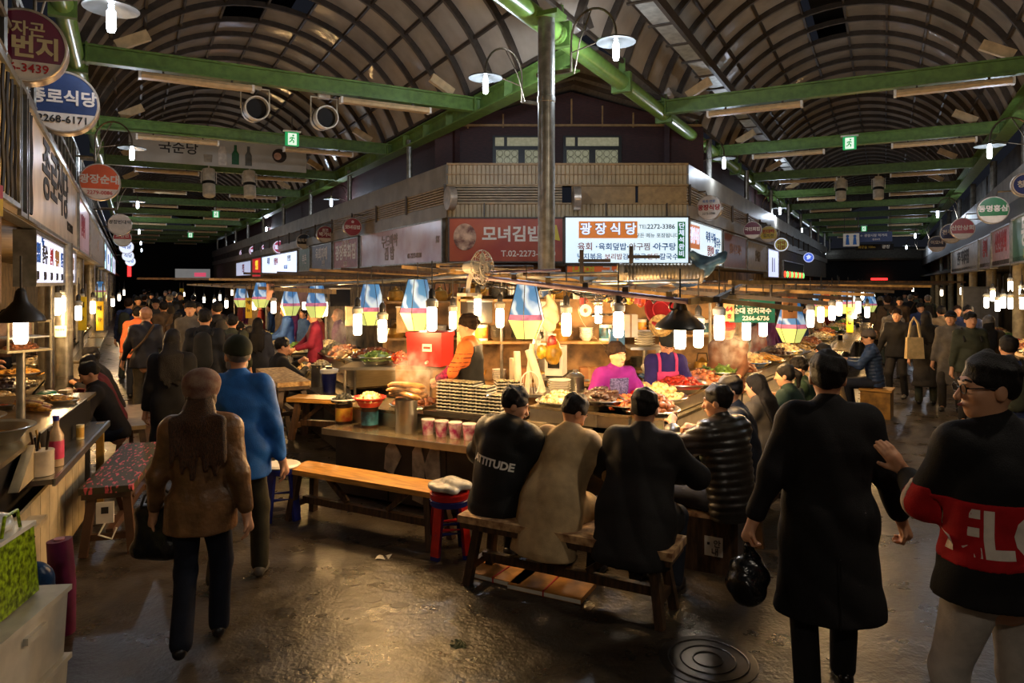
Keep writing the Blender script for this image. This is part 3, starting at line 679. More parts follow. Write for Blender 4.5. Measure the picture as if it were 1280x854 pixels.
o = band(L, HR, 28.1, 36.5, tL, 2.5, 3.36, 'glowing blue-white menu sign on the left flank of the corner building', lit('bw', (206, 222, 255), .95), [('육회', .22, .68, .36, MTXB, .03), ('탕탕이', .45, .62, .34, MTXR, .03), ('02-2267', .72, .3, .22, MTXB, .01), ('간천엽', .8, .7, .26, blk, .01)])
band(L, HR, 36.7, 39.6, tL, 2.4, 3.36, 'glowing red and yellow sign on the left flank of the corner building', lit('redyel', (200, 40, 46), .5), [('맛집', .5, .6, .5, lit('yel', (240, 210, 60), .8), .04)])
band(L, HR, 40, 46, tL, 2.5, 3.3, 'distant glowing sign beyond the red and yellow one', lit('farc', (200, 210, 240), .5), [('전집', .5, .5, .5, MTXR, .03)])
# corner building, right flank
o = band(R, GL, sR + .2, 18.0, tR, 2.52, 3.42, 'white glowing sign wrapping onto the right flank of the corner building', lit('white', (206, 226, 236), .72), [('육회 낙지', .62, .7, .26, MTXB, .02), ('탕탕이', .62, .35, .26, MTXR, .02), ('칼국수', .85, .6, .26, MTXB, .02), ('만두', .85, .3, .26, MTXB, .02)])
obj('orange_plate', MB().box((-1.25, -.08, .12), (.95, .02, .5)), lit('orangeplate', (214, 120, 40), .35), o, smooth=0); text('광장식당', .36, litw, o, (-1.25, -.1, .12), bold=.04, sx=.62)
band(R, GL, 18.15, 21.6, tR, 2.5, 3.4, 'brown-red sign with gold lettering on the right flank of the corner building', M('sign_brown', (112, 58, 46), .4), [('원조 누드치즈', .5, .55, .3, M('print_tan', (168, 120, 90), .6), .02)])
band(R, GL, 21.7, 25.6, tR, 2.5, 3.36, 'olive tan sign beside the brown-red one', M('sign_tan', (150, 128, 84), .4), [('할매집', .5, .5, .36, M('print_tan2', (112, 92, 56), .6), .02)])
band(R, GL, 25.8, 28.6, tR, 2.3, 3.3, 'glowing violet-white sign on the right flank of the corner building', lit('viow', (196, 206, 255), .9), [('▮▮', .5, .5, .5, M('print_olive', (140, 130, 60), .6), .02)])
o = band(R, GL, 30, 38, tR, 2.3, 3.0, 'dark sign edged with red and green lights far along the corner building', MDARK, [])
for k in range(10): obj('coloured_light', MB().ball((-3.6 + k * .8, -.1, -.2), (.28, .05, .14), 8, 6), lit('rg%d' % (k % 2), ((255, 80, 50), (120, 220, 110))[k % 2], 1.2), o)
# right shop row
band(R, GR, 9.5, 18.6 / math.cos(AR) - 3.2, RW, 2.52, 3.42, 'long green sign with white lettering on the right shop row', M('sign_greenlong', (48, 104, 62), .3, var=.1, ns=2), [('동명홍삼', .3, .6, .62, MSW, .03, 1.2), ('홍삼·인삼 도소매', .25, .16, .2, ye, .01), ('전화 2266', .7, .5, .3, MSW, .02)])
band(R, GR, 18.0, 21.0, RW, 2.5, 3.36, 'pink sign with crimson lettering on the right shop row', M('sign_pinkr', (192, 148, 150), .4), [('신안상회', .5, .6, .5, MTXR, .03)])
band(R, GR, 21.1, 23.6, RW, 2.48, 3.32, 'mauve grey sign between the pink and pale signs', M('sign_mauve', (150, 142, 152), .4), [('홍어', .5, .6, .5, MTXR, .02)])
band(R, GR, 23.8, 33, RW, 2.46, 3.32, 'pale grey sign with dark lettering far on the right shop row', M('sign_paler', (166, 164, 160), .4), [('전주 먹거리집', .5, .55, .5, blk, .03, 1.4)])
# front of the corner building
def front(name, label, x0, x1, z0, z1, mat, texts, y=FY - .2, d=.2, frame=True):
    o = thing(name, label, 'sign', ((x0 + x1) / 2, y, (z0 + z1) / 2)); w, h = x1 - x0, z1 - z0
    obj('panel', MB().box((0, 0, 0), (w, d, h)), mat, o, smooth=0)
    if frame:
        mb = MB()
        for z in (-h / 2, h / 2): mb.box((0, -.01, z), (w + .03, d + .03, .03))
        for x in (-w / 2, w / 2): mb.box((x, -.01, 0), (.03, d + .03, h))
        obj('frame', mb, MRIB, o, smooth=0)
    for body, x, z, size, m_, *rest in texts: text(body, size, m_, o, (x, -d / 2 - .006, z), bold=rest[0] if rest else .02, sx=rest[1] if len(rest) > 1 else 1.)
    return o
fx = lambda p: (p - 640) / FPX * (FY - .3)
mred = M('sign_redfront', (146, 48, 38), .35, var=.18, ns=1.3, rgb2=(176, 84, 48))
o = front('shop_sign', 'red sign with a round portrait and white lettering on the front of the corner building', fx(561), fx(704), 2.53, 3.42, mred, [('모녀김밥', .12, .1, .33, MSW, .03, 1.0), ('T.02-2273-8330', .45, -.28, .17, MSW, .01)])
obj('round_picture', MB().lathe([(0, 0), (.27, 0), (.27, .02), (0, .02)], 28, (-.83, -.1, .06), rot=Euler((PI / 2, 0, 0)), sc=(.85, 1)), M('picture_tan', (206, 170, 140), .5, var=.5, ns=6, rgb2=(96, 52, 42)), o)
obj('yellow_flag', MB().prism([(.93, .02), (1.09, -.02), (1.02, .3), (.93, .3)], -.125, -.11, 'xz'), ye, o, smooth=0)
wl_ = lit('white', (206, 226, 236), .72)
o = front('shop_sign', 'large glowing white restaurant sign with an orange name plate on the corner building', fx(706), fx(861), 2.5, 3.44, wl_, [
    ('TEL', .33, .27, .11, M('print_lightgrey', (130, 138, 140), .6, var=0), 0), ('2272-3386', .69, .27, .13, M('print_slate', (70, 76, 84), .6, var=0), .012), ('·모든 메뉴 포장됩니다', .6, .09, .1, M('print_slate', (70, 76, 84)), .008),
    ('육회', -.84, -.14, .17, MTXR, .012), ('·', -.61, -.14, .19, MTXB), ('육회덮밥', -.29, -.14, .155, MTXB, .015), ('·', .02, -.14, .19, MTXB), ('아구찜', .26, -.14, .16, M('print_rust', (150, 84, 84), .6, var=0), .01), ('·', .54, -.14, .19, MTXB), ('아구탕', .77, -.14, .16, MTXB, .015),
    ('낙지볶음', -.75, -.34, .14, MTXB, .012), ('보리밥', -.27, -.34, .13, MTXR, .01), ('김치말국', .15, -.34, .13, MTXB, .012), ('만두', .53, -.34, .13, MTXR, .01), ('칼국수', .85, -.34, .14, MTXB, .012)])
pl = obj('orange_plate', MB().box((-.38, -.11, .21), (1.18, .02, .34)), lit('orangeplate', (214, 120, 40), .35), o, smooth=0)
text('광 장 식 당', .25, M('print_outline', (34, 44, 60), .6, var=0), pl, (-.38, -.122, .21), bold=.055, ex=.002); text('광 장 식 당', .25, litw, pl, (-.38, -.13, .21), bold=.03, ex=.002)
pg = obj('green_plate', MB().box((1.1, -.11, .0), (.15, .02, .74)), lit('greenplate', (12, 116, 58), .25), o, smooth=0)
for k, ch in enumerate('단체석완비'): text(ch, .13, litw, pg, (1.1, -.125, .28 - .14 * k), bold=.02)
front('strip_sign', 'orange strip sign with yellow lettering under the large glowing sign', fx(708), fx(850), 2.18, 2.46, lit('orangestrip', (206, 92, 36), .2), [('냉면', -.8, 0, .26, ye, .03), ('국수', -.2, 0, .26, MSW, .03), ('콩국수', .5, 0, .24, ye, .03)])
front('strip_sign', 'red strip sign with white lettering under the red portrait sign', fx(600), fx(662), 2.18, 2.46, signcol('redstrip', (178, 36, 36), .1), [('김밥', .2, 0, .24, MSW, .03)])
# ---------------------------------------------------------------- figures: smooth-blended solids meshed by surface nets
def V(*a): return np.array(a, float)
def nrm(a): return a / (np.linalg.norm(a) + 1e-12)
def smin(a, b, k):
    h = np.clip(.5 + .5 * (b - a) / k, 0, 1); return b + (a - b) * h - k * h * (1 - h)
def cone(a, b, ra, rb, sc=(1, 1, 1), k=.03):
    a, b = np.asarray(a, float), np.asarray(b, float); m = max(ra, rb) * max(1, max(sc)); ab = b - a; L2 = max(ab @ ab, 1e-9)
    def f(X, Y, Z):
        t = np.clip(((X - a[0]) * ab[0] + (Y - a[1]) * ab[1] + (Z - a[2]) * ab[2]) / L2, 0, 1)
        q = np.sqrt(((X - a[0] - t * ab[0]) / sc[0]) ** 2 + ((Y - a[1] - t * ab[1]) / sc[1]) ** 2 + ((Z - a[2] - t * ab[2]) / sc[2]) ** 2)
        return (q - (ra + (rb - ra) * t)) * min(sc)
    return (np.minimum(a, b) - m, np.maximum(a, b) + m, f, k)
def ell(c, r, Mt=None, k=.02):
    c, r = np.asarray(c, float), np.asarray(r, float); m = max(r); Mi = None if Mt is None else Mt.T
    def f(X, Y, Z):
        x, y, z = X - c[0], Y - c[1], Z - c[2]
        if Mi is not None: x, y, z = (Mi[i, 0] * x + Mi[i, 1] * y + Mi[i, 2] * z for i in range(3))
        k0 = np.sqrt((x / r[0]) ** 2 + (y / r[1]) ** 2 + (z / r[2]) ** 2)
        return (k0 - 1) * k0 / (np.sqrt((x / r[0] ** 2) ** 2 + (y / r[1] ** 2) ** 2 + (z / r[2] ** 2) ** 2) + 1e-6)
    return (c - m, c + m, f, k)
def axis(lo, hi, st, fine):
    out = [lo]
    while out[-1] < hi:
        p = out[-1]; s_ = st
        for a, b, f in fine:
            if a - st < p < b: s_ = min(s_, f)
        out.append(p + s_)
    return np.array(out)
def nets(F, xs, ys, zs):
    Sg = F < 0; nx, ny, nz = F.shape
    c = np.zeros((nx - 1, ny - 1, nz - 1), np.int8)
    for i in (0, 1):
        for j in (0, 1):
            for k in (0, 1): c += Sg[i:nx - 1 + i, j:ny - 1 + j, k:nz - 1 + k]
    act = np.argwhere((c > 0) & (c < 8)); n = len(act)
    if n == 0: return np.zeros((0, 3)), np.zeros((0, 4), int)
    idx = -np.ones(c.shape, int); idx[tuple(act.T)] = np.arange(n)
    cor = [(i, j, k) for i in (0, 1) for j in (0, 1) for k in (0, 1)]
    val = np.stack([F[act[:, 0] + i, act[:, 1] + j, act[:, 2] + k] for i, j, k in cor], 1)
    pos = np.stack([np.stack([xs[act[:, 0] + i], ys[act[:, 1] + j], zs[act[:, 2] + k]], 1) for i, j, k in cor], 1)
    acc = np.zeros((n, 3)); cnt = np.zeros(n)
    for a in range(8):
        for b in range(a + 1, 8):
            if sum(p != q for p, q in zip(cor[a], cor[b])) != 1: continue
            va, vb = val[:, a], val[:, b]; m = (va < 0) != (vb < 0); t = np.where(m, va / np.where(m, va - vb, 1), 0)
            acc += np.where(m[:, None], pos[:, a] + (pos[:, b] - pos[:, a]) * t[:, None], 0); cnt += m
    vs = acc / cnt[:, None]; fs = []
    for ax in range(3):
        o1, o2 = [(1, 2), (2, 0), (0, 1)][ax]
        A = Sg.take(range(0, F.shape[ax] - 1), ax); B = Sg.take(range(1, F.shape[ax]), ax)
        e = np.argwhere(A != B); e = e[(e[:, o1] > 0) & (e[:, o2] > 0) & (e[:, o1] < F.shape[o1] - 1) & (e[:, o2] < F.shape[o2] - 1)]
        ins = Sg[tuple(e.T)]; q = []
        for d1, d2 in ((1, 1), (0, 1), (0, 0), (1, 0)):
            g = e.copy(); g[:, o1] -= d1; g[:, o2] -= d2; q.append(idx[tuple(g.T)])
        q = np.stack(q, 1); q = np.where(ins[:, None], q, q[:, ::-1]); fs.append(q)
    fs = np.concatenate(fs); return vs, fs[(fs >= 0).all(1)]
def sdf_mesh(name, prims, mat, step=.02, fine=(), clips=(), disp=None, off=0.):
    lo = np.min([p[0] for p in prims], 0) - .04; hi = np.max([p[1] for p in prims], 0) + .04
    ax = [axis(lo[i], hi[i], step, [(f[0][i], f[1][i], f[2]) for f in fine]) for i in range(3)]
    F = np.full([len(a) for a in ax], .4)
    for plo, phi, f, k in prims:
        sl = []
        for i in range(3):
            a, b = np.searchsorted(ax[i], plo[i] - k - .05), np.searchsorted(ax[i], phi[i] + k + .05); sl.append(slice(max(0, a - 1), b + 1))
        X, Y, Z = np.meshgrid(*(ax[i][sl[i]] for i in range(3)), indexing='ij', sparse=True)
        sl = tuple(sl); F[sl] = smin(F[sl], f(X, Y, Z), k)
    if disp or clips:
        X, Y, Z = np.meshgrid(*ax, indexing='ij', sparse=True)
        if disp: F = F + disp(X, Y, Z)
        if off: F = F - off
        for cfn in clips: F = np.maximum(F, cfn(X, Y, Z))
    elif off: F = F - off
    vs, fs = nets(F, *ax)
    me = bpy.data.meshes.new(name); me.vertices.add(len(vs)); me.vertices.foreach_set('co', vs.astype(np.float32).ravel())
    me.loops.add(fs.size); me.polygons.add(len(fs)); me.loops.foreach_set('vertex_index', fs.astype(np.int32).ravel())
    me.polygons.foreach_set('loop_start', np.arange(0, fs.size, 4, dtype=np.int32)); me.polygons.foreach_set('loop_total', np.full(len(fs), 4, np.int32))
    me.polygons.foreach_set('use_smooth', np.ones(len(fs), bool)); me.update(calc_edges=True); me.validate()
    me.materials.append(mat); return me
def ik(a, t, l1, l2, pole):
    d = t - a; n = np.linalg.norm(d); n2 = min(n, (l1 + l2) * .999); d = d / (n + 1e-9); t = a + d * n2
    x = (l1 * l1 - l2 * l2 + n2 * n2) / (2 * n2); h = math.sqrt(max(l1 * l1 - x * x, 0)); p = pole - d * (pole @ d)
    return a + d * x + nrm(p) * h, t
def rotm(yaw, pitch, roll=0): return np.array(Euler((pitch, roll, yaw)).to_matrix())
def folds(amp, seed=0., fz=11.):
    def f(X, Y, Z):
        w_ = np.sin(7 * X + seed) + np.sin(6 * Y + 1 + seed) + np.sin(4 * Z + .5 * seed)
        return amp * (.75 - 1.3 * np.abs(np.sin(fz * Z * .8 + 6 * X + 3 * Y + 1.6 * w_ + seed)) + .45 * np.sin(27 * X - 19 * Y + 14 * Z + 2 * w_))
    return f
def quilt(pitch=.055, amp=.010): return lambda X, Y, Z: -amp * np.abs(np.sin(PI * (Z + .12 * Y) / pitch)) + .004
SKIN = M('skin_warm', (206, 152, 116), .55, var=.06, ns=6); HAIRK = M('hair_black', (22, 18, 16), .55, var=.3, ns=30, bump=.5, bs=60, stretch=(6, 6, 1), spec=.25)
HAIRB = M('hair_brown', (116, 74, 42), .5, var=.35, ns=40, bump=.6, bs=70, stretch=(7, 7, 1)); HAIRG = M('hair_grey', (104, 98, 92), .5, var=.2, ns=30)
EYE = M('eye_dark', (24, 18, 16), .2)
def cloth(n, rgb=(60, 60, 60), rough=.8, **k): return M('cloth_' + n, rgb, rough, var=k.pop('var', .08), ns=k.pop('ns', 14), bump=k.pop('bump', .15), bs=k.pop('bs', 160), spec=k.pop('spec', .25), **k)
SHOE = M('shoe_dark', (26, 23, 22), .4); BLKC = cloth('black', (24, 23, 24)); DKJ = cloth('dark_jeans', (30, 34, 46))

def person(label, loc, rz, H=1.72, group=None, pelvis=(0, 0, .528), lean=2., side=0., twist=0., feet=((-.07, -.02), (.07, .03)), footz=(0, 0), hands=((-.155, .03, .485), (.155, .03, .485)),
           elbow=None, head=(0, 0), top='jacket', topmat=None, trou=None, shoe=None, hair='short', hairmat=None, hat=None, hatmat=None, skin=None, hem=None, thick=.02, step=.02, fine=.008, fing=True,
           fold=.006, extra=None, bulk=1., face=True, curl=.6, hdir=(None, None), palm=(None, None), glasses=False, collar=True, noroot=False, headroll=0, foot_dir=(0, 0), hood=False):
    """figure facing local +y, feet at z=0; coordinates are fractions of the height H"""
    h = H; P = V(*pelvis) * h; la, sa = math.radians(lean), math.radians(side)
    u = nrm(V(math.sin(sa), math.sin(la) * math.cos(sa), math.cos(la) * math.cos(sa))); tw = math.radians(twist)
    r = nrm(V(math.cos(tw), math.sin(tw), 0) - u * (u[0] * math.cos(tw) + u[1] * math.sin(tw))); r0 = V(1, 0, 0); fw = nrm(np.cross(u, r))
    nb = P + u * .3 * h; sc_ = P + u * .272 * h; chest = P + u * .2 * h; waist = P + u * .1 * h
    hy, hp = math.radians(head[0]), math.radians(head[1]); Hm = rotm(hy, hp, math.radians(headroll))
    nd = nrm(u * .45 + V(0, 0, .55) + Hm @ V(0, .12, 0)); hc = nb + nd * .098 * h
    hd = lambda x, y, z: hc + Hm @ (V(x, y, z) * h / 1.72)
    sh = [sc_ - r * .1 * h, sc_ + r * .1 * h]; hip = [P - r0 * .05 * h - V(0, 0, .01 * h), P + r0 * .05 * h - V(0, 0, .01 * h)]
    ank = []; knee = []; el = []; wr = []
    for i in (0, 1):
        t = V(feet[i][0] * h, feet[i][1] * h, footz[i] * h + .045 * h); kpole = V((-.12, .12)[i], 1, .1)
        k_, a_ = ik(hip[i], t, .245 * h, .245 * h, kpole); knee.append(k_); ank.append(a_)
        pole = V((-.22, .22)[i], -1, -.1) if elbow is None else V(*elbow[i])
        e_, w_ = ik(sh[i], V(*hands[i]) * h, .165 * h, .15 * h, pole); el.append(e_); wr.append(w_)
    q = h / 1.72; B = bulk; skin = skin or SKIN
    # ---- body, one continuous surface
    pr = [cone(P - u * .02 * h, waist, .145 * q * B, .13 * q * B, (1, .72, 1)), cone(waist, chest, .13 * q * B, .15 * q * B, (1, .72, 1)), cone(chest, sc_, .15 * q * B, .1 * q, (1, .68, 1)),
          cone(sh[0], sh[1], .058 * q, .058 * q), cone(nb - u * .03 * h, hc, .056 * q, .05 * q)]
    for i in (0, 1):
        pr += [cone(sh[i], el[i], .05 * q, .041 * q), cone(el[i], wr[i], .04 * q, .027 * q), cone(hip[i], knee[i], .085 * q * B, .056 * q), cone(knee[i], ank[i], .055 * q, .038 * q)]
        fd = V(math.sin(math.radians(foot_dir[i])), math.cos(math.radians(foot_dir[i])), 0)
        pr.append(cone(ank[i] - V(0, 0, .012), ank[i] + fd * .085 * h - V(0, 0, .03 * h), .035 * q, .028 * q))
    # head with brow, cheeks, jaw, nose, ears
    sq = h / 1.72
    pr += [ell(hd(0, -.008, .022), V(.075, .094, .098) * sq, Hm), ell(hd(0, .03, -.035), V(.062, .062, .075) * sq, Hm, .03), ell(hd(0, .052, -.085), V(.034, .034, .028) * sq, Hm, .03)]
    if face:
        pr += [cone(hd(0, .088, .012), hd(0, .112, -.028), .009 * sq, .014 * sq, k=.012), cone(hd(-.032, .078, .028), hd(.032, .078, .028), .014 * sq, .014 * sq, k=.02),
               ell(hd(0, .089, -.058), V(.026, .012, .009) * sq, Hm, .01), ell(hd(-.04, .062, -.018), V(.024, .022, .026) * sq, Hm, .02), ell(hd(.04, .062, -.018), V(.024, .022, .026) * sq, Hm, .02)]
    for sx in (-1, 1): pr.append(ell(hd(sx * .077, -.008, -.008), V(.012, .022, .034) * sq, Hm, .008))
    fn = [(hc - .14 * q, hc + .14 * q, fine)]
    for i in (0, 1):                               # hands: palm, four fingers, thumb
        d = nrm(wr[i] - el[i]) if hdir[i] is None else nrm(V(*hdir[i])); sx = (-1, 1)[i]
        pn = V(-sx, 0, 0) if palm[i] is None else V(*palm[i]); pn = nrm(pn - d * (pn @ d)); ac = np.cross(pn, d) * (1 if i else -1)   # ac: towards the thumb
        w0 = wr[i]; pr.append(cone(w0, w0 + d * .05 * h, .026 * q, .03 * q, k=.015)); kn = w0 + d * .052 * h
        if fing:
            for j in range(4):
                b0 = kn + ac * (.024 - .016 * j) * q; ln = (.078, .086, .08, .062)[j] * q; c1, c2 = curl * .8, curl * 1.7
                d1 = nrm(d * math.cos(c1) + pn * math.sin(c1)); d2 = nrm(d * math.cos(c2) + pn * math.sin(c2)); m1 = b0 + d1 * ln * .5; m2 = m1 + d2 * ln * .45
                pr += [cone(b0 - d * .02 * q, m1, .0105 * q, .0095 * q, k=.006), cone(m1, m2, .0095 * q, .0075 * q, k=.004)]
            tb = w0 + d * .02 * h + ac * .018 * q; td = nrm(d * .75 + ac * .6 + pn * .3 * curl); t1 = tb + td * .045 * q; pr += [cone(tb, t1, .0135 * q, .011 * q, k=.01), cone(t1, t1 + nrm(td + d * .3 + pn * curl * .6) * .032 * q, .0105 * q, .0085 * q, k=.005)]
            fn.append((np.minimum(w0, kn + d * .09 * q) - .05, np.maximum(w0, kn + d * .09 * q) + .05, max(fine * .8, .006)))
        else: pr.append(cone(kn - d * .01, kn + d * .05 * q + pn * .03, .028 * q, .018 * q, k=.015))
    root = empty('person', loc, rz)
    if not noroot: T(root, label, 'person', group)
    body = obj('body', sdf_mesh('body', pr, skin, step, fn), None, root)
    if face:
        mb = MB()
        for sx in (-1, 1): mb.ball(hd(sx * .031, .0785, .008), (.013 * sq, .009 * sq, .006 * sq), 8, 6)
        obj('eyes', mb, EYE, root)
        mb = MB()
        for sx in (-1, 1): mb.tube([hd(sx * .014, .093, .034), hd(sx * .032, .092, .04), hd(sx * .05, .078, .034)], .0045 * sq, 6)
        obj('eyebrows', mb, hairmat or HAIRK, root)
        obj('lips', MB().ball(hd(0, .0975, -.058), (.022 * sq, .006 * sq, .007 * sq), 10, 6), M('lips', (168, 92, 80), .5), root)
    if glasses:
        mb = MB()
        for sx in (-1, 1):
            mb.tube([hd(sx * .033 + .024 * math.cos(a), .102, .006 + .018 * math.sin(a)) for a in [2 * PI * i / 14 for i in range(14)]], .0028, 6, closed=True)
            mb.tube([hd(sx * .057, .1, .01), hd(sx * .078, .06, .012), hd(sx * .082, -.01, .006)], .0026, 6)
        mb.tube([hd(-.01, .104, .01), hd(.01, .104, .01)], .0026, 6)
        obj('glasses', mb, M('spectacle_frame', (24, 20, 22), .3), root)
    # ---- hair
    hm = hairmat or HAIRK
    fh = [(hc - .15 * q, hc + .15 * q, max(fine, .009))]
    def plane(y0, z0, y1, z1):
        n_ = nrm(V(0, z0 - z1, y1 - y0)); n_ = n_ if n_[2] > 0 else -n_; nw = Hm @ n_; o_ = hd(0, y0, z0); return lambda X, Y, Z: -((X - o_[0]) * nw[0] + (Y - o_[1]) * nw[1] + (Z - o_[2]) * nw[2])
    hf = lambda X, Y, Z: .003 * np.sin(70 * X + 40 * Z) * np.sin(60 * Y + 30 * Z)
    tufts = []
    for j in range(22):
        a_ = j * 2.399; b_ = .25 + .9 * ((j * .618) % 1); e_ = lambda bb, k_: hd(.08 * k_ * math.cos(a_) * math.cos(bb), -.016 + .096 * k_ * math.sin(a_) * math.cos(bb), .032 + .094 * k_ * math.sin(bb))
        tufts.append(cone(e_(b_ + .35, .99), e_(b_ - .25, 1.04), .02 * sq, .013 * sq, k=.012))
    if hair == 'short':
        obj('hair', sdf_mesh('hair', [ell(hd(0, -.014, .03), V(.085, .102, .1) * sq, Hm)] + ([] if hat else tufts), hm, step, fh, [plane(.105, .045, -.095, -.065)], hf), None, root)
    elif hair == 'curly':
        cr = [ell(hd(0, -.014, .034), V(.09, .106, .106) * sq, Hm)] + [ell(hd(.085 * math.cos(a) * math.cos(b), -.02 + .095 * math.sin(a) * math.cos(b), .04 + .09 * math.sin(b)), V(.03, .03, .03) * sq, None, .015) for b in (0, .6, 1.1) for a in [2 * PI * i / 9 for i in range(9)]]
        obj('hair', sdf_mesh('hair', cr, hm, step, fh, [plane(.09, .05, -.1, -.05)], hf), None, root)
    elif hair in ('long', 'pony', 'bun'):
        obj('hair', sdf_mesh('hair', [ell(hd(0, -.014, .03), V(.087, .104, .103) * sq, Hm)] + ([ell(hd(-.05, -.035, -.03), V(.04, .065, .08) * sq, Hm), ell(hd(.05, -.035, -.03), V(.04, .065, .08) * sq, Hm)] if hair == 'long' else []), hm, step, fh, [plane(.09, .058, -.05, -.1)], hf), None, root)
        if hair == 'long':
            hw = (extra or {}).get('hairwide', 1.); b0, b1 = hd(0, -.07, -.03), nb - u * .17 * h - fw * .14 * q * B
            pass
            obj('hair_length', sdf_mesh('hair_length', [cone(b0, nb - fw * .085 * q, .08 * q, .105 * q * (.6 + .4 * hw), (1, .55, 1))] + [cone(nb - fw * .1 * q + r * x_ * q, b1 + r * x_ * 1.15 * q + u * z_, .045 * q, .014 * q, (1, .6, 1), .02) for x_, z_ in [(a_ * hw, b_) for a_, b_ in ((-.085, .05), (-.05, .0), (-.012, -.03), (.03, .01), (.065, -.015), (.09, .06))]], hm, step * .7, [], [], folds(.005, 1.3, 2.)), None, root)
        elif hair == 'pony': obj('hair_length', sdf_mesh('hair_length', [cone(hd(0, -.1, .04), hd(0, -.14, -.0), .035, .035), cone(hd(0, -.14, 0), hd(0, -.12, -.13), .032, .018)], hm, .012), None, root)
        else: obj('hair_length', sdf_mesh('hair_length', [ell(hd(0, -.11, .05), V(.05, .045, .05) * sq)], hm, .012), None, root)
    if hat == 'beanie': obj('hat', sdf_mesh('hat', [ell(hd(0, -.014, .042), V(.097, .115, .108) * sq, Hm)], hatmat, step, fh, [plane(.1, .052, -.1, .0)], folds(.004, 2)), None, root)
    elif hat == 'cap':
        obj('hat', sdf_mesh('hat', [ell(hd(0, -.012, .045), V(.093, .11, .098) * sq, Hm)], hatmat, step, fh, [plane(.1, .05, -.1, .012)], folds(.003, 2)), None, root)
        obj('hat_brim', sdf_mesh('hat_brim', [ell(hd(0, .115, .052), V(.08, .07, .012) * sq, Hm)], hatmat, .012), None, root)
    elif hat == 'newsboy':
        obj('hat', sdf_mesh('hat', [ell(hd(0, -.02, .058), V(.112, .126, .1) * sq, Hm), ell(hd(0, -.014, .005), V(.101, .117, .07) * sq, Hm)], hatmat, step * .7, fh, [plane(.1, .015, -.1, -.03)], folds(.006, 4)), None, root)
        obj('hat_brim', sdf_mesh('hat_brim', [ell(hd(0, .115, .03), V(.075, .06, .012) * sq, Hm)], hatmat, .012), None, root)
    # ---- clothes
    tm = topmat or BLKC; tk = thick; sit = pelvis[2] < .4
    g = [cone(P - u * .03 * h, waist, .15 * q * B + tk, .14 * q * B + tk, (1, .74, 1)), cone(waist, chest, .14 * q * B + tk, .155 * q * B + tk, (1, .74, 1)), cone(chest, sc_ - u * .01 * h, .155 * q * B + tk, .1 * q + tk, (1, .68, 1)),
         cone(sh[0] + r * .01, sh[1] - r * .01, .062 * q + tk, .062 * q + tk, (1, 1, 1), .05), cone(nb - u * .05 * h, nb + u * .005 * h, .085 * q + tk * .5, .06 * q + tk * .6)]
    for i in (0, 1):
        d = nrm(wr[i] - el[i]); g += [cone(sh[i] - r * (-.012, .012)[i], el[i], .053 * q + tk, .044 * q + tk * .9, k=.045), cone(el[i], wr[i] - d * (.03 * q + tk * .6), .044 * q + tk * .9, .03 * q + tk * .7, k=.03)]
    if collar: g += [cone(nb + u * .0, nb + u * .018 * h, .066 * q + tk * .5, .064 * q + tk * .4, k=.02)]
    hz = (hem if hem is not None else {'jacket': .46, 'coat': .27, 'puffer': .44, 'sweater': .47}[top]) * h
    if sit: hz = (P[2] - .085 * q) if hem is None else hem * h
    if not sit and hz < P[2]:
        low = V(P[0], P[1], hz - .06) + V(0, -.01, 0); wide = .15 * q * B + tk + (.07 if top == 'coat' else .034)
        g += [cone(P, low, .152 * q * B + tk, wide, (1, .76, 1))]
        for i in (0, 1): g.append(cone(hip[i] + V(0, 0, .03), hip[i] * .6 + knee[i] * .4, .098 * q * B + tk * .8, .088 * q * B + tk * .8, k=.06))
    if sit and top == 'coat':                      # skirts of a long coat hanging behind the seat
        g += [cone(P - fw * .05, V(P[0], P[1] - .15 * q, hz), .165 * q * B + tk, .155 * q * B + tk, (1.12, .62, 1), .07)]
        for i in (0, 1): g.append(cone(hip[i], hip[i] * .45 + knee[i] * .55, .1 * q + tk, .085 * q + tk))
    if hood: g += [ell(nb - fw * .085 * q + u * .005 * h, V(.13, .075, .075) * q, None, .03)]
    cl = [lambda X, Y, Z: hz - Z]
    if not collar: o2 = nb + fw * .05; cl.append(lambda X, Y, Z: .085 - np.sqrt((X - o2[0]) ** 2 + (Y - o2[1]) ** 2 + (Z - o2[2] - .03) ** 2))
    ds = quilt() if top == 'puffer' else folds(fold, label.__len__() * .7)
    gar = dict(prims=g, clips=cl, disp=ds, step=step * .85)
    obj({'puffer': 'padded_jacket'}.get(top, top), sdf_mesh(top, g, tm, step * .85, [], cl, ds), None, root)
    tp = [cone(P, P + u * .09 * h, .152 * q * B + .004, .142 * q * B + .002, (1, .75, 1))]
    for i in (0, 1): tp += [cone(hip[i], knee[i], .094 * q * B, .068 * q), cone(knee[i], ank[i] - V(0, 0, -.01), .068 * q, .06 * q if not sit else .056 * q)]
    obj('trousers', sdf_mesh('trousers', tp, trou or DKJ, step * .9, [], [lambda X, Y, Z: .035 - Z] if not sit else [], folds(.006, 3.3)), None, root)
    for i in (0, 1):
        fd = V(math.sin(math.radians(foot_dir[i])), math.cos(math.radians(foot_dir[i])), 0); a = ank[i].copy(); zf = a[2] - .045 * h
        sp = [cone(V(a[0], a[1], zf + .045) - fd * .03, V(a[0], a[1], zf + .04) + fd * .1 * q, .042 * q, .038 * q), cone(V(a[0], a[1], zf + .03) + fd * .08, V(a[0], a[1], zf + .026) + fd * .165 * q, .042 * q, .032 * q, (1, 1, .8))]
        obj('shoe', sdf_mesh('shoe', sp, shoe or SHOE, .012 if step < .018 else .016, [], [lambda X, Y, Z: zf + .002 - Z]), None, root)
    root_info = dict(root=root, P=P, u=u, r=r, fw=fw, nb=nb, sh=sh, el=el, wr=wr, hc=hc, hd=hd, gar=gar, h=h, knee=knee, ank=ank, chest=chest)
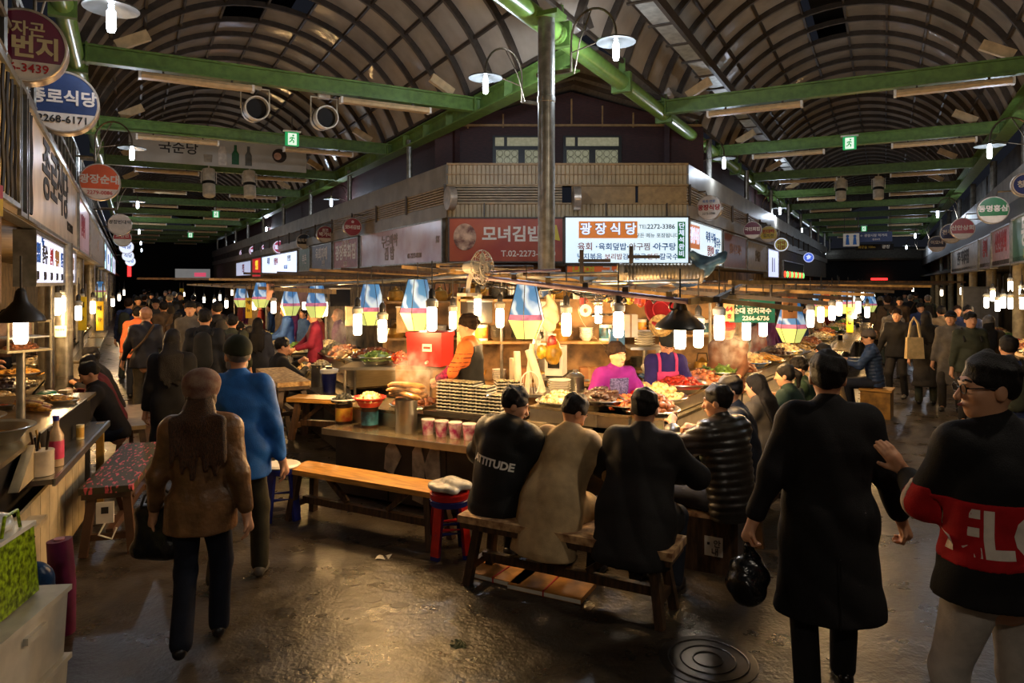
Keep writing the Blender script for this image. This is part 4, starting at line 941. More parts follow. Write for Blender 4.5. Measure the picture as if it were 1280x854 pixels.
    return root_info
def shell(info, name, mat, clip, off=.004):
    """a piece of another colour on the same garment surface"""
    g = info['gar']; return obj(name, sdf_mesh(name, g['prims'], mat, g['step'], [], list(g['clips']) + [clip], g['disp'], off), None, info['root'])
# ---------------------------------------------------------------- small-goods constructors
MFOOD = {k: M('food_' + k, c, .45, var=.3, ns=25, spec=.5, coat=.15) for k, c in dict(pale=(222, 184, 116), rice=(236, 206, 150), brown=(122, 66, 30), dark=(58, 34, 22), orange=(214, 92, 26), red=(176, 44, 22),
        green=(86, 118, 44), cream=(236, 220, 178), gold=(206, 150, 56), grey=(120, 100, 80), meat=(150, 88, 52), cabbage=(186, 200, 130), nori=(34, 36, 28), slice=(216, 196, 150)).items()}
def heap(n, Rr, h, piece, seed=0, flat=1.):
    """dome of n small pieces; piece = (rx, ry, rz)"""
    rg = random.Random(seed); mb = MB()
    mb.lathe([(Rr * .95, 0), (Rr * .8, h * .35), (Rr * .45, h * .72), (0, h * .88)], 14, sc=(1, flat))
    for i in range(n):
        a = rg.random() * 2 * PI; q = math.sqrt(rg.random()) * .97; z = h * (1 - q * q) * .85 + .2 * piece[2]
        k = .8 + .45 * rg.random()
        mb.ball((Rr * q * math.cos(a), Rr * q * math.sin(a) * flat, z), tuple(p * k for p in piece), 6, 4, Euler((rg.uniform(-.5, .5), rg.uniform(-.5, .5), rg.uniform(0, 6.3))))
    return mb
HM = {}
def heapmesh(kind):
    """shared food heaps, unit radius .2"""
    if kind not in HM:
        n, h, pc, m_ = {'rice': (50, .1, (.022, .016, .012), 'rice'), 'pale': (46, .1, (.034, .026, .016), 'pale'), 'jokbal': (40, .11, (.05, .032, .022), 'brown'), 'sundae': (46, .1, (.032, .03, .016), 'dark'), 'tteok': (60, .05, (.036, .014, .014), 'orange'), 'green': (60, .09, (.034, .02, .01), 'green'),
             'jeon': (26, .07, (.075, .075, .01), 'gold'), 'kimchi': (50, .07, (.036, .028, .012), 'red'), 'meat': (52, .1, (.03, .024, .018), 'meat'), 'cabbage': (30, .12, (.055, .05, .02), 'cabbage'), 'mix': (46, .08, (.034, .02, .016), 'slice'), 'nori': (40, .1, (.034, .022, .02), 'nori')}[kind]
        me = heap(n, .2, h, pc, len(HM) * 7 + 3).mesh('food_heap', 0); me.polygons.foreach_set('use_smooth', [True] * len(me.polygons)); me.materials.append(MFOOD[m_]); HM[kind] = me
    return HM[kind]
VES = {}
def vessel(kind):
    if kind not in VES:
        prof, m_ = {'basin': ([(0, 0), (.13, 0), (.2, .085), (.215, .09), (.213, .097), (.195, .09), (.125, .012), (0, .012)], MSTEEL), 'tray': ([(0, 0), (.2, 0), (.225, .03), (.232, .033), (.226, .04), (.198, .012), (0, .012)], MSTEEL),
            'black': ([(0, 0), (.15, 0), (.21, .06), (.22, .062), (.215, .07), (.145, .012), (0, .012)], M('iron_black', (34, 31, 29), .4, .5)), 'red': ([(0, 0), (.13, 0), (.2, .08), (.22, .085), (.215, .095), (.12, .012), (0, .012)], M('basin_red', (206, 52, 28), .35)),
            'blue': ([(0, 0), (.13, 0), (.2, .08), (.22, .085), (.215, .095), (.12, .012), (0, .012)], M('basin_blue', (36, 84, 150), .35)), 'white': ([(0, 0), (.13, 0), (.21, .04), (.22, .042), (.215, .05), (.12, .012), (0, .012)], MWHITE)}[kind]
        me = MB().lathe(prof, 28).mesh('vessel', 40); me.materials.append(m_); VES[kind] = me
    return VES[kind]
def dish(label, p, kind, ves='tray', r=.2, hs=1., rz=0., group=None, flat=1., name=None):
    o = thing(name or {'basin': 'steel_basin', 'tray': 'food_tray', 'black': 'griddle_pan', 'red': 'plastic_basin', 'blue': 'plastic_basin', 'white': 'plate'}[ves], label, 'food', p, rz, group)
    obj('vessel', vessel(ves), None, o, scale=(r / .2, r / .2 * flat, 1.)); base = {'basin': .05, 'tray': .012, 'black': .03, 'red': .05, 'blue': .05, 'white': .012}[ves]
    f = obj('food', heapmesh(kind), None, o, (0, 0, base), scale=(r / .2 * .95, r / .2 * .95 * flat, hs)); f['kind'] = 'stuff'
    return o
def pot(label, p, r, h, food=None, mat=None, lid=False, hs=1.):
    o = thing('stock_pot', label, 'pot', p); m_ = mat or MSTEEL
    obj('pot_body', MB().lathe([(0, 0), (r * .97, 0), (r, .02), (r, h - .02), (r * 1.06, h), (r * 1.06, h + .012), (r * .96, h), (r * .96, h * .8), (0, h * .8)], 28), m_, o)
    for s_ in (-1, 1): obj('handle', MB().tube([(s_ * r, -.05, h * .75), (s_ * (r + .05), -.04, h * .76), (s_ * (r + .05), .04, h * .76), (s_ * r, .05, h * .75)], .009, 6), m_, o)
    if food: f = obj('food', heapmesh(food), None, o, (0, 0, h - .03), scale=(r / .2 * 1.05, r / .2 * 1.05, hs)); f['kind'] = 'stuff'
    if lid: obj('lid', MB().lathe([(r * 1.05, h), (r * .8, h + .035), (.03, h + .055), (.03, h + .08), (0, h + .085)], 24), m_, o)
    return o
def can(label, p, r, h, mat, band=None, name='food_can', cat='can'):
    o = thing(name, label, cat, p)
    obj('can_body', MB().lathe([(0, 0), (r, 0), (r * 1.02, .008), (r, .016), (r, h - .016), (r * 1.02, h - .008), (r, h), (0, h)], 24), mat, o)
    if band: obj('label_print', MB().lathe([(r * 1.012, h * .15), (r * 1.015, h * .16), (r * 1.015, h * .8), (r * 1.012, h * .81)], 24), band, o)
    return o
def bottle(label, p, r, h, mat, cap, lab=None):
    o = thing('bottle', label, 'bottle', p)
    obj('bottle_body', MB().lathe([(0, 0), (r, 0), (r, h * .6), (r * .4, h * .78), (r * .38, h * .92), (0, h * .92)], 18), mat, o)
    obj('cap', MB().lathe([(r * .45, h * .9), (r * .45, h), (0, h)], 14), cap, o)
    if lab: obj('bottle_label', MB().lathe([(r * 1.02, h * .15), (r * 1.03, h * .16), (r * 1.03, h * .5), (r * 1.02, h * .51)], 18), lab, o)
    return o
def carton(label, p, d, mat, rz=0, name='carton', cat='box', flaps=False):
    o = thing(name, label, cat, p, rz)
    obj('carton_body', MB().box((0, 0, d[2] / 2), d), mat, o, smooth=0)
    obj('tape', MB().box((0, 0, d[2] / 2), (d[0] * .12, d[1] + .004, d[2] + .004)), M('tape_tan', (176, 140, 90), .4), o, smooth=0)
    if flaps:
        for s_ in (-1, 1): obj('flap', MB().box((s_ * (d[0] / 2 + d[0] * .12), 0, d[2] + d[0] * .1), (d[0] * .3, d[1], .006), 0, 0, s_ * -.7), mat, o, smooth=0)
    return o
def sack(label, p, r, h, mat, seed=0, name='plastic_bag', cat='bag', knot=True, sq=1.):
    o = thing(name, label, cat, p, seed)
    pr = [ell(V(0, 0, h * .38), V(r, r * sq, h * .4), None, .03), ell(V(r * .3, 0, h * .5), V(r * .6, r * .6 * sq, h * .35), None, .05)]
    if knot: pr += [cone(V(0, 0, h * .7), V(.01, 0, h * .92), r * .25, r * .1, k=.05), cone(V(0, 0, h * .9), V(r * .25, .02, h * 1.02), r * .08, r * .16), cone(V(0, 0, h * .9), V(-r * .25, -.02, h * 1.0), r * .08, r * .15)]
    obj('bag_body', sdf_mesh('bag', pr, mat, max(.012, r * .1), [], [lambda X, Y, Z: .004 - Z], folds(r * .09, seed, 26.)), None, o)
    return o
def bench(label, p, rz, ln, wd, z, topm, legm, group=None, name='bench', cat='bench', cushion=None):
    """long bench; local x along"""
    o = thing(name, label, cat, p, rz, group)
    obj('seat', MB().box((0, 0, z - .02), (ln, wd, .045)), topm, o, smooth=0)
    for sx in (-1, 1):
        for sy in (-1, 1): obj('leg', MB().bar((sx * (ln / 2 - .12), sy * (wd / 2 - .05), z - .04), (sx * (ln / 2 - .06), sy * (wd / 2 + .0), .0), .055, .06, (0, 1, 0)), legm, o, smooth=0)
        obj('cross_rail', MB().box((sx * (ln / 2 - .09), 0, .14), (.04, wd, .05)), legm, o, smooth=0)
    obj('stretcher', MB().box((0, 0, .16), (ln - .2, .05, .06)), legm, o, smooth=0)
    for sx in (-1, 1): obj('brace', MB().bar((sx * (ln / 2 - .35), 0, z - .05), (sx * (ln / 2 - .6), 0, .2), .04, .04), legm, o, smooth=0)
    if cushion: obj('cushion', MB().box((0, 0, z + .025), (ln + .03, wd + .03, .05)), cushion, o, smooth=0)
    return o
def stool(label, p, mat, top=None, rz=0, z=.46, group=None):
    o = thing('plastic_stool', label, 'stool', p, rz, group)
    obj('seat', MB().lathe([(0, z), (.14, z), (.155, z - .01), (.15, z - .05), (.13, z - .05), (.13, z - .02), (0, z - .02)], 20), mat, o)
    for a in range(4):
        c, s_ = math.cos(PI / 4 + a * PI / 2), math.sin(PI / 4 + a * PI / 2)
        obj('leg', MB().bar((.12 * c, .12 * s_, z - .03), (.175 * c, .175 * s_, 0), .075, .03, (c, s_, 0)), mat, o, smooth=0)
    obj('ring', MB().tube([(.155 * math.cos(PI / 4 + a * PI / 2), .155 * math.sin(PI / 4 + a * PI / 2), .19) for a in range(4)], .018, 6, closed=True), mat, o)
    if top: obj('seat_pad', MB().lathe([(0, z + .03), (.14, z + .03), (.16, z + .015), (.15, z + .002), (0, z + .002)], 20), top, o)
    return o

# ---------------------------------------------------------------- bulbs, shades and printed lanterns
MBULB = M('bulb_lit', (255, 255, 255), .4, var=0, emit=10, ecol=(255, 238, 208)); MSOCK = M('socket', (40, 38, 36), .4); MCLEAR = M('collar_plastic', (190, 186, 170), .25, var=0)
CANZ = 2.08; WARM = (255, 200, 128)
bulb0 = None
def bulb(px, py, Y, label, watt=12., group='stall bulbs', p=None, cool=False, top=CANZ):
    global bulb0
    p = p or at(px, py, Y)
    if bulb0 is None:
        o = thing('pendant_bulb', label, 'bulb', p, 0, group); bulb0 = o
        obj('tube', MB().lathe([(0, -.11), (.03, -.108), (.042, -.09), (.044, .0), (.042, .085), (.03, .1), (.03, .11)], 16), MBULB, o)
        obj('collar', MB().lathe([(.03, .1), (.052, .1), (.055, .15), (.035, .17), (.02, .175)], 16), MCLEAR, o)
        obj('socket', MB().lathe([(.022, .15), (.03, .17), (.03, .23), (.012, .26), (0, .26)], 12), MSOCK, o)
        obj('cord', MB().cyl((0, 0, .25), (0, 0, .5), .006, n=5), MSOCK, o)
    else: o = dup(bulb0, p, 0, label, group)
    if watt: lamp(p + Vector((0, 0, -.17)), watt * 2.0, (255, 236, 210) if cool else WARM, .06)
    return o
def lantern_mats():
    up = bpy.data.materials.new('lantern_print'); up.use_nodes = True; nt = up.node_tree; b = nt.nodes['Principled BSDF']
    tc = nt.nodes.new('ShaderNodeTexCoord'); wv = nt.nodes.new('ShaderNodeTexWave'); wv.inputs['Scale'].default_value = 1.3; wv.inputs['Distortion'].default_value = 9; wv.inputs['Detail'].default_value = 2.5; wv.inputs['Detail Scale'].default_value = 2.2
    mp = nt.nodes.new('ShaderNodeMapping'); mp.inputs['Rotation'].default_value = (.4, .6, .3); nt.links.new(tc.outputs['Object'], mp.inputs[0]); nt.links.new(mp.outputs[0], wv.inputs['Vector'])
    r = nt.nodes.new('ShaderNodeValToRGB'); e = r.color_ramp.elements; e[0].color = (*lin((64, 118, 176)), 1); e[1].color = (*lin((176, 204, 232)), 1); e[0].position = .5; e[1].position = 1.0
    nt.links.new(wv.outputs[0], r.inputs[0]); nt.links.new(r.outputs[0], b.inputs['Base Color']); nt.links.new(r.outputs[0], b.inputs['Emission Color']); b.inputs['Emission Strength'].default_value = .42; b.inputs['Roughness'].default_value = .35
    return up
MLUP = lantern_mats(); MLLO = M('lantern_yellowgreen', (208, 220, 120), .4, var=.12, ns=5, emit=.5, ecol=(212, 226, 128)); MLPK = M('lantern_pink', (206, 120, 150), .4, var=.3, ns=9, emit=.4, ecol=(206, 120, 150))
lan0 = None
def lantern(px, py, hpx, label, dark=False):
    global lan0
    Y = .5 * FPX / hpx; p = at(px, py, Y)
    if lan0 is None:
        o = thing('printed_lantern', label, 'lantern', p, .35, 'printed lanterns'); lan0 = o
        def hexr(r, z): return [(r * math.cos(PI / 3 * k), r * math.sin(PI / 3 * k), z) for k in range(6)]
        def fr(r0, z0, r1, z1): return MB().add(hexr(r0, z0) + hexr(r1, z1), [(k, (k + 1) % 6, 6 + (k + 1) % 6, 6 + k) for k in range(6)])
        up = obj('printed_shade', fr(.165, -.03, .095, .25), MLUP, o, smooth=0); obj('pink_border', fr(.18, -.08, .165, -.03), MLPK, up, smooth=0)
        lo = fr(.1, -.25, .18, -.08); lo.f.append(tuple(range(6))[::-1]); obj('lower_shade', lo, MLLO, o, smooth=0)
        mb = MB()
        for k in range(6):
            c, s_ = math.cos(PI / 3 * k), math.sin(PI / 3 * k); mb.tube([(.1 * c, .1 * s_, -.25), (.18 * c, .18 * s_, -.08), (.095 * c, .095 * s_, .25)], .004, 4)
        obj('wire_frame', mb, MSOCK, o); obj('cord', MB().cyl((0, 0, .24), (0, 0, .42), .005, n=5).tube([(-.095, 0, .25), (0, 0, .27), (.095, 0, .25)], .005, 4), MSOCK, o)
    else: o = dup(lan0, p, random.uniform(0, 1), label)
    return o
def bell_shade(label, p, r, mat):
    o = thing('bell_pendant', label, 'lamp', p)
    obj('shade', MB().lathe([(r, -.02), (r * 1.02, -.01), (r * .95, .02), (r * .6, .075), (r * .3, .13), (r * .22, .2), (r * .1, .22), (0, .22), ] + [(r * .2, .19), (r * .27, .125), (r * .56, .065), (r * .92, .012), (r * .99, -.016)][:0], 28), mat, o)
    obj('shade_liner', MB().lathe([(r * .98, -.012), (r * .9, .01), (r * .55, .06), (r * .25, .12), (0, .13)], 28), M('shade_inside', (200, 196, 180), .4), o)
    obj('cord', MB().cyl((0, 0, .2), (0, 0, .45), .007, n=6), MSOCK, o)
    obj('tube', MB().lathe([(0, -.18), (.035, -.175), (.046, -.15), (.046, -.02), (.03, .03), (.03, .1)], 16), MBULB, o)
    return o
# ---------------------------------------------------------------- the food-stall island
MPAN1 = M('counter_dark', (52, 44, 36), .5, var=.2, ns=4); MDECK = M('deck_steel', (176, 160, 128), .25, .8, var=.1, bump=.03, bs=10)
def counter(name, label, o_, rz, ln, dp, zl, zd, panelm=None, npan=4, extra=True, ledge=.34):
    """stall counter: local x along the front, y into the stall; front edge of ledge at y=0"""
    o = thing(name, label, 'counter', o_, rz)
    obj('ledge', MB().box((ln / 2, ledge / 2 + .01, zl - .02), (ln, ledge, .04)), MDECK, o, smooth=0)
    obj('ledge_lip', MB().box((ln / 2, .0, zl - .03), (ln, .02, .06)), MSTEEL, o, smooth=0)
    w_ = ln / npan
    for k in range(npan): obj('front_panel', MB().box((w_ * (k + .5), .2, (zl - .05) / 2 + .02), (w_ - .015, .03, zl - .08)), panelm or MPAN1, o, smooth=0)
    obj('carcass', MB().box((ln / 2, .22 + (dp - .22) / 2, zl / 2 - .02), (ln - .02, dp - .24, zl - .06)), MPAN1, o, smooth=0)
    obj('riser', MB().box((ln / 2, ledge + .02, (zl + zd) / 2), (ln - .01, .02, zd - zl)), MSTEEL, o, smooth=0)
    obj('deck', MB().box((ln / 2, (ledge + .02 + dp) / 2, zd - .015), (ln, dp - ledge, .03)), MDECK, o, smooth=0)
    return o
ZL, ZD = .70, .86
def world(o_, rz, x, y, z): c, s_ = math.cos(rz), math.sin(rz); return Vector((o_[0] + x * c - y * s_, o_[1] + x * s_ + y * c, z))
A0 = R(5.2, -4.85); ARF = AR
counter('stall_counter', 'long steel-topped food counter facing the yellow bench and the seated row', A0, AR, 3.3, .95, ZL, ZD, npan=5)
cf = lambda x, y, z: world(A0, AR, x, y, z)
c_ = bpy.data.objects['stall_counter']
for x, pol in ((.62, [(0, 0), (.1, -.05), (.2, .14), (.1, .3), (.02, .2)]), (.95, [(0, -.25), (.12, -.28), (.14, .05), (.2, -.24), (.32, -.2), (.3, .3), (.2, .26), (.14, .1), (.08, .32), (0, .2)]), (2.0, [(0, -.2), (.3, -.22), (.28, .25), (.02, .26)])):
    obj('torn_poster', MB().prism([(x + a, .34 + b) for a, b in pol], .17, .182, 'xz'), M('torn_paper', (170, 158, 140), .8, var=.2), c_, smooth=0)
# right-hand arm of the stall along the right alley (front faces the alley)
ARM = math.radians(-27.92 - 7)
B0 = R(5.25, -1.52)
counter('stall_counter', 'long food counter running along the right alley, lined with diners', world(B0, ARM, 0, 0, 0), ARM + PI / 2, 7.4, .74, ZL, ZD, npan=9)
cr = lambda x, y, z: world(B0, ARM + PI / 2, x, y, z)
# second stall on the left alley side
D0 = L(8.75, 2.08); D1 = AL - PI / 2
counter('stall_counter', 'dark food counter on the left alley with a steel box and a blue cup', world(D0, D1, -3.3, 0, 0), D1, 3.3, 1.0, .72, .8, npan=5)
cl2 = lambda x, y, z: world(world(D0, D1, -3.3, 0, 0), D1, x, y, z)

# --- near counter goods
wood_dk = M('tray_dark', (40, 34, 30), .4)
mlabel1 = M('tin_label_red', (190, 60, 34), .4, rgb2=(214, 176, 60), ns=10); mlabel2 = M('tin_label_blue', (60, 130, 160), .4, rgb2=(20, 36, 50), ns=9); mtin = M('tin_dark', (64, 44, 34), .35, .4)
can('dark food tin with red and yellow label under a plate of rolls', atz(430, 529, ZL), .085, .2, mtin, mlabel1)
dish('plate of dark seaweed rolls standing on the red-labelled tin', atz(430, 529, ZL) + Vector((0, 0, .205)), 'nori', 'white', .13, .8)
can('dark food tin with blue picture label under the red basin', atz(462, 534, ZL), .085, .2, mtin, mlabel2)
dish('red plastic basin heaped with pale rice on the blue-labelled tin', atz(462, 534, ZL) + Vector((0, 0, .205)), 'rice', 'red', .15, 1.0)
carton('plain white carton between the two food tins', atz(447, 524, ZL) + Vector((.0, .12, 0)), (.14, .12, .2), M('carton_white', (214, 196, 160), .6), AR)
pot('tall steel stock pot under the heap of sausages', atz(508, 540, ZL), .105, .3)
pot_p = atz(508, 540, ZL)
tr_ = dish('tray of brown pork pieces behind the sausages', cf(.62, .66, ZD), 'jokbal', 'tray', .22, 1.1)
MSAUS = M('sausage_skin', (166, 120, 66), .35, var=.3, ns=12, coat=.3)
sp_ = pot_p + Vector((0, 0, .325))
for k in range(9):
    q = k % 4; lv = k // 4; pts = [(-.2 + .4 * i / 8, .02 * math.sin(i * .8 + k), .025 * math.sin(PI * i / 8)) for i in range(9)]
    mb = MB().tube(pts, [.012] + [.027] * 7 + [.012], 10)
    o = obj('sausage', mb, MSAUS, None, sp_ + Vector((.0, 0, .02 + lv * .045)) + Vector((math.sin(-AR) * 0, (q - 1.5) * .052 + lv * .015, 0)), (0, 0, AR + .12 * ((k * 7) % 3 - 1)))
    T(o, 'long pale brown sausage piled on the stock pot', 'sausage', 'sausages piled on the stock pot')
tray_p = cf(1.45, .52, ZD)
o = thing('display_tray', 'low black tray carrying the stacked roll packs', 'tray', tray_p, AR)
obj('tray_plate', MB().box((0, 0, .01), (.95, .4, .02)), wood_dk, o, smooth=0); obj('tray_lip', MB().box((0, -.2, .03), (.95, .02, .03)).box((0, .2, .03), (.95, .02, .03)), wood_dk, o, smooth=0)
# roll packs: foam tray with wrapped dark rolls
pk0 = None
for col in range(5):
    for lv in range((9, 9, 9, 8, 6)[col]):
        px_ = -.37 + col * .145
        p = world(tray_p, AR, px_ + .004 * ((lv * 3) % 3 - 1), .05, ZD + .022 + .124 * 0 + lv * .032)
        lab = 'foam pack of sliced seaweed rolls in the tall stacks on the black tray'
        if pk0 is None:
            pk0 = thing('roll_pack', lab, 'food pack', p, AR, 'stacked roll packs on the black tray')
            obj('foam_tray', MB().box((0, 0, .004), (.13, .18, .008), top=(1.05, 1.05)), MWHITE, pk0, smooth=0)
            mb = MB()
            for q in range(3): mb.tube([(-.045 + .045 * q, -.08, .018), (-.045 + .045 * q, .08, .018)], .0125, 7)
            obj('rolls', mb, MFOOD['nori'], pk0)
            obj('wrap', MB().box((0, 0, .0285), (.125, .172, .002)), M('wrap_film', (206, 196, 160), .15, var=.4, ns=40), pk0, smooth=0)
        else: dup(pk0, p, AR, lab)
cup0 = None
mcup = M('cup_print', (226, 214, 220), .4, rgb2=(170, 40, 110), ns=16, var=.1)
for k in range(6):
    p = world(tray_p, AR, -.4 + k * .15, -.25, ZD - .02)
    p = cf(1.08 + k * .15, .24, ZL)
    if cup0 is None:
        cup0 = thing('noodle_cup', 'white and magenta printed noodle cup in the row before the roll packs', 'cup', p, 0, 'noodle cups on the ledge')
        obj('cup_body', MB().lathe([(0, 0), (.048, 0), (.062, .13), (.066, .132), (.066, .138), (0, .138)], 18), mcup, cup0); obj('lid', MB().lathe([(.064, .139), (.064, .144), (0, .145)], 18), MWHITE, cup0)
    else: dup(cup0, p, k * 1.1)
ZT = 1.0
def tier(label, base_, rz, x0, x1, y0, y1, z0, z1):
    o = thing('steel_tier', label, 'display stand', world(base_, rz, (x0 + x1) / 2, (y0 + y1) / 2, z0), rz)
    obj('tier_top', MB().box((0, 0, z1 - z0 - .01), (x1 - x0, y1 - y0, .02)), MDECK, o, smooth=0); obj('tier_front', MB().box((0, -(y1 - y0) / 2 + .01, (z1 - z0) / 2), (x1 - x0 - .02, .015, z1 - z0 - .02)), MSTEEL, o, smooth=0); obj('tier_back', MB().box((0, (y1 - y0) / 2 - .01, (z1 - z0) / 2), (x1 - x0 - .02, .015, z1 - z0 - .02)), MSTEEL, o, smooth=0)
tier('raised steel tier of food before the vendor in purple', A0, AR, 2.0, 3.25, .5, .95, ZD, ZT)
tier('raised steel tier of food along the right counter', B0, ARM + PI / 2, .35, 7.2, .42, .74, ZD, ZT)
tier('raised tier of food on the left alley counter', world(D0, D1, -3.3, 0, 0), D1, .1, 2.7, .62, .98, .8, .98)
# behind seated men: dishes along the deck of the front counter
for k, (x, y, kind, ves, r, lab) in enumerate(((2.62, .62, 'sundae', 'basin', .24, 'basin of sliced blood sausage before the vendor in purple'), (3.05, .6, 'jokbal', 'tray', .23, 'tray of glazed pork trotters before the vendor in purple'), (2.2, .65, 'mix', 'tray', .19, 'tray of sliced sausage on the raised tier'), (2.35, .3, 'jeon', 'white', .12, 'plate of pancakes at the foot of the raised tier'))):
    dish(lab, cf(x, y if y < .5 else .73, ZL if y < .5 else ZT), kind, ves, r, 1.35)
# right-hand arm goods
g_ = 'dishes on the right-hand counter'
for k, (x, y, kind, ves, r, lab) in enumerate(((.35, .62, 'tteok', 'black', .3, 'wide black pan of orange spicy rice cakes at the counter corner'), (.35, .2, 'cabbage', 'white', .17, 'pale green cabbage heap on a plate at the counter corner'), (.95, .66, 'pale', 'tray', .26, 'tray of pale fritters next to the rice cakes'), (1.1, .25, 'kimchi', 'white', .13, 'plate of red kimchi on the right counter ledge'),
        (1.55, .62, 'kimchi', 'basin', .26, 'steel basin of red kimchi on the right counter deck'), (2.15, .62, 'meat', 'tray', .28, 'tray of brown braised meat on the right counter deck'), (2.75, .6, 'green', 'basin', .25, 'basin of green vegetables on the right counter deck'), (3.35, .64, 'jokbal', 'tray', .28, 'tray of glazed trotters on the right counter deck'),
        (3.95, .6, 'pale', 'blue', .25, 'blue basin of pale dumplings on the right counter deck'), (4.55, .62, 'jeon', 'black', .28, 'black griddle of golden pancakes on the right counter deck'), (5.15, .62, 'sundae', 'basin', .26, 'basin of dark blood sausage on the right counter deck'), (5.8, .62, 'rice', 'basin', .27, 'basin of mounded rice at the far end of the right counter'))):
    dish(lab, cr(x + (.35 if y > .3 else 0), .2 if y < .3 else .58, ZL if y < .3 else ZT), kind, ves, r, 1.5, group=None)
obj_ = dish('plate of noodles before the diner in the padded jacket', cr(.0, .17, ZL), 'mix', 'white', .13, .6)
# second-stall goods on the left alley side
can_blue = M('cup_blue', (26, 34, 96), .35)
o = thing('blue_cup', 'tall dark blue cup with white rim on the left alley counter', 'cup', cl2(3.05, .16, .72)); obj('cup_body', MB().lathe([(0, 0), (.075, 0), (.095, .26), (0, .26)], 20), can_blue, o); obj('cup_rim', MB().lathe([(.096, .24), (.115, .25), (.115, .29), (.09, .3), (0, .3)], 20), MWHITE, o); obj('lid_knob', MB().lathe([(.04, .3), (.045, .33), (0, .335)], 12), MBLACK, o)
pot('steel pot heaped with pale rice beside the blue cup', cl2(2.45, .2, .72), .13, .28, 'rice', hs=1.1)
o = thing('steel_box', 'plain steel box stove on the left alley counter under a food tray', 'stove', cl2(3.12, .72, .8), D1); obj('box_body', MB().box((.0, 0, .15), (.5, .62, .3)), M('brushed_steel', (168, 150, 112), .3, .7, var=.06, stretch=(1, 1, 12)), o, smooth=0); obj('box_rim', MB().box((0, 0, .31), (.53, .65, .02)), MSTEEL, o, smooth=0); obj('knob', MB().cyl((-.26, -.2, .12), (-.29, -.2, .12), .02), MBLACK, o)
top_ = cl2(3.12, .72, 1.12)
dish('large tray of brown braised pieces on the steel box stove', top_, 'jokbal', 'tray', .28, 1.3)
for x, y, kind, ves, r, lab in ((2.55, .65, 'rice', 'basin', .27, 'wide basin mounded with pale bean sprouts'), (2.0, .6, 'jeon', 'black', .26, 'griddle of golden pancakes on the left alley counter'), (1.45, .65, 'jokbal', 'tray', .26, 'tray of trotters on the left alley counter'), (.9, .6, 'nori', 'tray', .24, 'tray of striped rolls on the left alley counter'), (.35, .62, 'mix', 'basin', .25, 'basin of fish cakes at the far end of the left alley counter'), (1.9, .18, 'mix', 'white', .14, 'plate of snacks on the left alley ledge'), (1.35, .18, 'pale', 'white', .14, 'plate of pale dumplings on the left alley ledge')):
    dish(lab, cl2(x, y if y < .3 else .8, .72 if y < .3 else .98), kind, ves, r, 1.7)
# gap between the two stalls: low bench, stove tops
for k, (px, py, z, kind, ves, r, lab) in enumerate(((470, 455, 1.05, 'green', 'basin', .2, 'basin of green vegetables by the red drink cooler'), (500, 447, 1.1, 'orange', 'red', .16, ''), )):
    if lab:
        p = at(px, py, 8.15); z = p.z; o = thing('small_table', 'low steel table behind the stock pot carrying a vegetable basin', 'table', (p.x, p.y, 0)); obj('table_top', MB().box((0, 0, z - .02), (.7, .6, .03)), MSTEEL, o, smooth=0)
        for sx in (-1, 1):
            for sy in (-1, 1): obj('leg', MB().cyl((sx * .3, sy * .25, 0), (sx * .3, sy * .25, z - .03), .016, n=8), MSTEEL, o)
        dish(lab, p, kind, ves, r, 1.2)
        dish('small red basin of orange vegetables beside the drink cooler', p + Vector((.28, .05, 0)), 'tteok', 'red', .13, 1.6)
# red drink cooler on a cabinet
cp = at(538, 456, 7.7)
o = thing('cooler_cabinet', 'brown back cabinet under the red drink cooler', 'cabinet', (cp.x + .05, cp.y + .15, 0), -.1); obj('cabinet_body', MB().box((0, 0, cp.z / 2), (.8, .5, cp.z)), M('cabinet_brown', (120, 88, 52), .5), o, smooth=0)
for sx in (-1, 1): obj('cabinet_door', MB().box((sx * .2, -.26, cp.z / 2), (.37, .02, cp.z - .1)), M('cabinet_door', (146, 108, 64), .5), o, smooth=0)
o = thing('drink_cooler', 'red drink cooler with white emblem and spigot beside the striped-sleeve vendor', 'cooler', (cp.x, cp.y, cp.z), -.35)
mr = M('cooler_red', (186, 34, 30), .3, var=.05)
obj('cooler_body', MB().box((0, 0, .16), (.4, .3, .32), top=(1.04, 1.04)), mr, o, smooth=0); obj('cooler_lid', MB().box((0, 0, .34), (.43, .33, .05)), mr, o, smooth=0)
e_ = obj('emblem', MB().box((.04, -.16, .2), (.11, .008, .08)), MTXW, o, smooth=0); obj('emblem_slot', MB().box((.04, -.166, .2), (.08, .004, .025)), mr, e_, smooth=0); obj('spigot', MB().cyl((.04, -.15, .05), (.04, -.19, .04), .014), MWHITE, o)

# --- benches and stools around the island
bench('yellow plank bench before the dark counter front', R(4.76, -3.93), AR, 1.64, .3, .455, MWOOD, MDWOOD)
bench('short yellow plank bench tucked between the two stalls', atz(405, 548, .44), AR + .25, .75, .26, .44, MWOOD, MDWOOD)
mfl = M('floral_cloth', (198, 164, 112), .7, rgb2=(120, 84, 48), ns=22)
bench('cloth-covered bench along the left alley counter', atz(352, 520, .48), AL + PI / 2, 1.5, .34, .46, MDWOOD, MDWOOD, cushion=mfl)
mpl = M('plaid_cover', (214, 178, 130), .6, rgb2=(130, 92, 62), ns=16)
bench('bench with plaid cover under the row of seated men', R(4.38, -1.9), AR, 1.5, .32, .43, MDWOOD, MDWOOD, cushion=mpl)
mbl = M('stool_blue', (30, 40, 120), .35); mrd = M('stool_red', (200, 36, 30), .35)
_p = at(353, 640, 6.35); _p.z = 0
stool('blue plastic stool with white pad beside the yellow bench', _p, mbl, MWHITE, .3)
p = atz(562, 692, 0)
stool('blue plastic stool, lowest of the stack at the bench end', p, mbl, None, .2, .44)
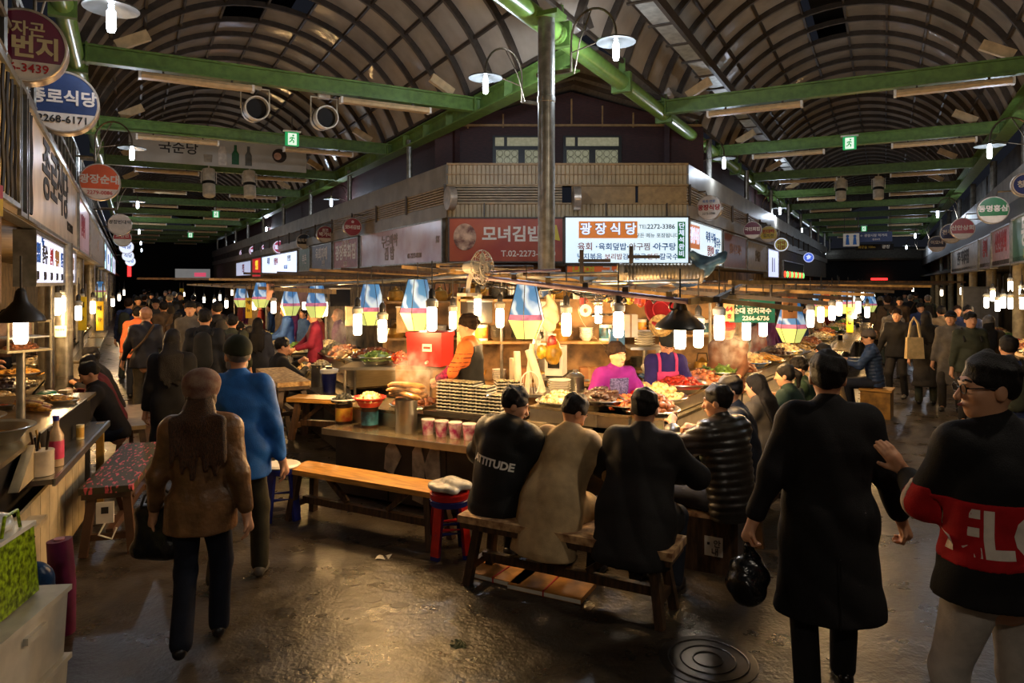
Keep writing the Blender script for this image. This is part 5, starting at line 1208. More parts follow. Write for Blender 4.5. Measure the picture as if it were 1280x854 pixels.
stool('red plastic stool nested over the blue one, wrapped in clear plastic', p + Vector((0, 0, .03)), mrd, None, .2, .46)
o = sack('crumpled white plastic wrap on top of the red stool', p + Vector((0, 0, .495)), .17, .1, M('plastic_wrap', (214, 214, 206), .25, var=.2, ns=12), .3, knot=False)
p = atz(905, 712, 0)
o = thing('wooden_box_seat', 'brown box seat with a white notice under the man in the padded jacket', 'box seat', p + Vector((0, .15, 0)), AR); obj('box_body', MB().box((0, 0, .2), (.38, .5, .4)), MDWOOD, o, smooth=0); obj('seat_cover', MB().box((0, 0, .415), (.42, .54, .03)), mpl, o, smooth=0)
nt_ = obj('notice', MB().box((.02, -.253, .2), (.13, .006, .14)), MWHITE, o, smooth=0); text('▪ 안', .06, MTXK, nt_, (.02, -.258, .22)); text('내', .06, MTXK, nt_, (.03, -.258, .16))
for k, (s_, lab) in enumerate(((1.05, 'dark bench seat under the man in glasses'), (2.5, 'dark bench seat under the women with long dark hair'), (4.2, 'dark bench seat beyond the long-haired women'))):
    bench(lab, cr(s_ + .2, -.42, 0), ARM + PI / 2, 1.2, .28, .43, MDWOOD, MDWOOD)
p = atz(1095, 522, 0)
o = thing('wooden_box_seat', 'yellow wooden box seat under the man in the blue jacket', 'box seat', p, ARM); obj('box_body', MB().box((0, .1, .21), (.42, .4, .42)), M('box_yellow', (150, 108, 44), .5, var=.2), o, smooth=0); obj('seat_cover', MB().box((0, .1, .435), (.46, .44, .03)), MWOOD, o, smooth=0)

# --- canopy: tubes, laths, cables, tarpaulin
cn = thing('stall_canopy', 'ramshackle canopy of pipes and laths over the food stalls', 'canopy', R(5.3, -1.35))
MPUR = M('pipe_mauve', (120, 100, 116), .4, .3); MLATH = M('lath_yellow', (170, 136, 82), .55, var=.2)
def ck(name, mb, mat): return kid(cn, name, mb, mat, 20)
ca, cb_ = at(860, 377, 5.35), at(585, 345, 6.75)
ck('front_pipe', MB().tube([cb_, ca], .022, 8), MPUR)
far_r = world(B0, ARM + PI / 2, 14, .1, 2.06)
ck('side_lath', MB().bar(ca, far_r, .05, .05), MLATH)
far_l = L(34, 2.25, 2.02); cornl = at(470, 352, 7.6)
ck('left_pipe', MB().tube([cb_, cornl, L(12, 2.2, 2.06)], .02, 8), MGALV); ck('left_lath', MB().bar(L(9, 2.3, 2.0), far_l, .06, .06), MLATH)
ck('bulb_lath', MB().bar((2.15, 6.95, 2.12), (3.05, 7.85, 2.12), .04, .04), MLATH)
rg = random.Random(5)
def island(u, v): # u across front->back, v
    a = ca.lerp(cb_, v); b = Vector((1.2 + (v - .5) * -5.5, 13.2, 2.12)); q = a.lerp(b, u); return q
for k in range(9):
    u = .03 + k * .115
    ck('cross_lath', MB().bar(island(u, -.35 - .5 * u) + Vector((0, 0, .02)), island(u, 1.35 + .7 * u) + Vector((0, 0, rg.uniform(-.02, .06))), .05, .035), (MLATH, MRIB, MDWOOD)[k % 3])
for k in range(8):
    v = -.1 + k * .17
    ck('long_lath', MB().bar(island(0, v) + Vector((0, 0, .04)), island(1, v) + Vector((0, 0, .04)), .045, .04), (MRIB, MLATH, MDWOOD)[k % 3])
for k in range(10):
    a, b = island(rg.random() * .5, rg.random()), island(rg.random() * .7, rg.random()); m_ = (a + b) / 2 + Vector((0, 0, -.05 - .06 * rg.random()))
    ck('cable', MB().tube([a, a.lerp(m_, .5) + Vector((0, 0, -.02)), m_, m_.lerp(b, .5) + Vector((0, 0, -.02)), b], .008, 5), MBLACK)
for s0, n_, F, tt in ((13, 8, L, 2.2), (12, 8, R, -1.0)):
    for k in range(n_):
        ck('far_lath', MB().bar(F(s0 + 2.6 * k, tt, 2.03), F(s0 + 2.6 * k, tt + (3.0 if F is L else -2.6), 2.08), .05, .05), (MRIB, MLATH)[k % 2])
mtarp = M('tarp_grey', (118, 122, 116), .5, var=.3, ns=6); mtarpb = M('tarp_blue', (70, 92, 108), .45, var=.2)
for k, (u, v, w_, d_, m_) in enumerate(((.12, .55, .9, .4, mtarp), (.2, .15, .8, .5, mtarpb), (.35, .8, 1.1, .6, mtarp), (.3, .35, 1.2, .5, MLATH), (.55, .5, 1.6, .8, mtarp))):
    c = island(u, v); fn_ = lambda a, b, c=c, w_=w_, d_=d_: (c.x + (a - .5) * w_, c.y + (b - .5) * d_, c.z + .08 + .03 * math.sin(7 * a + 5 * b) + .02 * math.sin(13 * a))
    o = obj('tarpaulin', MB().grid(fn_, 14, 8), m_, None); T(o, ('small grey plastic sheet at the canopy front', 'blue-grey plastic sheet on the canopy corner', 'grey sheet on the left of the canopy', 'yellowed board lying on the canopy laths', 'wide grey sheet deep on the canopy')[k], 'tarpaulin')
for k, p in enumerate((island(.3, .78), island(.5, 0), L(12, 2.9, 0), L(18, 2.9, 0), L(24, 2.9, 0), R(14, -1.6, 0), R(19, -1.3, 0), island(.6, .9))):
    o = thing('canopy_post', 'slim steel post propping the stall canopy', 'post', (p.x, p.y + .12, 0), 0, 'posts of the stall canopy')
    obj('pole', MB().cyl((0, 0, 0), (0, 0, 2.0), .02, n=8), MGALV, o); obj('foot_plate', MB().cyl((0, 0, 0), (0, 0, .015), .06, n=10), MGALV, o)
rg = random.Random(12)
for k in range(12):
    u, v = rg.uniform(.02, .5), rg.uniform(-.1, 1.1); c = island(u, v); a = rg.uniform(-.6, .6); ln = rg.uniform(.5, 1.3)
    o = obj('spare_pole', MB().tube([(-ln / 2, 0, 0), (ln / 2, 0, rg.uniform(-.01, .03))], rg.uniform(.012, .022), 8), (MLATH, MGALV, MDWOOD, MPUR)[k % 4], None, c + Vector((0, 0, .09 + .02 * (k % 3))), (0, 0, a)); T(o, 'spare pole lying across the stall canopy', 'pole', 'spare poles on the canopy')
for k in range(9):
    u, v = rg.uniform(.0, .25), .05 + .1 * k; c = island(u, v)
    o = thing('cable_coil', 'loop of black cable dangling from the stall canopy', 'cable', c + Vector((0, 0, -.0)), rg.uniform(0, 3), 'cable loops on the canopy')
    obj('loop', MB().tube([(.07 * math.cos(2 * PI * i / 16), .02 * math.sin(4 * PI * i / 16), -.03 + .05 * math.sin(2 * PI * i / 16)) for i in range(16)], .008, 5, closed=True), MBLACK, o); obj('clip', MB().box((0, 0, .03), (.03, .03, .02)), MGALV, o, smooth=0)
for k, (px, py, Y, h_, lb) in enumerate(((727, 335, 6.6, .34, 'dark steel bracket standing on the canopy before the orange strip sign'), (789, 330, 6.7, .34, 'dark steel bracket standing beside the silver duct'))):
    o = thing('steel_bracket', lb, 'bracket', at(px, py, Y)); obj('upright', MB().box((0, 0, 0), (.035, .035, h_)), MRIB, o, smooth=0); obj('arm', MB().box((.12, 0, h_ * .2), (.3, .03, .03)), MRIB, o, smooth=0)
# silver duct with a blue bag, and the fan
o = thing('flexible_duct', 'silver ribbed duct lying on the canopy below the lit sign', 'duct', at(826, 342, 6.4)); MDUCT = M('duct_foil', (140, 130, 112), .4, .6, var=.1)
n_ = 46; obj('duct_tube', MB().tube([(-.37 + .74 * i / n_, 0, 0) for i in range(n_ + 1)], [.088 + .006 * (i % 2) for i in range(n_ + 1)], 20, cap=False), MDUCT, o)
obj('duct_mouth', MB().lathe([(.095, -.02), (.1, 0), (.095, .02), (.08, .02), (.08, -.02), (.095, -.02)], 20, (-.37, 0, 0), rot=Euler((0, PI / 2, 0))), M('duct_ring', (170, 160, 140), .4), o)
o = thing('duct_outlet', 'creased blue plastic bag tied over the end of the duct', 'bag', at(882, 332, 6.4))
obj('bag_body', sdf_mesh('bag', [cone(V(-.03, 0, -.03), V(.12, 0, .06), .1, .05, (1, 1, .8)), cone(V(.12, 0, .06), V(.18, .0, .12), .05, .02), cone(V(-.02, 0, .04), V(-.12, 0, .1), .06, .04)], M('bag_blue', (70, 100, 122), .35, var=.25, ns=10), .018, [], [], folds(.01, 3, 30)), None, o)
p = at(600, 334, 6.6)
o = thing('electric_fan', 'pale electric fan fixed on the stall canopy, cage turned away', 'fan', p, .9)
MFAN = M('fan_cream', (196, 190, 176), .35); cage = MB()
for q in range(18):
    a = 2 * PI * q / 18; cage.tube([(0, -.09, 0), (.1 * math.cos(a), -.085, .1 * math.sin(a)), (.16 * math.cos(a), -.03, .16 * math.sin(a)), (.1 * math.cos(a), .04, .1 * math.sin(a)), (.04 * math.cos(a), .05, .04 * math.sin(a))], .003, 4)
for rr, yy in ((.16, -.03), (.1, -.085), (.05, -.09)): cage.tube([(rr * math.cos(2 * PI * i / 24), yy, rr * math.sin(2 * PI * i / 24)) for i in range(24)], .004, 5, closed=True)
obj('cage', cage, MFAN, o); obj('motor', MB().lathe([(0, .02), (.06, .03), (.065, .12), (.05, .18), (0, .19)], 18, rot=Euler((-PI / 2, 0, 0))), MFAN, o)
for q in range(4):
    a = PI / 2 * q; obj('blade', MB().ball((.08 * math.cos(a), -.03, .08 * math.sin(a)), (.06, .008, .04), 10, 6, Euler((0, -a, 0))), MFAN, o)
obj('stand', MB().tube([(0, .1, -.03), (0, .14, -.14), (0, .16, -.26)], .022, 8).box((0, .16, -.26), (.16, .12, .03)), MFAN, o)
# ---------------------------------------------------------------- stall lights
near = [(447, 405, 6.9, 14), (478, 413, 6.6, 14), (540, 398, 6.1, 18), (625, 397, 7.6, 12), (708, 405, 6.4, 14), (773, 405, 5.75, 18), (899, 409, 5.9, 14), (933, 412, 7.2, 12), (954, 408, 7.6, 12)]
labs = ['lit pendant bulb beside the second blue lantern, over the trays', 'lit pendant bulb hanging low between two blue lanterns', 'large lit bulb beside the tall blue lantern', 'lit bulb between the striped-sleeve vendor and the wide lantern', 'lit pendant bulb to the side of the wide blue lantern', 'large lit bulb above the vendor in purple', 'slim lit bulb by the green hanging sign', 'lit bulb under the green hanging sign', 'lit bulb at the edge of the green hanging sign']
for (px, py, Y, w_), lb in zip(near, labs): bulb(px, py, Y, lb, w_)
bulb(566, 400, 8.2, 'small lit bulb behind the tall blue lantern', 6); bulb(529, 405, 8.5, 'small lit bulb half hidden by the tall blue lantern', 0); bulb(873, 419, 6.2, 'lit bulb behind the black bell shade', 8, cool=True)
bell_shade('black bell-shaped pendant shade over the front counter', at(850, 408, 5.5), .19, M('shade_black', (44, 46, 44), .35)); lamp(at(853, 436, 5.5), 14, (235, 240, 255), .06)
bell_shade('black bell-shaped pendant shade at the left shop row', at(26, 399, 5.0), .15, M('shade_dark', (36, 32, 28), .4)); lamp(at(26, 415, 5.0), 7, WARM, .06)
bulb(597, 384, 8.4, 'small lit bulb above the striped-sleeve vendor', 9); bulb(748, 393, 8.3, 'added small bulb brightening the rack by the purple cardigan', 9); bulb(840, 388, 9.2, 'added small bulb brightening the space behind the red serving tray', 9)  # last two bulbs added to brighten the background behind the vendors
for px, py, Y, w_ in ((406, 386, 10.5, 12), (392, 388, 11.5, 0), (342, 384, 12.5, 10), (381, 380, 13, 0), (318, 381, 15, 10), (300, 378, 17, 0), (283, 380, 20, 12), (268, 378, 24, 0), (255, 375, 28, 14), (275, 372, 26, 0), (243, 372, 32, 0), (290, 366, 30, 14), (230, 368, 40, 14)):
    bulb(px, py, Y, 'lit bulb over the left alley side of the food stalls', w_ * 1.7, 'bulbs over the left alley stalls')
for px, py, Y, w_ in ((1013, 398, 8.6, 9), (1026, 393, 9.6, 0), (1040, 391, 10, 11), (1049, 386, 11, 0), (1073, 384, 12.5, 10), (1084, 390, 13.5, 8), (1068, 392, 15, 0), (1047, 372, 16, 10), (1078, 370, 20, 10), (1092, 372, 26, 12)):
    bulb(px, py, Y, 'lit bulb over the right alley side of the food stalls', w_ * 1.4, 'bulbs over the right alley stalls')
for px, py, Y, w_ in ((71, 383, 8.6, 10), (77, 380, 8.8, 0), (83, 375, 9.0, 8), (98, 391, 10, 0), (103, 381, 11, 9), (116, 384, 12, 9), (141, 378, 19, 12), (149, 372, 24, 0), (155, 366, 30, 14)):
    bulb(px, py, Y, 'lit bulb over the left shop row', w_ * 1.6, 'bulbs of the left shop row', top=2.5)
for px, py, Y, w_ in ((1233, 378, 14.0, 7), (1241, 370, 14.5, 0), (1247, 382, 13.4, 0), (1254, 378, 13.4, 7), (1263, 358, 14, 0), (1263, 379, 13.2, 0), (1278, 379, 12.6, 8), (1277, 367, 14, 0), (1177, 366, 25, 7), (1202, 364, 21, 6), (1141, 362, 38, 8)):
    bulb(px, py, Y, 'small lit bulb of the right shop row', w_, 'bulbs of the right shop row', top=2.4)
for px, py, h_, lb in ((658, 389, 68, 'wide blue and yellow-green printed lantern above the near counter'), (522, 381, 63, 'tall blue printed lantern beside the brightest bulb'), (464, 381, 51, 'blue printed lantern between two bulbs over the food trays'), (396, 376, 42, 'blue printed lantern over the left alley counter, second from the vendor in maroon'),
        (363, 377, 35, 'blue printed lantern over the vendor in maroon'), (326, 369, 31, 'blue printed lantern beside the yellow hanging slip'), (302, 371, 26, 'small blue printed lantern beyond the yellow slip'), (1060, 375, 34, 'blue printed lantern over the far right-alley diners'), (989, 402, 52, 'blue printed lantern half hidden by a hanging board'),
        (1027, 376, 40, 'blue printed lantern beside the hanging menu board'), (1087, 378, 24, 'tilted small printed lantern at the far end of the right counter'), (125, 362, 20, 'small printed lantern on the left shop row')):
    lantern(px, py, h_, lb)
# hanging boards and slips
def hang(name, label, cat, p, w_, h_, mat, texts, rz=0, d=.02):
    o = banner(name, label, cat, p, rz, w_, h_, mat, texts, hang=max(.06, min(.4, CANZ - p.z - h_ / 2 + .02)), depth=d); return o
gsg = M('hang_green', (34, 104, 88), .45, var=.1)
o = hang('hanging_sign', 'green hanging stall sign with white lettering and phone number', 'sign', at(940, 389, 6.4), .4, .21, gsg, [('하니네', -.1, .065, .055, MTXW, .02), ('순대 잔치국수', .0, .0, .058, MTXW, .03), ('2266-6736', .03, -.065, .055, MTXW, .02)], -.1)
o = hang('number_slip', 'tan slip with stall number beside the green hanging sign', 'sign', at(911, 388, 6.38), .09, .2, M('slip_tan', (206, 166, 108), .5), [('64', 0, .01, .06, MTXR, .02), ('호', 0, -.06, .05, MTXR, .02)], -.1)
mb1 = M('hang_board', (168, 122, 84), .5, var=.15, ns=6)
hang('hanging_board', 'large tan hanging menu board before the half-hidden lantern', 'board', at(987, 381, 8.2), .2, .32, mb1, [('메 뉴', 0, .1, .05, MTXR, .01), ('국수', 0, 0, .04, MTXK, 0), ('김밥', 0, -.07, .04, MTXK, 0)], .3)
hang('hanging_board', 'small tan hanging board farther along the right counter', 'board', at(1032, 374, 10.5), .16, .3, mb1, [('순대', 0, .05, .05, MTXR, .01)], .3)
hang('hanging_board', 'dark green hanging board farther along the right counter', 'board', at(1044, 372, 11.5), .15, .3, gsg, [('만두', 0, .05, .05, MTXW, .01)], .3)
ysl = M('slip_yellow', (216, 178, 34), .5, var=.06, emit=.05)
for px, py, Y, w_, h_, lb in ((311, 385, 14.5, .13, .42, 'yellow hanging slip with lettering over the left alley stalls'), (103, 392, 10.5, .12, .5, 'yellow hanging slip at the left shop row by a steel pipe'), (125, 395, 12, .12, .5, 'yellow paper lantern slip on the left shop row'), (1062, 400, 12.6, .12, .45, 'yellow hanging slip below the right-alley lantern'), (227, 368, 36, .2, .6, 'tiny yellow slip deep in the left alley')):
    o = hang('yellow_slip', lb, 'slip', at(px, py, Y), w_, h_, ysl, [('메', 0, h_ * .25, .09, MTXK, .02), ('뉴', 0, -h_ * .12, .09, MTXK, .02)])
hang('pink_notice', 'faded pink notice hung over the left alley stalls between lanterns', 'notice', at(338, 365, 13), .14, .3, M('notice_pink', (170, 128, 112), .6), [])
hang('pink_notice', 'wide faded pink notice hung behind the tall left lantern', 'notice', at(378, 366, 12.6), .2, .34, M('notice_pink'), [])
# ---------------------------------------------------------------- people
from mathutils.bvhtree import BVHTree
def rel(loc, rz, p, H):                        # world point -> figure coordinates
    d = Vector(p) - Vector(loc); c, s_ = math.cos(-rz), math.sin(-rz); return ((d.x * c - d.y * s_) / H, (d.x * s_ + d.y * c) / H, d.z / H)
def wrap_text(info, part, body, origin, normal, size, mat, up=(0, 0, 1), bold=.03, sx=1., name='lettering', tilt=0.):
    """lettering laid onto a garment: every vertex is cast along -normal onto the cloth"""
    par = [c for c in info['root'].children if c.name.split('.')[0] == part][0]; me = par.data
    bv = BVHTree.FromPolygons([v.co[:] for v in me.vertices], [p.vertices[:] for p in me.polygons])
    n = Vector(normal).normalized(); x = Vector(up).cross(n).normalized(); y = n.cross(x)
    o = text(body, 1., mat, info['root'], (0, 0, 0), bold=bold, ex=0., name=name); o.rotation_euler = (0, 0, 0); src = o.data.copy(); o.data = src; o.scale = (1, 1, 1)
    import bmesh
    bm = bmesh.new(); bm.from_mesh(src); bmesh.ops.triangulate(bm, faces=bm.faces[:])
    for _ in range(3):
        es = [e for e in bm.edges if e.calc_length() > .12]
        if es: bmesh.ops.subdivide_edges(bm, edges=es, cuts=1); bmesh.ops.triangulate(bm, faces=bm.faces[:])
    c, s_ = math.cos(tilt), math.sin(tilt)
    for v in bm.verts:
        a, b = v.co.x * size * sx, v.co.y * size; a, b = a * c - b * s_, a * s_ + b * c
        p = Vector(origin) + x * a + y * b + n * .6; hit, hn, _, _ = bv.ray_cast(p, -n)
        v.co = (hit + n * .006) if hit else Vector(origin) + x * a + y * b - n * .02
    bm.to_mesh(src); bm.free(); src.update(); return o
C_ = cloth
FN = .008
# woman in the brown leather jacket
l1 = Vector((-1.79, 4.05, 0)); r1 = .22
LEATH = M('leather_brown', (124, 88, 54), .42, var=.22, ns=9, bump=.35, bs=30, spec=.45)
i1 = person('woman in brown leather jacket and flat cap walking away with a black bag', l1, r1, 1.6, feet=((-.045, -.1), (.045, .1)), footz=(.03, 0), hands=((-.165, .04, .5), (.16, -.03, .49)), topmat=LEATH, trou=C_('jeans_navy', (26, 30, 44)), hair='long', hairmat=M('hair_chestnut', (98, 60, 32), .45, rgb2=(40, 24, 15), ns=40, bump=.7, bs=70, stretch=(7, 7, 1)),
            hat='newsboy', hatmat=C_('cap_tweed', (146, 122, 104), rgb2=(112, 72, 62)), hem=.435, step=.013, fold=.007, fine=FN, thick=.016, head=(4, 0), face=False, extra=dict(hairwide=1.45))
p = l1 + Vector((-.28, .06, .5))
o = thing('handbag', 'black leather handbag hanging from the woman in brown', 'bag', p, 1.5)
MBAG = M('bag_black', (22, 21, 22), .3, var=.2, bump=.3, bs=25)
obj('bag_body', sdf_mesh('bag', [cone(V(0, -.1, .07), V(0, .1, .07), .06, .06, (1, 1, 1)), cone(V(0, -.1, .27), V(0, .1, .27), .04, .04), cone(V(0, -.07, .08), V(0, -.07, .28), .07, .045), cone(V(0, .07, .08), V(0, .07, .28), .07, .045), cone(V(0, 0, .08), V(0, 0, .28), .07, .045)], MBAG, .014, [], [lambda X, Y, Z: .005 - Z], folds(.005, 2, 22)), None, o)
for s_ in (-1, 1): obj('strap', MB().tube([(s_ * .02, -.1, .28), (s_ * .03, -.06, .38), (s_ * .02, 0, .42), (s_ * .03, .06, .38), (s_ * .02, .1, .28)], .008, 6), MBAG, o)
# man in the blue jacket
l2 = Vector((-1.93, 4.95, 0)); r2 = .12
i2 = person('man in bright blue jacket and dark green beanie walking away', l2, r2, 1.73, feet=((-.06, -.09), (.07, .08)), footz=(.01, 0), hands=((-.15, .14, .52), (.175, .02, .48)), topmat=C_('blue_jacket', (40, 104, 186), .6), trou=C_('olive_trousers', (62, 58, 44)), hairmat=HAIRG, hat='beanie', hatmat=C_('beanie_green', (44, 48, 34)),
            bulk=1.1, hem=.44, step=.014, fold=.008, head=(32, -4), shoe=M('shoe_grey', (96, 92, 86), .5), thick=.02)
obj('beard', sdf_mesh('beard', [ell(i2['hd'](0, .05, -.08), V(.05, .045, .045)), ell(i2['hd'](-.05, .01, -.06), V(.025, .04, .04)), ell(i2['hd'](.05, .01, -.06), V(.025, .04, .04))], M('beard_grey', (150, 138, 124), .7), .01), None, i2['root'])
# man in the long black overcoat
l3 = Vector((1.62, 3.6, 0)); r3 = -.2
i3 = person('man in long black overcoat walking away with a black plastic bag', l3, r3, 1.76, feet=((-.07, -.06), (.06, .08)), footz=(.0, 0), hands=(rel(l3, r3, (1.22, 3.62, .84), 1.76), (.215, .06, .5)), topmat=C_('overcoat_black', (23, 22, 23), .85), trou=C_('black_trousers', (20, 20, 22)), top='coat', hem=.25, bulk=1.17, thick=.026, step=.014, fold=.006, head=(-8, 2), curl=1.2, hairmat=HAIRK, shoe=M('shoe_black_gloss', (16, 15, 15), .2))
obj('back_vent', MB().box((0, -.235, .62), (.006, .012, .34)), M('seam_black', (10, 10, 10), .9), i3['root'])
sack('crinkled black plastic bag held by the man in the overcoat', Vector((1.2, 3.6, .47)), .105, .31, M('plastic_black', (18, 18, 19), .22, var=.3, ns=20, bump=.5, bs=18), .4)
# man in the black jacket with a red band
l4 = Vector((1.95, 2.82, 0)); r4 = .15; H4 = 1.82
hand4 = Vector((1.7, 3.2, 1.27))
jb = C_('jacket_black', (22, 21, 22), .8)
i4 = person('man in glasses and black jacket with a red lettered band, arm around his friend', l4, r4, H4, feet=((-.08, .02), (.085, -.04)), pelvis=(0, 0, .533), hands=(rel(l4, r4, hand4 + Vector((.09, 0, -.02)), H4), (.1, .15, .56)), elbow=((-.4, -.6, -.6), (.5, -.8, -.3)), topmat=jb, trou=C_('grey_trousers', (186, 178, 168), .8), hem=.475, bulk=1.14, thick=.026, step=.013, fold=.006,
            head=(72, -4), glasses=True, hdir=((-.55, .2, .8), None), palm=((.1, 1, .1), None), curl=.35, fine=.006)
redm = C_('band_red', (172, 20, 26), .8)
P4 = i4['P']
z0, z1 = 1.02, 1.27
ar = np.asarray(i4['sh'][0]); ew = np.asarray(i4['el'][0]); ww = np.asarray(i4['wr'][0])
def not_arm(X, Y, Z):
    ab = ww - ew; t = np.clip(((X - ew[0]) * ab[0] + (Y - ew[1]) * ab[1] + (Z - ew[2]) * ab[2]) / (ab @ ab), 0, 1); return .105 - np.sqrt((X - ew[0] - t * ab[0]) ** 2 + (Y - ew[1] - t * ab[1]) ** 2 + (Z - ew[2] - t * ab[2]) ** 2)
shell(i4, 'red_band', redm, lambda X, Y, Z: np.maximum(np.maximum(np.maximum(z0 - Z, Z - z1), not_arm(X, Y, Z)), np.abs(X) - .27))
fore = ww - ew; fl = np.linalg.norm(fore); fd_ = fore / fl
def along(X, Y, Z, o_): return (X - o_[0]) * fd_[0] + (Y - o_[1]) * fd_[1] + (Z - o_[2]) * fd_[2]
def armband(a, b):
    def f(X, Y, Z):
        t = along(X, Y, Z, ew); rad = np.sqrt(np.maximum((X - ew[0]) ** 2 + (Y - ew[1]) ** 2 + (Z - ew[2]) ** 2 - t * t, 0)); return np.maximum(np.maximum(a - t, t - b), rad - .11)
    return f
shell(i4, 'red_sleeve_band', redm, armband(-.09, .06)); shell(i4, 'white_sleeve_stripe', C_('stripe_white', (214, 196, 180), .8), armband(-.02, .025), .008)
wt = C_('letter_white', (226, 214, 200), .8)
nl = (-math.sin(.62) * 0 - .25, -.97, 0)
wrap_text(i4, 'jacket', 'ELCO', (-.03, -.2, (z0 + z1) / 2), (-.42, -.91, 0), .24, wt, bold=.03, sx=.92)
# seated row on the plaid bench
ST = .325
def seated(label, loc, rz, H=1.72, **k):
    d = dict(pelvis=(0, 0, ST), lean=14, feet=((-.08, .22), (.08, .2)), hands=((-.1, .24, .5), (.1, .26, .5)), step=.017, elbow=((-.8, -.2, -.7), (.8, -.2, -.7)), palm=((0, 0, -1), (0, 0, -1)))
    d.update(k); return person(label, loc, rz, H, **d)
bl = lambda px, t_: R(4.4, t_)
i5 = seated('young man in black padded jacket with white lettering on the bench', R(4.42, -2.47), AR - .12, 1.72, lean=12, side=5, head=(-52, -24), topmat=C_('padded_black', (26, 27, 27), .5), thick=.05, hem=.225, hood=True, bulk=1.1, step=.015, trou=BLKC)
wrap_text(i5, 'jacket', 'ATTITUDE', (.02, -.24, .86), (0, -1, .1), .075, MTXW, bold=.04, tilt=-.12)
i6 = seated('man in beige trench coat bent over his food on the bench', R(4.42, -2.02), AR - .1, 1.72, lean=26, head=(-30, -38), topmat=C_('trench_beige', (178, 152, 112), .65, var=.08), top='coat', thick=.035, hem=.17, bulk=1.1, step=.013, fold=.009)
i7 = seated('broad man in black coat on the bench, seen from behind', R(4.42, -1.42), AR - .02, 1.78, lean=12, head=(10, -14), topmat=C_('coat_black2', (27, 25, 25), .75), top='coat', hem=.2, bulk=1.2, thick=.035, step=.014, fold=.008)
l8 = Vector((1.6, 5.12, 0))
i8 = seated('man in dark padded jacket eating at the counter corner', l8, .62, 1.72, lean=10, head=(22, -8), top='puffer', topmat=M('puffer_dark', (40, 36, 32), .35, var=.15, spec=.5), thick=.04, hem=.24, bulk=1.1, step=.013, hands=((-.1, .24, .6), (.08, .25, .55)), fine=.007, curl=1.1)
l9 = Vector((1.98, 5.85, 0))
i9 = seated('man in glasses and navy jacket facing across the counter corner', l9, 1.25, 1.7, lean=14, head=(10, -16), glasses=True, topmat=C_('navy_jacket', (34, 38, 48), .5), thick=.03)
seated('woman with long straight black hair at the right counter', Vector((2.38, 6.45, 0)), .8, 1.62, hair='long', topmat=C_('grey_knit', (70, 66, 62)), head=(0, -10))
seated('woman with black hair in a ponytail at the right counter', Vector((2.95, 7.2, 0)), .85, 1.62, hair='pony', topmat=C_('teal_dark', (34, 54, 50)), head=(10, -8))
seated('curly-haired woman in green at the right counter', Vector((3.4, 7.95, 0)), 1.1, 1.6, hair='curly', topmat=C_('green_dark', (40, 60, 44)), head=(10, -10))
seated('long-haired woman with a cream hood at the right counter', Vector((4.3, 9.35, 0)), 1.0, 1.66, hair='long', topmat=C_('cream_hood', (178, 148, 106)), hood=True, thick=.04, head=(10, -5))
seated('woman with brown hair bent over food by the right counter', Vector((3.85, 8.62, 0)), 1.1, 1.6, hair='long', hairmat=HAIRK, topmat=C_('olive_coat', (74, 68, 48)), head=(0, -20))
i14 = seated('man in blue padded jacket and glasses on the yellow box seat', atz(1095, 522, 0) + Vector((.05, .1, 0)), 1.0, 1.72, lean=8, head=(5, -18), glasses=True, top='puffer', topmat=C_('blue_pad', (44, 62, 96), .5), hatmat=C_('cap_grey', (92, 82, 76)), hat='beanie')
# vendors on low platforms behind the counters
def platform(label, p, h_, w_=.9, d_=.6, rz=0):
    o = thing('floor_platform', label, 'platform', (p[0], p[1], 0), rz); obj('deck', MB().box((0, 0, h_ - .02), (w_, d_, .04)), MDWOOD, o, smooth=0)
    for sx in (-1, 1): obj('bearer', MB().box((sx * w_ * .4, 0, (h_ - .04) / 2), (.06, d_, h_ - .04)), MDWOOD, o, smooth=0)
vp = Vector((-.42, 7.25, .14)); platform('wooden platform under the striped-sleeve vendor', vp, .14)
hv = ((-.07, .2, .6), (.1, .22, .58))
i15 = person('vendor in black vest with orange striped sleeves', vp, 1.35, 1.64, hands=hv, topmat=C_('orange_stripe', (200, 104, 48), .8), trou=BLKC, head=(6, -6), hair='curly', hairmat=M('hair_darkbrown', (40, 28, 20), .75, spec=.15, bump=.4, bs=80), step=.015, elbow=((-.8, -.3, -.6), (.8, -.3, -.6)), thick=.018)
hz15 = i15['chest'][2]
def torso15(X, Y, Z): return np.maximum(np.abs(X) - .165, Z - (i15['nb'][2] - .02))
shell(i15, 'vest', C_('vest_black', (30, 30, 30)), torso15, .008)
for sd in (-1, 1):
    shell(i15, 'magenta_cuff', C_('cuff_magenta', (150, 24, 80), rgb2=(60, 14, 40), ns=40), lambda X, Y, Z, sd=sd: np.maximum(np.maximum(.16 - Y, Z - i15['el'][1][2] - .12), .015 - sd * X), .004)
    for k in range(5):
        z_ = i15['sh'][1][2] - .05 - .042 * k; shell(i15, 'dark_stripe', C_('stripe_brown', (72, 30, 28)), lambda X, Y, Z, z_=z_, sd=sd: np.maximum(np.abs(Z - z_) - .008, .16 - sd * X), .004)
vp = Vector((.97, 6.78, .02)); platform('flat duckboard under the vendor in purple', vp, .02)
i16 = person('vendor in purple cardigan with red sleeve covers behind the front counter', vp, PI + .35, 1.52, hands=((-.12, .2, .6), (.14, .2, .62)), topmat=C_('purple_cardigan', (112, 22, 112), .85), head=(14, -4), hairmat=M('hair_darkbrown'), hair='curly', step=.015, elbow=((-.8, -.3, -.6), (.8, -.3, -.6)), lean=6)
shell(i16, 'patterned_apron', C_('apron_dots', (96, 92, 136), rgb2=(40, 34, 72), ns=60), lambda X, Y, Z: np.maximum(np.maximum(np.abs(X) - .1, Z - (i16['nb'][2] - .06)), -Y), .006)
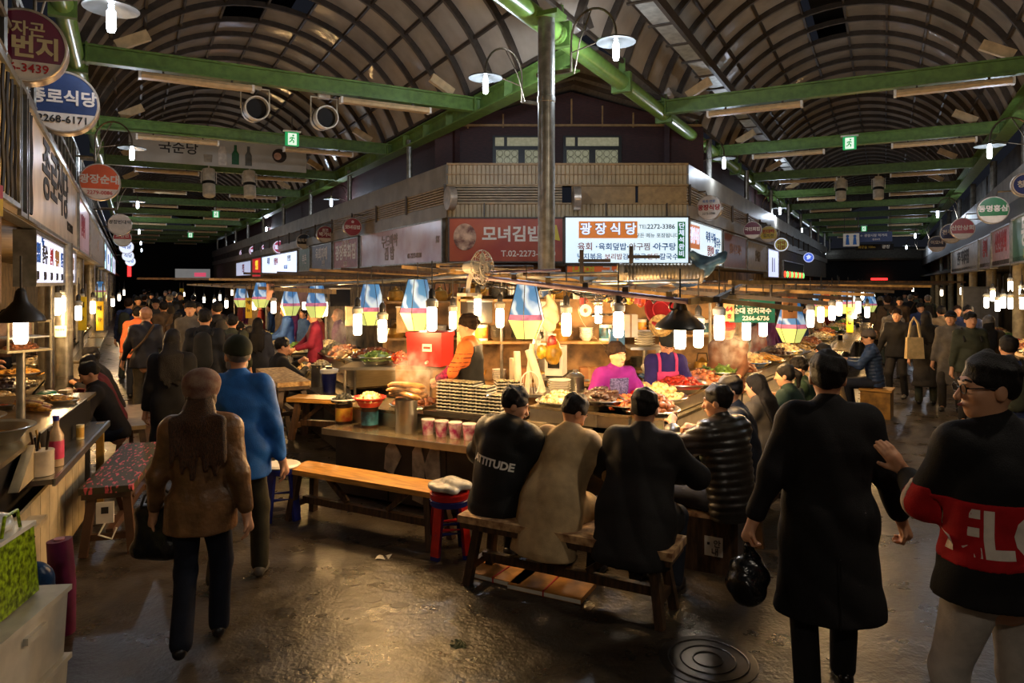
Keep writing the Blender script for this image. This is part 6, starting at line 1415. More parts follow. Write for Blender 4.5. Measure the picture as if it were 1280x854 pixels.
for sd in (-1, 1): shell(i16, 'red_sleeve_cover', C_('sleeve_red', (190, 40, 40), .7), lambda X, Y, Z, sd=sd: np.maximum(Z - i16['el'][0][2] - .06, .15 - sd * X), .006)
vp = Vector((1.6, 7.45, .05)); platform('flat duckboard under the vendor in the pink apron', vp, .05)
i17 = person('vendor in indigo top and pink apron with head bowed', vp, PI + .1, 1.56, hands=((-.06, .2, .58), (.06, .22, .56)), topmat=C_('indigo', (38, 30, 92), .85), head=(0, -48), lean=12, step=.015, hat='beanie', hatmat=C_('headcap_black', (30, 32, 32)), elbow=((-.8, -.3, -.6), (.8, -.3, -.6)))
shell(i17, 'pink_apron', C_('apron_pink', (190, 62, 118), .75), lambda X, Y, Z: np.maximum(np.maximum(np.abs(X) - .12, Z - (i17['chest'][2] + .02)), -Y), .007)
for s_ in (-1, 1): shell(i17, 'apron_strap', C_('apron_pink'), lambda X, Y, Z, s_=s_: np.maximum(np.maximum(np.abs(X - s_ * .09) - .018, (i17['chest'][2]) - Z), -Y + .0), .008)
vp = Vector((2.55, 8.3, .1)); platform('duckboard under the vendor in the red cap', vp, .1)
person('vendor in red cap deeper in the stall', vp, PI - .3, 1.58, hands=hv, topmat=C_('brown_top', (96, 62, 44)), hat='cap', hatmat=C_('cap_red', (176, 36, 34)), head=(0, -15), step=.02)
vp = Vector((-3.15, 11.3, .12)); platform('platform under the vendor in maroon', vp, .12)
person('vendor in maroon jacket at the left alley stall', vp, 1.9, 1.58, hands=hv, topmat=C_('maroon_top', (112, 26, 52)), head=(0, -18), step=.02, hair='bun')
vp = Vector((-4.2, 13.2, .1)); platform('platform under the vendor in blue', vp, .1)
person('vendor in blue top deeper along the left alley stalls', vp, 1.9, 1.62, hands=hv, topmat=C_('blue_top', (40, 70, 130)), head=(0, -18), step=.022)
# diner at the left alley counter
p = cl2(1.9, -.32, 0)
seated('man in black jacket eating with both hands at the left alley counter', p, D1 + .15, 1.7, lean=10, head=(-10, -12), topmat=C_('jacket_char', (32, 30, 28)), hands=((-.06, .24, .58), (.07, .25, .54)), curl=1.0)
bench('dark stool-bench under the man eating at the left alley counter', cl2(1.9, -.32, 0), D1, .9, .3, .44, M('bench_tan', (150, 116, 62), .5), MDWOOD)
for k in range(3):
    p = cl2(-.2 - 1.3 * k, -.3, 0)
    seated(('diner in dark green with black hair along the left alley stalls', 'diner in grey along the left alley stalls', 'diner in a brown coat along the left alley stalls')[k], p, D1 + .1, 1.68, topmat=C_('din%d' % k, ((44, 50, 36), (74, 72, 72), (80, 60, 44))[k]), step=.024, fine=.014, fing=False, hair=('short', 'bun', 'short')[k])
# crowd
CROWD = []
def mk(label, loc, rz, group, **k):
    d = dict(step=.024, fine=.013, fold=.01); d.update(k); i = person(label, loc, rz, group=group, **d); CROWD.append(i['root']); return i['root']
gl, gr = 'crowd in the left alley', 'crowd in the right alley'
mk('woman in long black coat with long dark hair in the left alley crowd', Vector((-3.5, 7.25, 0)), .3, gl, H=1.64, top='coat', hair='long', topmat=BLKC, hem=.2, step=.018)
mk('man in black jacket with a backpack in the left alley crowd', Vector((-4.15, 9.5, 0)), .3, gl, H=1.76, topmat=C_('coat_ink', (26, 27, 30)), step=.018, bulk=1.1)
bp = CROWD[-1]; obj('backpack', sdf_mesh('bag', [cone(V(0, -.2, 1.08), V(0, -.2, 1.36), .13, .11, (1, .55, 1))], C_('pack', (36, 36, 34)), .02), None, bp)
for s_ in (-1, 1): obj('pack_strap', MB().tube([(s_ * .1, -.14, 1.4), (s_ * .12, .02, 1.5), (s_ * .12, .15, 1.3)], .018, 6), C_('pack'), bp)
mk('man in dark bomber jacket with a crossbody strap in the left alley crowd', at(182, 460, 11.0) * 1, .35, gl, H=1.72, topmat=C_('bomber', (40, 40, 46), .5), hands=((-.2, .1, .5), (.2, .02, .49)), trou=C_('khaki', (92, 82, 62)), bulk=1.1, hairmat=M('hair_bald', (172, 120, 84), .5))
CROWD[-1].location.z = 0
obj('strap', MB().tube([(-.2, -.13, 1.02), (0, -.175, 1.22), (.13, -.12, 1.46)], .018, 6), C_('strap_brown', (92, 70, 46)), CROWD[-1])
mk('person in bright orange hooded jacket in the left alley crowd', at(172, 460, 13.0), .5, gl, H=1.66, topmat=C_('orange_hood', (232, 120, 74)), hood=True, top='puffer'); CROWD[-1].location.z = 0
mk('man in black cap facing back along the left alley', at(195, 400, 17), PI + .4, gl, H=1.72, topmat=C_('grey_coat', (70, 66, 60)), hat='cap', hatmat=BLKC, top='coat'); CROWD[-1].location.z = 0
base = list(CROWD)
MC = [C_('cA', (30, 29, 30)), C_('cB', (52, 48, 44)), C_('cC', (36, 40, 52)), C_('cD', (84, 66, 46)), C_('cE', (58, 62, 50)), C_('cF', (24, 23, 24)), C_('cG', (98, 92, 84)), C_('cH', (44, 56, 92)), C_('cI', (112, 96, 74))]
MN = ['black', 'dark grey', 'navy', 'brown', 'olive', 'jet black', 'light grey', 'blue', 'tan']
rg = random.Random(21)
def crowd(px, Y, src, rz, side, H=1.0):
    p = at(px, 400, Y); p.z = 0; c = copytree(base[src]); c.location = p; c.rotation_euler = (0, 0, rz); c.scale = (H, H, H); k = rg.randrange(len(MC))
    if side == 'left' and rg.random() < .5: k = rg.choice((0, 5, 1, 2))
    for ch in c.children:
        n = ch.name.split('.')[0]
        if n in ('jacket', 'coat', 'padded_jacket', 'trousers', 'backpack'):
            ch.material_slots[0].link = 'OBJECT'; ch.material_slots[0].material = MC[k] if n not in ('trousers', 'backpack') else MC[(k * 3 + 1) % 6]
        if n == 'hair': ch.material_slots[0].link = 'OBJECT'; ch.material_slots[0].material = rg.choice((HAIRK, HAIRK, HAIRK, M('hair_darkbrown'), HAIRG))
    kinds = ['long-haired figure', 'figure with backpack', 'man with crossbody strap', 'hooded figure', 'capped figure']
    c['label'] = '%s in %s, %s alley crowd%s' % (kinds[src], MN[k], side, '' if abs(rz) < 1.2 else ', facing out of the alley'); c['group'] = gl if side == 'left' else gr
    return c
for px, Y, src in ((160, 15.5, 1), (205, 15, 2), (222, 13.5, 0), (238, 12.2, 4), (272, 12.4, 1), (248, 16, 2), (190, 19, 0), (212, 20, 1), (232, 19, 4), (180, 23, 2), (200, 25, 3), (218, 27, 1), (168, 27, 0), (190, 31, 4), (207, 34, 2), (180, 36, 1), (226, 23, 1), (196, 40, 0), (212, 44, 2), (172, 20.5, 4), (242, 25, 3), (186, 48, 1)):
    crowd(px, Y, src, (.4 + rg.uniform(-.4, .4)) + (PI if src == 4 or rg.random() < .22 else 0), 'left', rg.uniform(.94, 1.04))
crowd(290, 10.6, 1, .35, 'left', .93); crowd(322, 11.2, 0, .3, 'left', .95)
for px, Y, src in ((1122, 12.9, 2), (1212, 10.6, 1), (1236, 11.2, 0), (1189, 11.6, 4), (1177, 14.5, 2), (1150, 17, 4), (1125, 20, 4), (1110, 18, 1), (1100, 22, 0), (1138, 24, 2), (1160, 21, 1), (1118, 28, 0), (1131, 31, 4), (1108, 34, 2), (1196, 15, 0), (1145, 29, 1), (1116, 15.5, 3), (1210, 13.5, 2)):
    crowd(px, Y, src, -.45 + rg.uniform(-.4, .4) + (PI if src == 4 or rg.random() < .25 else 0), 'right', rg.uniform(.94, 1.03))
wt_ = crowd(1158, 12.2, 0, -.4, 'right', .99); wt_['label'] = 'long-haired woman with a cream tote bag walking down the right alley'
p = at(1143, 400, 12.0); o = thing('tote_bag', 'cream cloth tote bag on the shoulder of a woman in the right alley', 'bag', (p.x, p.y, .82)); mt = C_('tote', (206, 180, 130))
obj('bag_body', MB().box((0, 0, .18), (.3, .09, .36), top=(.9, .6)), mt, o, smooth=0); obj('strap', MB().tube([(-.1, 0, .35), (-.06, 0, .6), (0, .02, .7), (.06, 0, .6), (.1, 0, .35)], .02, 6), mt, o)
crowd(1262, 7.0, 1, -.3, 'right', .9)
# ---------------------------------------------------------------- left shop row, near stall
MPLK = M('cream_plank', (196, 176, 136), .5, var=.12, ns=6); MSTB = M('stall_black', (34, 31, 28), .45)
A1, B1 = Vector((-2.86, 4.14, 0)), Vector((-3.83, 6.65, 0)); dv = (B1 - A1); ln1 = dv.length; rz1 = math.atan2(dv.y, dv.x)
lw = lambda x, y, z: world(A1, rz1, x, y, z)            # x along the row, y towards the wall
o = thing('stall_counter', 'left row counter with cream plank front and a steel shelf', 'counter', A1, rz1)
n_ = 11; w_ = ln1 / n_
for k in range(n_ - 1): obj('plank', MB().box((w_ * (k + .5) - .25, .1 + .0, .37), (w_ - .008, .02, .62), 0, .0), MPLK, o, smooth=0)
obj('steel_shelf', MB().box((ln1 / 2 + .35, .12, .78), (ln1 - .55, .26, .035)), M('shelf_steel', (150, 142, 126), .25, .8), o, smooth=0)
obj('shelf_edge', MB().box((ln1 / 2 + .35, -.01, .775), (ln1 - .55, .02, .05)), MSTEEL, o, smooth=0)
obj('low_shelf', MB().box((-.1, .2, .6), (1.1, .42, .035)), M('low_shelf_cream', (206, 186, 146), .4), o, smooth=0)
obj('carcass', MB().box((ln1 / 2, .62, .5), (ln1 + 1.0, .8, 1.0)), MSTB, o, smooth=0)
obj('end_post', MB().box((ln1 - .02, .05, .4), (.06, .06, .8)), M('post_yellow', (150, 116, 52), .5), o, smooth=0)
obj('upper_deck', MB().box((ln1 / 2 - .2, .62, 1.015), (ln1 + 1.3, .92, .03)), MDECK, o, smooth=0)
obj('black_shield', MB().box((1.72, .15, .92), (1.75, .015, .25)), MSTB, o, smooth=0)
obj('cream_bracket', MB().prism([(.35, .8), (.72, .8), (.72, 1.02)], .12, .18, 'xz'), MPLK, o, smooth=0)
# basins and pans on the upper deck
for x, y, r, lb in ((.85, .42, .25, 'wide steel basin at the near end of the left row counter'), (1.35, .7, .23, 'steel basin behind the first one on the left row'), (.45, .85, .22, 'steel basin against the left row back panel')):
    o = thing('steel_basin', lb, 'basin', lw(x, y, 1.03)); obj('basin_body', MB().lathe([(0, 0), (r * .7, 0), (r * .95, .09), (r * 1.08, .1), (r * 1.08, .11), (r * .93, .1), (r * .68, .015), (0, .015)], 30), MSTEEL, o)
    obj('broth', MB().lathe([(0, .05), (r * .82, .05)], 26), M('broth', (120, 84, 36), .1, var=.2), o); obj('rim_wire', MB().tube([(r * 1.08 * math.cos(2 * PI * i / 26), r * 1.08 * math.sin(2 * PI * i / 26), .105) for i in range(26)], .006, 5, closed=True), MSTEEL, o)
sq_ = []
for k in range(6):
    o = obj('fish_cake', MB().ball((0, 0, .03), (.17, .035, .022), 12, 6), MFOOD[('gold', 'meat', 'pale')[k % 3]], None, lw(2.05 + .12 * (k % 3), .42 + .02 * k, 1.03 + .04 * (k // 3)), (0, 0, rz1 + .9)); T(o, 'long skewered fish cake piled behind the black shield', 'fish cake', 'fish cakes on the left row deck')
sack('white speckled cloth bundle beside the fish cakes', lw(1.85, .82, 1.03), .17, .15, M('speckled_cloth', (214, 196, 176), .7, rgb2=(170, 130, 110), ns=60), .2, name='cloth_bundle', cat='cloth', knot=False, sq=.7)
dish('tray of golden fried pieces at the end of the black shield', lw(2.5, .36, 1.03), 'jeon', 'tray', .16, .8, flat=.7)
# back shelf with plastic-bagged goods
o = thing('goods_shelf', 'timber shelf of packed goods behind the left row counter', 'shelf', lw(2.0, 1.25, 0), rz1)
obj('shelf_board', MB().box((.15, .0, 1.2), (2.0, .4, .05)), M('shelf_timber', (170, 136, 88), .5, var=.15), o, smooth=0)
for x in (-.8, .15, 1.1): obj('upright', MB().box((x, .1, .6), (.05, .05, 1.2)), MDWOOD, o, smooth=0)
for k, x in enumerate((.3, .75, 1.15, 1.5)): sack(('clear bag of brown crackers', 'clear bag of dried snacks', 'clear bag of dumplings', 'clear bag of sweet potatoes')[k] + ' on the timber shelf', lw(x + 1.45, 1.25, 1.225), .17, .16, M('bag_goods%d' % (k % 2), (186, 146, 104), .3, rgb2=(120, 78, 52), ns=20), k + .1, knot=False, sq=.8)
dish('shallow blue tray above the bagged goods on the left row', lw(2.4, 1.25, 1.41), 'mix', 'blue', .22, .3, flat=.7)
dish('tray of shredded carrot under the timber shelf', lw(2.4, .85, 1.03), 'tteok', 'tray', .2, .5, flat=.5)
# bottle, can with utensils, pepper shaker
bottle('squeeze bottle with blue cap and pink label on the steel shelf', lw(1.02, .06, .8), .05, .36, M('bottle_clear', (206, 176, 140), .2), M('cap_blue', (40, 40, 140), .4), M('label_pink', (226, 70, 110), .5))
o = can('white tin holding serving tools on the steel shelf', lw(.78, .1, .8), .08, .17, M('tin_white', (228, 212, 184), .4), None, 'utensil_tin')
for k in range(5): obj('utensil', MB().cyl((.03 * math.cos(k), .03 * math.sin(k), .1), (.06 * math.cos(k * 1.3), .06 * math.sin(k * 1.3), .3), .008, n=6), (MDWOOD, MBLACK, M('brass', (176, 130, 40), .4))[k % 3], o)
can('small cream pepper shaker on the far end of the steel shelf', lw(1.95, .08, .8), .03, .12, M('shaker', (226, 206, 150), .4), M('shaker_band', (196, 150, 60), .5), 'pepper_shaker', 'shaker')
bottle('dark green bottle on the low shelf', lw(.02, .22, .62), .035, .24, M('glass_green', (24, 70, 30), .15), M('cap_green', (36, 90, 44), .4))
o = thing('napkin_box', 'small pink napkin box on the low shelf beside the green bottle', 'box', lw(.2, .24, .62), rz1); obj('box_body', MB().box((0, 0, .03), (.2, .1, .06)), M('napkin_pink', (206, 150, 140), .6), o, smooth=0); obj('tissue', MB().box((0, 0, .065), (.1, .05, .03), top=(.4, .4)), MWHITE, o, smooth=0)
o = thing('sauce_dish', 'white dish with a brown pancake on the low shelf', 'dish', lw(-.45, .12, .62)); obj('plate', vessel('white'), None, o, scale=.6); obj('pancake', MB().lathe([(0, .03), (.1, .03), (.1, .018), (0, .018)], 18), MFOOD['brown'], o)
# patterned bench and far bench of the left row
mpk = M('floral_dark', (58, 54, 34), .6, rgb2=(206, 86, 96), ns=11, stretch=(1, 3.2, 1), pos=(.4, .44)); 
bn = bench('bench with dark cushion patterned in pink along the left row', Vector((-3.36, 6.15, 0)), math.atan2(1.6, -.52), 1.55, .34, .5, MDWOOD, M('leg_brown', (84, 56, 34), .5), cushion=mpk)
sk = obj('socket_plate', MB().box((-.81, .0, .36), (.02, .12, .16)), MWHITE, bn, smooth=0); obj('socket_holes', MB().box((-.822, 0, .38), (.004, .05, .05)), MTXK, sk, smooth=0)
obj('power_cord', MB().tube([(-.82, 0, .28), (-.83, .04, .2), (-.83, -.05, .16), (-.82, -.08, .24)], .008, 6), MWHITE, bn)
bench('grey bench farther along the left row', L(9.9, .02, 0), AL + PI / 2, 1.6, .3, .48, M('bench_grey', (140, 120, 88), .4), MDWOOD)
for k, (s0, t0, lb, m_, hr) in enumerate(((8.7, -.12, 'diner in dark jacket with a red scarf at the left row', (36, 30, 28), 'short'), (9.6, -.16, 'diner with dark red jacket at the left row', (88, 22, 30), 'bun'), (10.6, -.18, 'diner in black at the left row', (30, 28, 30), 'short'))):
    seated(lb, L(s0, t0), AL + PI / 2 - .1, 1.66, topmat=C_('lrd%d' % k, m_), head=(10, -30), lean=24, step=.022, fine=.014, fing=False, hair=hr)
# middle stalls of the left row
for j in range(5):
    s0 = 8.2 + j * 3.1
    p0 = L(s0, -.55 - .12 * 0); cc = counter('stall_counter', ('left row counter with a cardboard box and blue post', 'left row counter piled with white packs', 'left row counter in front of the yellow slips', 'fourth left row counter', 'fifth left row counter beside the crowd')[j], p0, AL + PI / 2, 2.7, .9, .74, .92, M('row_panel%d' % (j % 2), ((110, 96, 74), (70, 58, 48))[j % 2], .5), 5)
    for q in range(4):
        kind = ('pale', 'jokbal', 'mix', 'rice', 'meat', 'sundae', 'green', 'jeon')[(j * 3 + q * 5) % 8]
        dish('%s on %s' % (('tray of pale fritters', 'basin of trotters', 'tray of fish cakes', 'basin of rice', 'tray of meat', 'basin of blood sausage', 'tray of greens', 'tray of pancakes')[(j * 3 + q * 5) % 8], ('the counter with the blue post', 'the counter of white packs', 'the counter by the yellow slips', 'the fourth left row counter', 'the fifth left row counter')[j]), world(p0, AL + PI / 2, .35 + q * .65, .62, .92), kind, ('tray', 'basin')[(q + j) % 2], .22, 1.2, group='dishes of the left row')
p = world(L(8.2, -.55), AL + PI / 2, .4, .2, .74)
o = carton('open brown carton with a green bag at the left row', p, (.3, .26, .2), M('cardboard', (164, 112, 72), .7, var=.1), AL, flaps=False); sack('green plastic bag stuffed in the open carton', p + Vector((0, 0, .2)), .1, .08, M('bag_green', (60, 140, 100), .35), 1.0, knot=False)
o = thing('corner_post', 'blue painted post at the end of the left row counter', 'post', world(L(8.2, -.55), AL + PI / 2, -.05, .0, 0)); obj('post_shaft', MB().box((0, 0, .52), (.06, .06, 1.04)), M('post_blue', (70, 96, 120), .4), o, smooth=0); obj('post_cap', MB().box((0, 0, 1.05), (.09, .09, .03)), M('cap_cream', (196, 176, 140), .5), o, smooth=0)
for j in range(3):
    vp = L(9.4 + 3.3 * j, -2.05); person(('vendor in dark apron behind the left row counter', 'vendor in a grey top farther along the left row', 'vendor in brown farthest along the left row')[j], vp, AL - PI / 2, 1.6, topmat=C_('lv%d' % j, ((50, 42, 52), (110, 104, 98), (94, 70, 52))[j]), hands=hv, head=(0, -20), step=.024, fine=.014, fing=False, hair='curly')
# posters, display case and pipes of the left row
o = hang('food_poster', 'tall food poster with a pink heading and yellow band at the left row', 'poster', L(4.35, LW - .02, 2.32), .42, .62, M('poster_brown', (150, 108, 70), .5, rgb2=(84, 52, 36), ns=4), [], AL + .9)
obj('heading', MB().box((0, -.015, .27), (.42, .01, .07)), M('poster_pink', (176, 60, 88), .5), o, smooth=0); yb = obj('yellow_band', MB().box((0, -.015, .19), (.42, .01, .09)), M('poster_yellow', (206, 176, 40), .5), o, smooth=0); text('광장', .07, MTXK, yb, (.05, -.025, .19)); obj('picture', MB().lathe([(0, 0), (.15, 0), (.15, .008), (0, .008)], 24, (0, -.012, -.03), rot=Euler((PI / 2, 0, 0))), MFOOD['dark'], o); obj('lower_picture', MB().box((0, -.015, -.23), (.36, .01, .14)), MFOOD['grey'], o, smooth=0)
o = thing('display_case', 'small glazed display case under the black bell shade', 'case', at(26, 418, 5.35) + Vector((0, 0, 0)), AL + .6)
obj('case_frame', MB().tube([(-.15, -.12, -.12), (.15, -.12, -.12), (.15, -.12, .1), (-.15, -.12, .1)], .012, 6, closed=True).tube([(-.15, .12, -.12), (.15, .12, -.12), (.15, .12, .1), (-.15, .12, .1)], .012, 6, closed=True), M('case_cream', (206, 186, 140), .5), o)
obj('case_back', MB().box((0, .12, 0), (.3, .01, .22)), M('case_picture', (150, 112, 84), .4, rgb2=(84, 56, 44), ns=9), o, smooth=0); obj('case_shelf', MB().box((0, 0, -.02), (.29, .24, .01)), MWHITE, o, smooth=0); obj('case_base', MB().box((0, 0, -.12), (.32, .26, .015)), M('case_cream'), o, smooth=0)
obj('case_goods', heapmesh('meat'), None, o, (0, 0, -.11), scale=(.6, .5, .6))['kind'] = 'stuff'
obj('case_stand', MB().cyl((0, 0, -.12), (0, 0, -.74), .03), MGALV, o)
for px, Y, r, lb in ((80, 9.0, .1, 'fat galvanised pipe with a white notice at the left row'), (62, 8.2, .05, 'slim galvanised pipe beside the fat one')):
    p = at(px, 400, Y); o = thing('vent_pipe', lb, 'pipe', (p.x, p.y, 0)); obj('pipe_shaft', MB().cyl((0, 0, .0), (0, 0, 2.62), r, n=20), MGALV, o)
    for z in (.9, 1.5, 2.2): obj('pipe_band', MB().cyl((0, 0, z), (0, 0, z + .03), r * 1.06, n=20), MSTEEL, o)
    if r > .08: nn = obj('notice', MB().box((.02, -r - .01, 1.5), (.16, .006, .14)), MWHITE, o, smooth=0); text('현금 안내', .03, MTXK, nn, (.02, -r - .015, 1.52))
# bins and bags in the near left corner
mbin = M('bin_white', (206, 198, 180), .45, var=.06)
for k, (z, lb) in enumerate(((0, 'white plastic storage bin, lower one under the lime bag'), (.33, 'white plastic storage bin carrying the lime green bag'))):
    o = thing('storage_bin', lb, 'bin', (-2.33, 3.08, z), .12); obj('bin_body', MB().box((0, 0, .155), (.42, .56, .31), top=(1.06, 1.06)), mbin, o, smooth=0); obj('bin_rim', MB().box((0, 0, .315), (.47, .62, .025)), mbin, o, smooth=0)
    for sx in (-1, 1): obj('grip', MB().box((sx * .23, 0, .24), (.02, .16, .03)), mbin, o, smooth=0)
o = thing('shopping_bag', 'glittering lime green shopping bag on the white bins', 'bag', (-2.33, 3.12, .67), .15); ml = M('lime_bag', (150, 180, 30), .3, var=.35, ns=40, bump=.3, bs=30)
obj('bag_body', MB().box((0, 0, .16), (.26, .36, .32), top=(.92, .85)), ml, o, smooth=0); obj('bag_hem', MB().box((0, 0, .325), (.25, .33, .02)), MWHITE, o, smooth=0)
for sx in (-1, 1): obj('handle', MB().tube([(sx * .1, -.08, .32), (sx * .1, -.05, .42), (sx * .1, .05, .42), (sx * .1, .08, .32)], .008, 6), ml, o)
o = sack('crumpled clear plastic on the lime green bag', (-2.36, 3.12, 1.0), .13, .1, M('plastic_wrap'), .6, knot=False)
sack('large blue plastic sack behind the white bins', (-2.62, 3.75, .0), .19, .72, M('sack_blue', (28, 70, 120), .35, var=.25, bump=.3, bs=16), .8, name='plastic_sack', sq=.8)
o = thing('rolled_mat', 'upright magenta rolled mat leaning by the blue sack', 'mat', (-2.72, 4.26, 0), .3); mm = M('mat_magenta', (112, 24, 78), .5, var=.15)
obj('roll', MB().tube([(0, 0, 0), (.0, .0, .3), (-.02, .01, .56)], [.07, .072, .068], 18), mm, o); obj('roll_core', MB().lathe([(0, .565), (.03, .565), (.03, .57), (0, .57)], 12, (-.02, .01, 0)), M('mat_pink', (214, 150, 170), .5), o)
# ---------------------------------------------------------------- back racks, farther stalls, oddments
rg = random.Random(9)
def rack(label, p, rz, w_, h_, n_, m_=None):
    o = thing('storage_rack', label, 'rack', p, rz); m_ = m_ or M('rack_timber', (150, 116, 70), .5, var=.2)
    for sx in (-1, 1):
        for sy in (-1, 1): obj('upright', MB().box((sx * w_ / 2, sy * .16, h_ / 2), (.04, .04, h_)), m_, o, smooth=0)
    for k in range(n_): obj('shelf', MB().box((0, 0, .35 + (h_ - .4) * k / (n_ - 1)), (w_, .36, .03)), m_, o, smooth=0)
    obj('back_sheet', MB().box((0, .17, h_ / 2), (w_, .01, h_)), M('back_sheet', (150, 116, 74), .6, var=.3, ns=5), o, smooth=0)
    return [.365 + (h_ - .4) * k / (n_ - 1) for k in range(n_)]
goods = []
def bowls(label, p, n, r, mat):
    o = thing('bowl_stack', label, 'bowls', p)
    for k in range(n): obj('bowl', MB().lathe([(0, 0), (r * .5, 0), (r, .05), (r * .95, .052), (r * .45, .01), (0, .01)], 18), mat, o, (0, 0, k * .022))
def kettle(label, p, mat):
    o = thing('kettle', label, 'kettle', p); obj('kettle_body', MB().lathe([(0, 0), (.1, 0), (.12, .05), (.1, .13), (.04, .16), (0, .16)], 20), mat, o); obj('lid', MB().lathe([(.05, .155), (.03, .18), (.012, .19), (.012, .2), (0, .2)], 14), mat, o); obj('spout', MB().tube([(.1, 0, .06), (.16, 0, .1), (.18, 0, .16)], [.02, .015, .012], 8), mat, o); obj('handle', MB().tube([(-.08, 0, .14), (-.06, 0, .25), (.06, 0, .25), (.08, 0, .14)], .008, 6), MBLACK, o)
def fill(pfx, p, rz, w_, zs, seed):
    rg = random.Random(seed)
    for zi, z in enumerate(zs):
        x = -w_ / 2 + .15
        while x < w_ / 2 - .1:
            k = rg.randrange(7); q = world(p, rz, x, -.02, z); lb = pfx % ('top', 'upper', 'middle', 'lower')[min(3, len(zs) - 1 - zi)]; n0 = len(bpy.data.objects)
            if k == 0: bowls('stack of steel bowls on the ' + lb, q, 4 + rg.randrange(4), .1, MSTEEL); x += .26
            elif k == 1: pot('lidded pot on the ' + lb, q, .1, .14, lid=True, mat=rg.choice((MSTEEL, M('pot_gold', (190, 146, 70), .3, .7)))); x += .32
            elif k == 2: carton('brown carton on the ' + lb, q, (.22, .2, .18), M('cardboard'), rz); x += .27
            elif k == 3: bottle('sauce bottle on the ' + lb, q, .04, .26, M('sauce_amber', (120, 60, 24), .2), M('cap_red2', (176, 30, 28), .4), MWHITE); x += .12
            elif k == 4: kettle('dented kettle on the ' + lb, q, M('pot_gold', (190, 146, 70), .3, .7)); x += .34
            elif k == 5: can('large food tin on the ' + lb, q, .08, .2, MWHITE, rg.choice((mlabel1, mlabel2, M('tin_green', (60, 110, 60), .4)))); x += .2
            else: bowls('stack of pale plastic bowls on the ' + lb, q, 6, .09, MWHITE); x += .24
            for o_ in bpy.data.objects:
                if o_.parent is None and 'label' in o_ and o_['label'].endswith(lb): o_['group'] = 'goods on the ' + lb
for k, (p, rz, w_, h_, nm) in enumerate(((Vector((.35, 8.75, 0)), 0., 2.0, 1.95, 'rack by the purple cardigan'), (Vector((2.25, 9.9, 0)), -.2, 1.8, 1.95, 'rack by the pink apron'), (Vector((-.95, 9.75, 0)), .15, 1.6, 1.9, 'rack by the red cooler'), (Vector((-.2, 11.2, 0)), .0, 2.6, 1.95, 'deep rack amid the stalls'))):
    zs = rack('timber storage ' + nm, p, rz, w_, h_, 4); fill('%s shelf of the ' + nm, p, rz, w_, zs[1:], 30 + k)
# work table between the two front vendors, crowded with bits
wt0 = Vector((.3, 7.35, 0)); o = thing('work_table', 'steel work table crowded with kitchen bits between the front vendors', 'table', wt0, -.1)
obj('table_top', MB().box((0, 0, .97), (.95, .5, .03)), MSTEEL, o, smooth=0); obj('table_shelf', MB().box((0, 0, .4), (.9, .46, .02)), MSTEEL, o, smooth=0)
for sx in (-1, 1):
    for sy in (-1, 1): obj('leg', MB().cyl((sx * .44, sy * .21, 0), (sx * .44, sy * .21, .96), .016, n=8), MSTEEL, o)
w2 = lambda x, y, z=.985: world(wt0, -.1, x, y, z)
MPAP0 = M('paper_white', (232, 220, 196), .6, var=.05)
for k, (x, y, h_, r) in enumerate(((-.22, -.1, .42, .035), (-.14, -.06, .5, .03), (-.3, 0, .34, .03), (.02, -.08, .46, .045))):
    o = thing('paper_roll', ('short', 'tall slim', 'thin', 'fat')[k] + ' upright white paper roll on the work table', 'paper', w2(x, y)); obj('roll', MB().lathe([(.012, 0), (r, 0), (r, h_), (.012, h_), (.012, 0)], 18, rot=Euler((0, (-.05, .12, .0, -.3)[k], 0))), MPAP0, o); obj('core', MB().lathe([(.0, h_ * .98), (.012, h_ * .98)], 12, rot=Euler((0, (-.05, .12, .0, -.3)[k], 0))), MDWOOD, o)
bowls('stack of wide white bowls on the work table', w2(.2, -.12), 5, .12, MWHITE); pot('small steel pot on the work table', w2(.36, .08), .09, .14, lid=True)
for k in range(8):
    o = dup(pk0, w2(-.4 + .14 * (k % 2), -.14, .985 + .032 * (k // 2)), .2, 'foam pack of rolls in the low stack on the work table', 'roll packs on the work table')
sack('mustard yellow plastic bag hung by the work table', w2(.12, .1, 1.25), .09, .3, M('bag_mustard', (196, 150, 40), .4, var=.25), .7, name='hanging_bag')
sack('white plastic bag hung by the work table', w2(-.05, .14, 1.3), .08, .34, M('plastic_wrap'), 1.7, name='hanging_bag', sq=.6)
o = thing('colander', 'white wire colander leaning on the work table', 'colander', w2(-.1, -.18, 1.08), .3); obj('colander_rim', MB().tube([(.1 * math.cos(2 * PI * i / 20), 0, .13 * math.sin(2 * PI * i / 20)) for i in range(20)], .007, 5, closed=True), MWHITE, o)
mb = MB()
for i in range(-3, 4): mb.tube([(.03 * i, .01, -.12 * math.cos(i * .35)), (.03 * i, .04, 0), (.03 * i, .01, .12 * math.cos(i * .35))], .003, 4)
obj('colander_wires', mb, MWHITE, o)
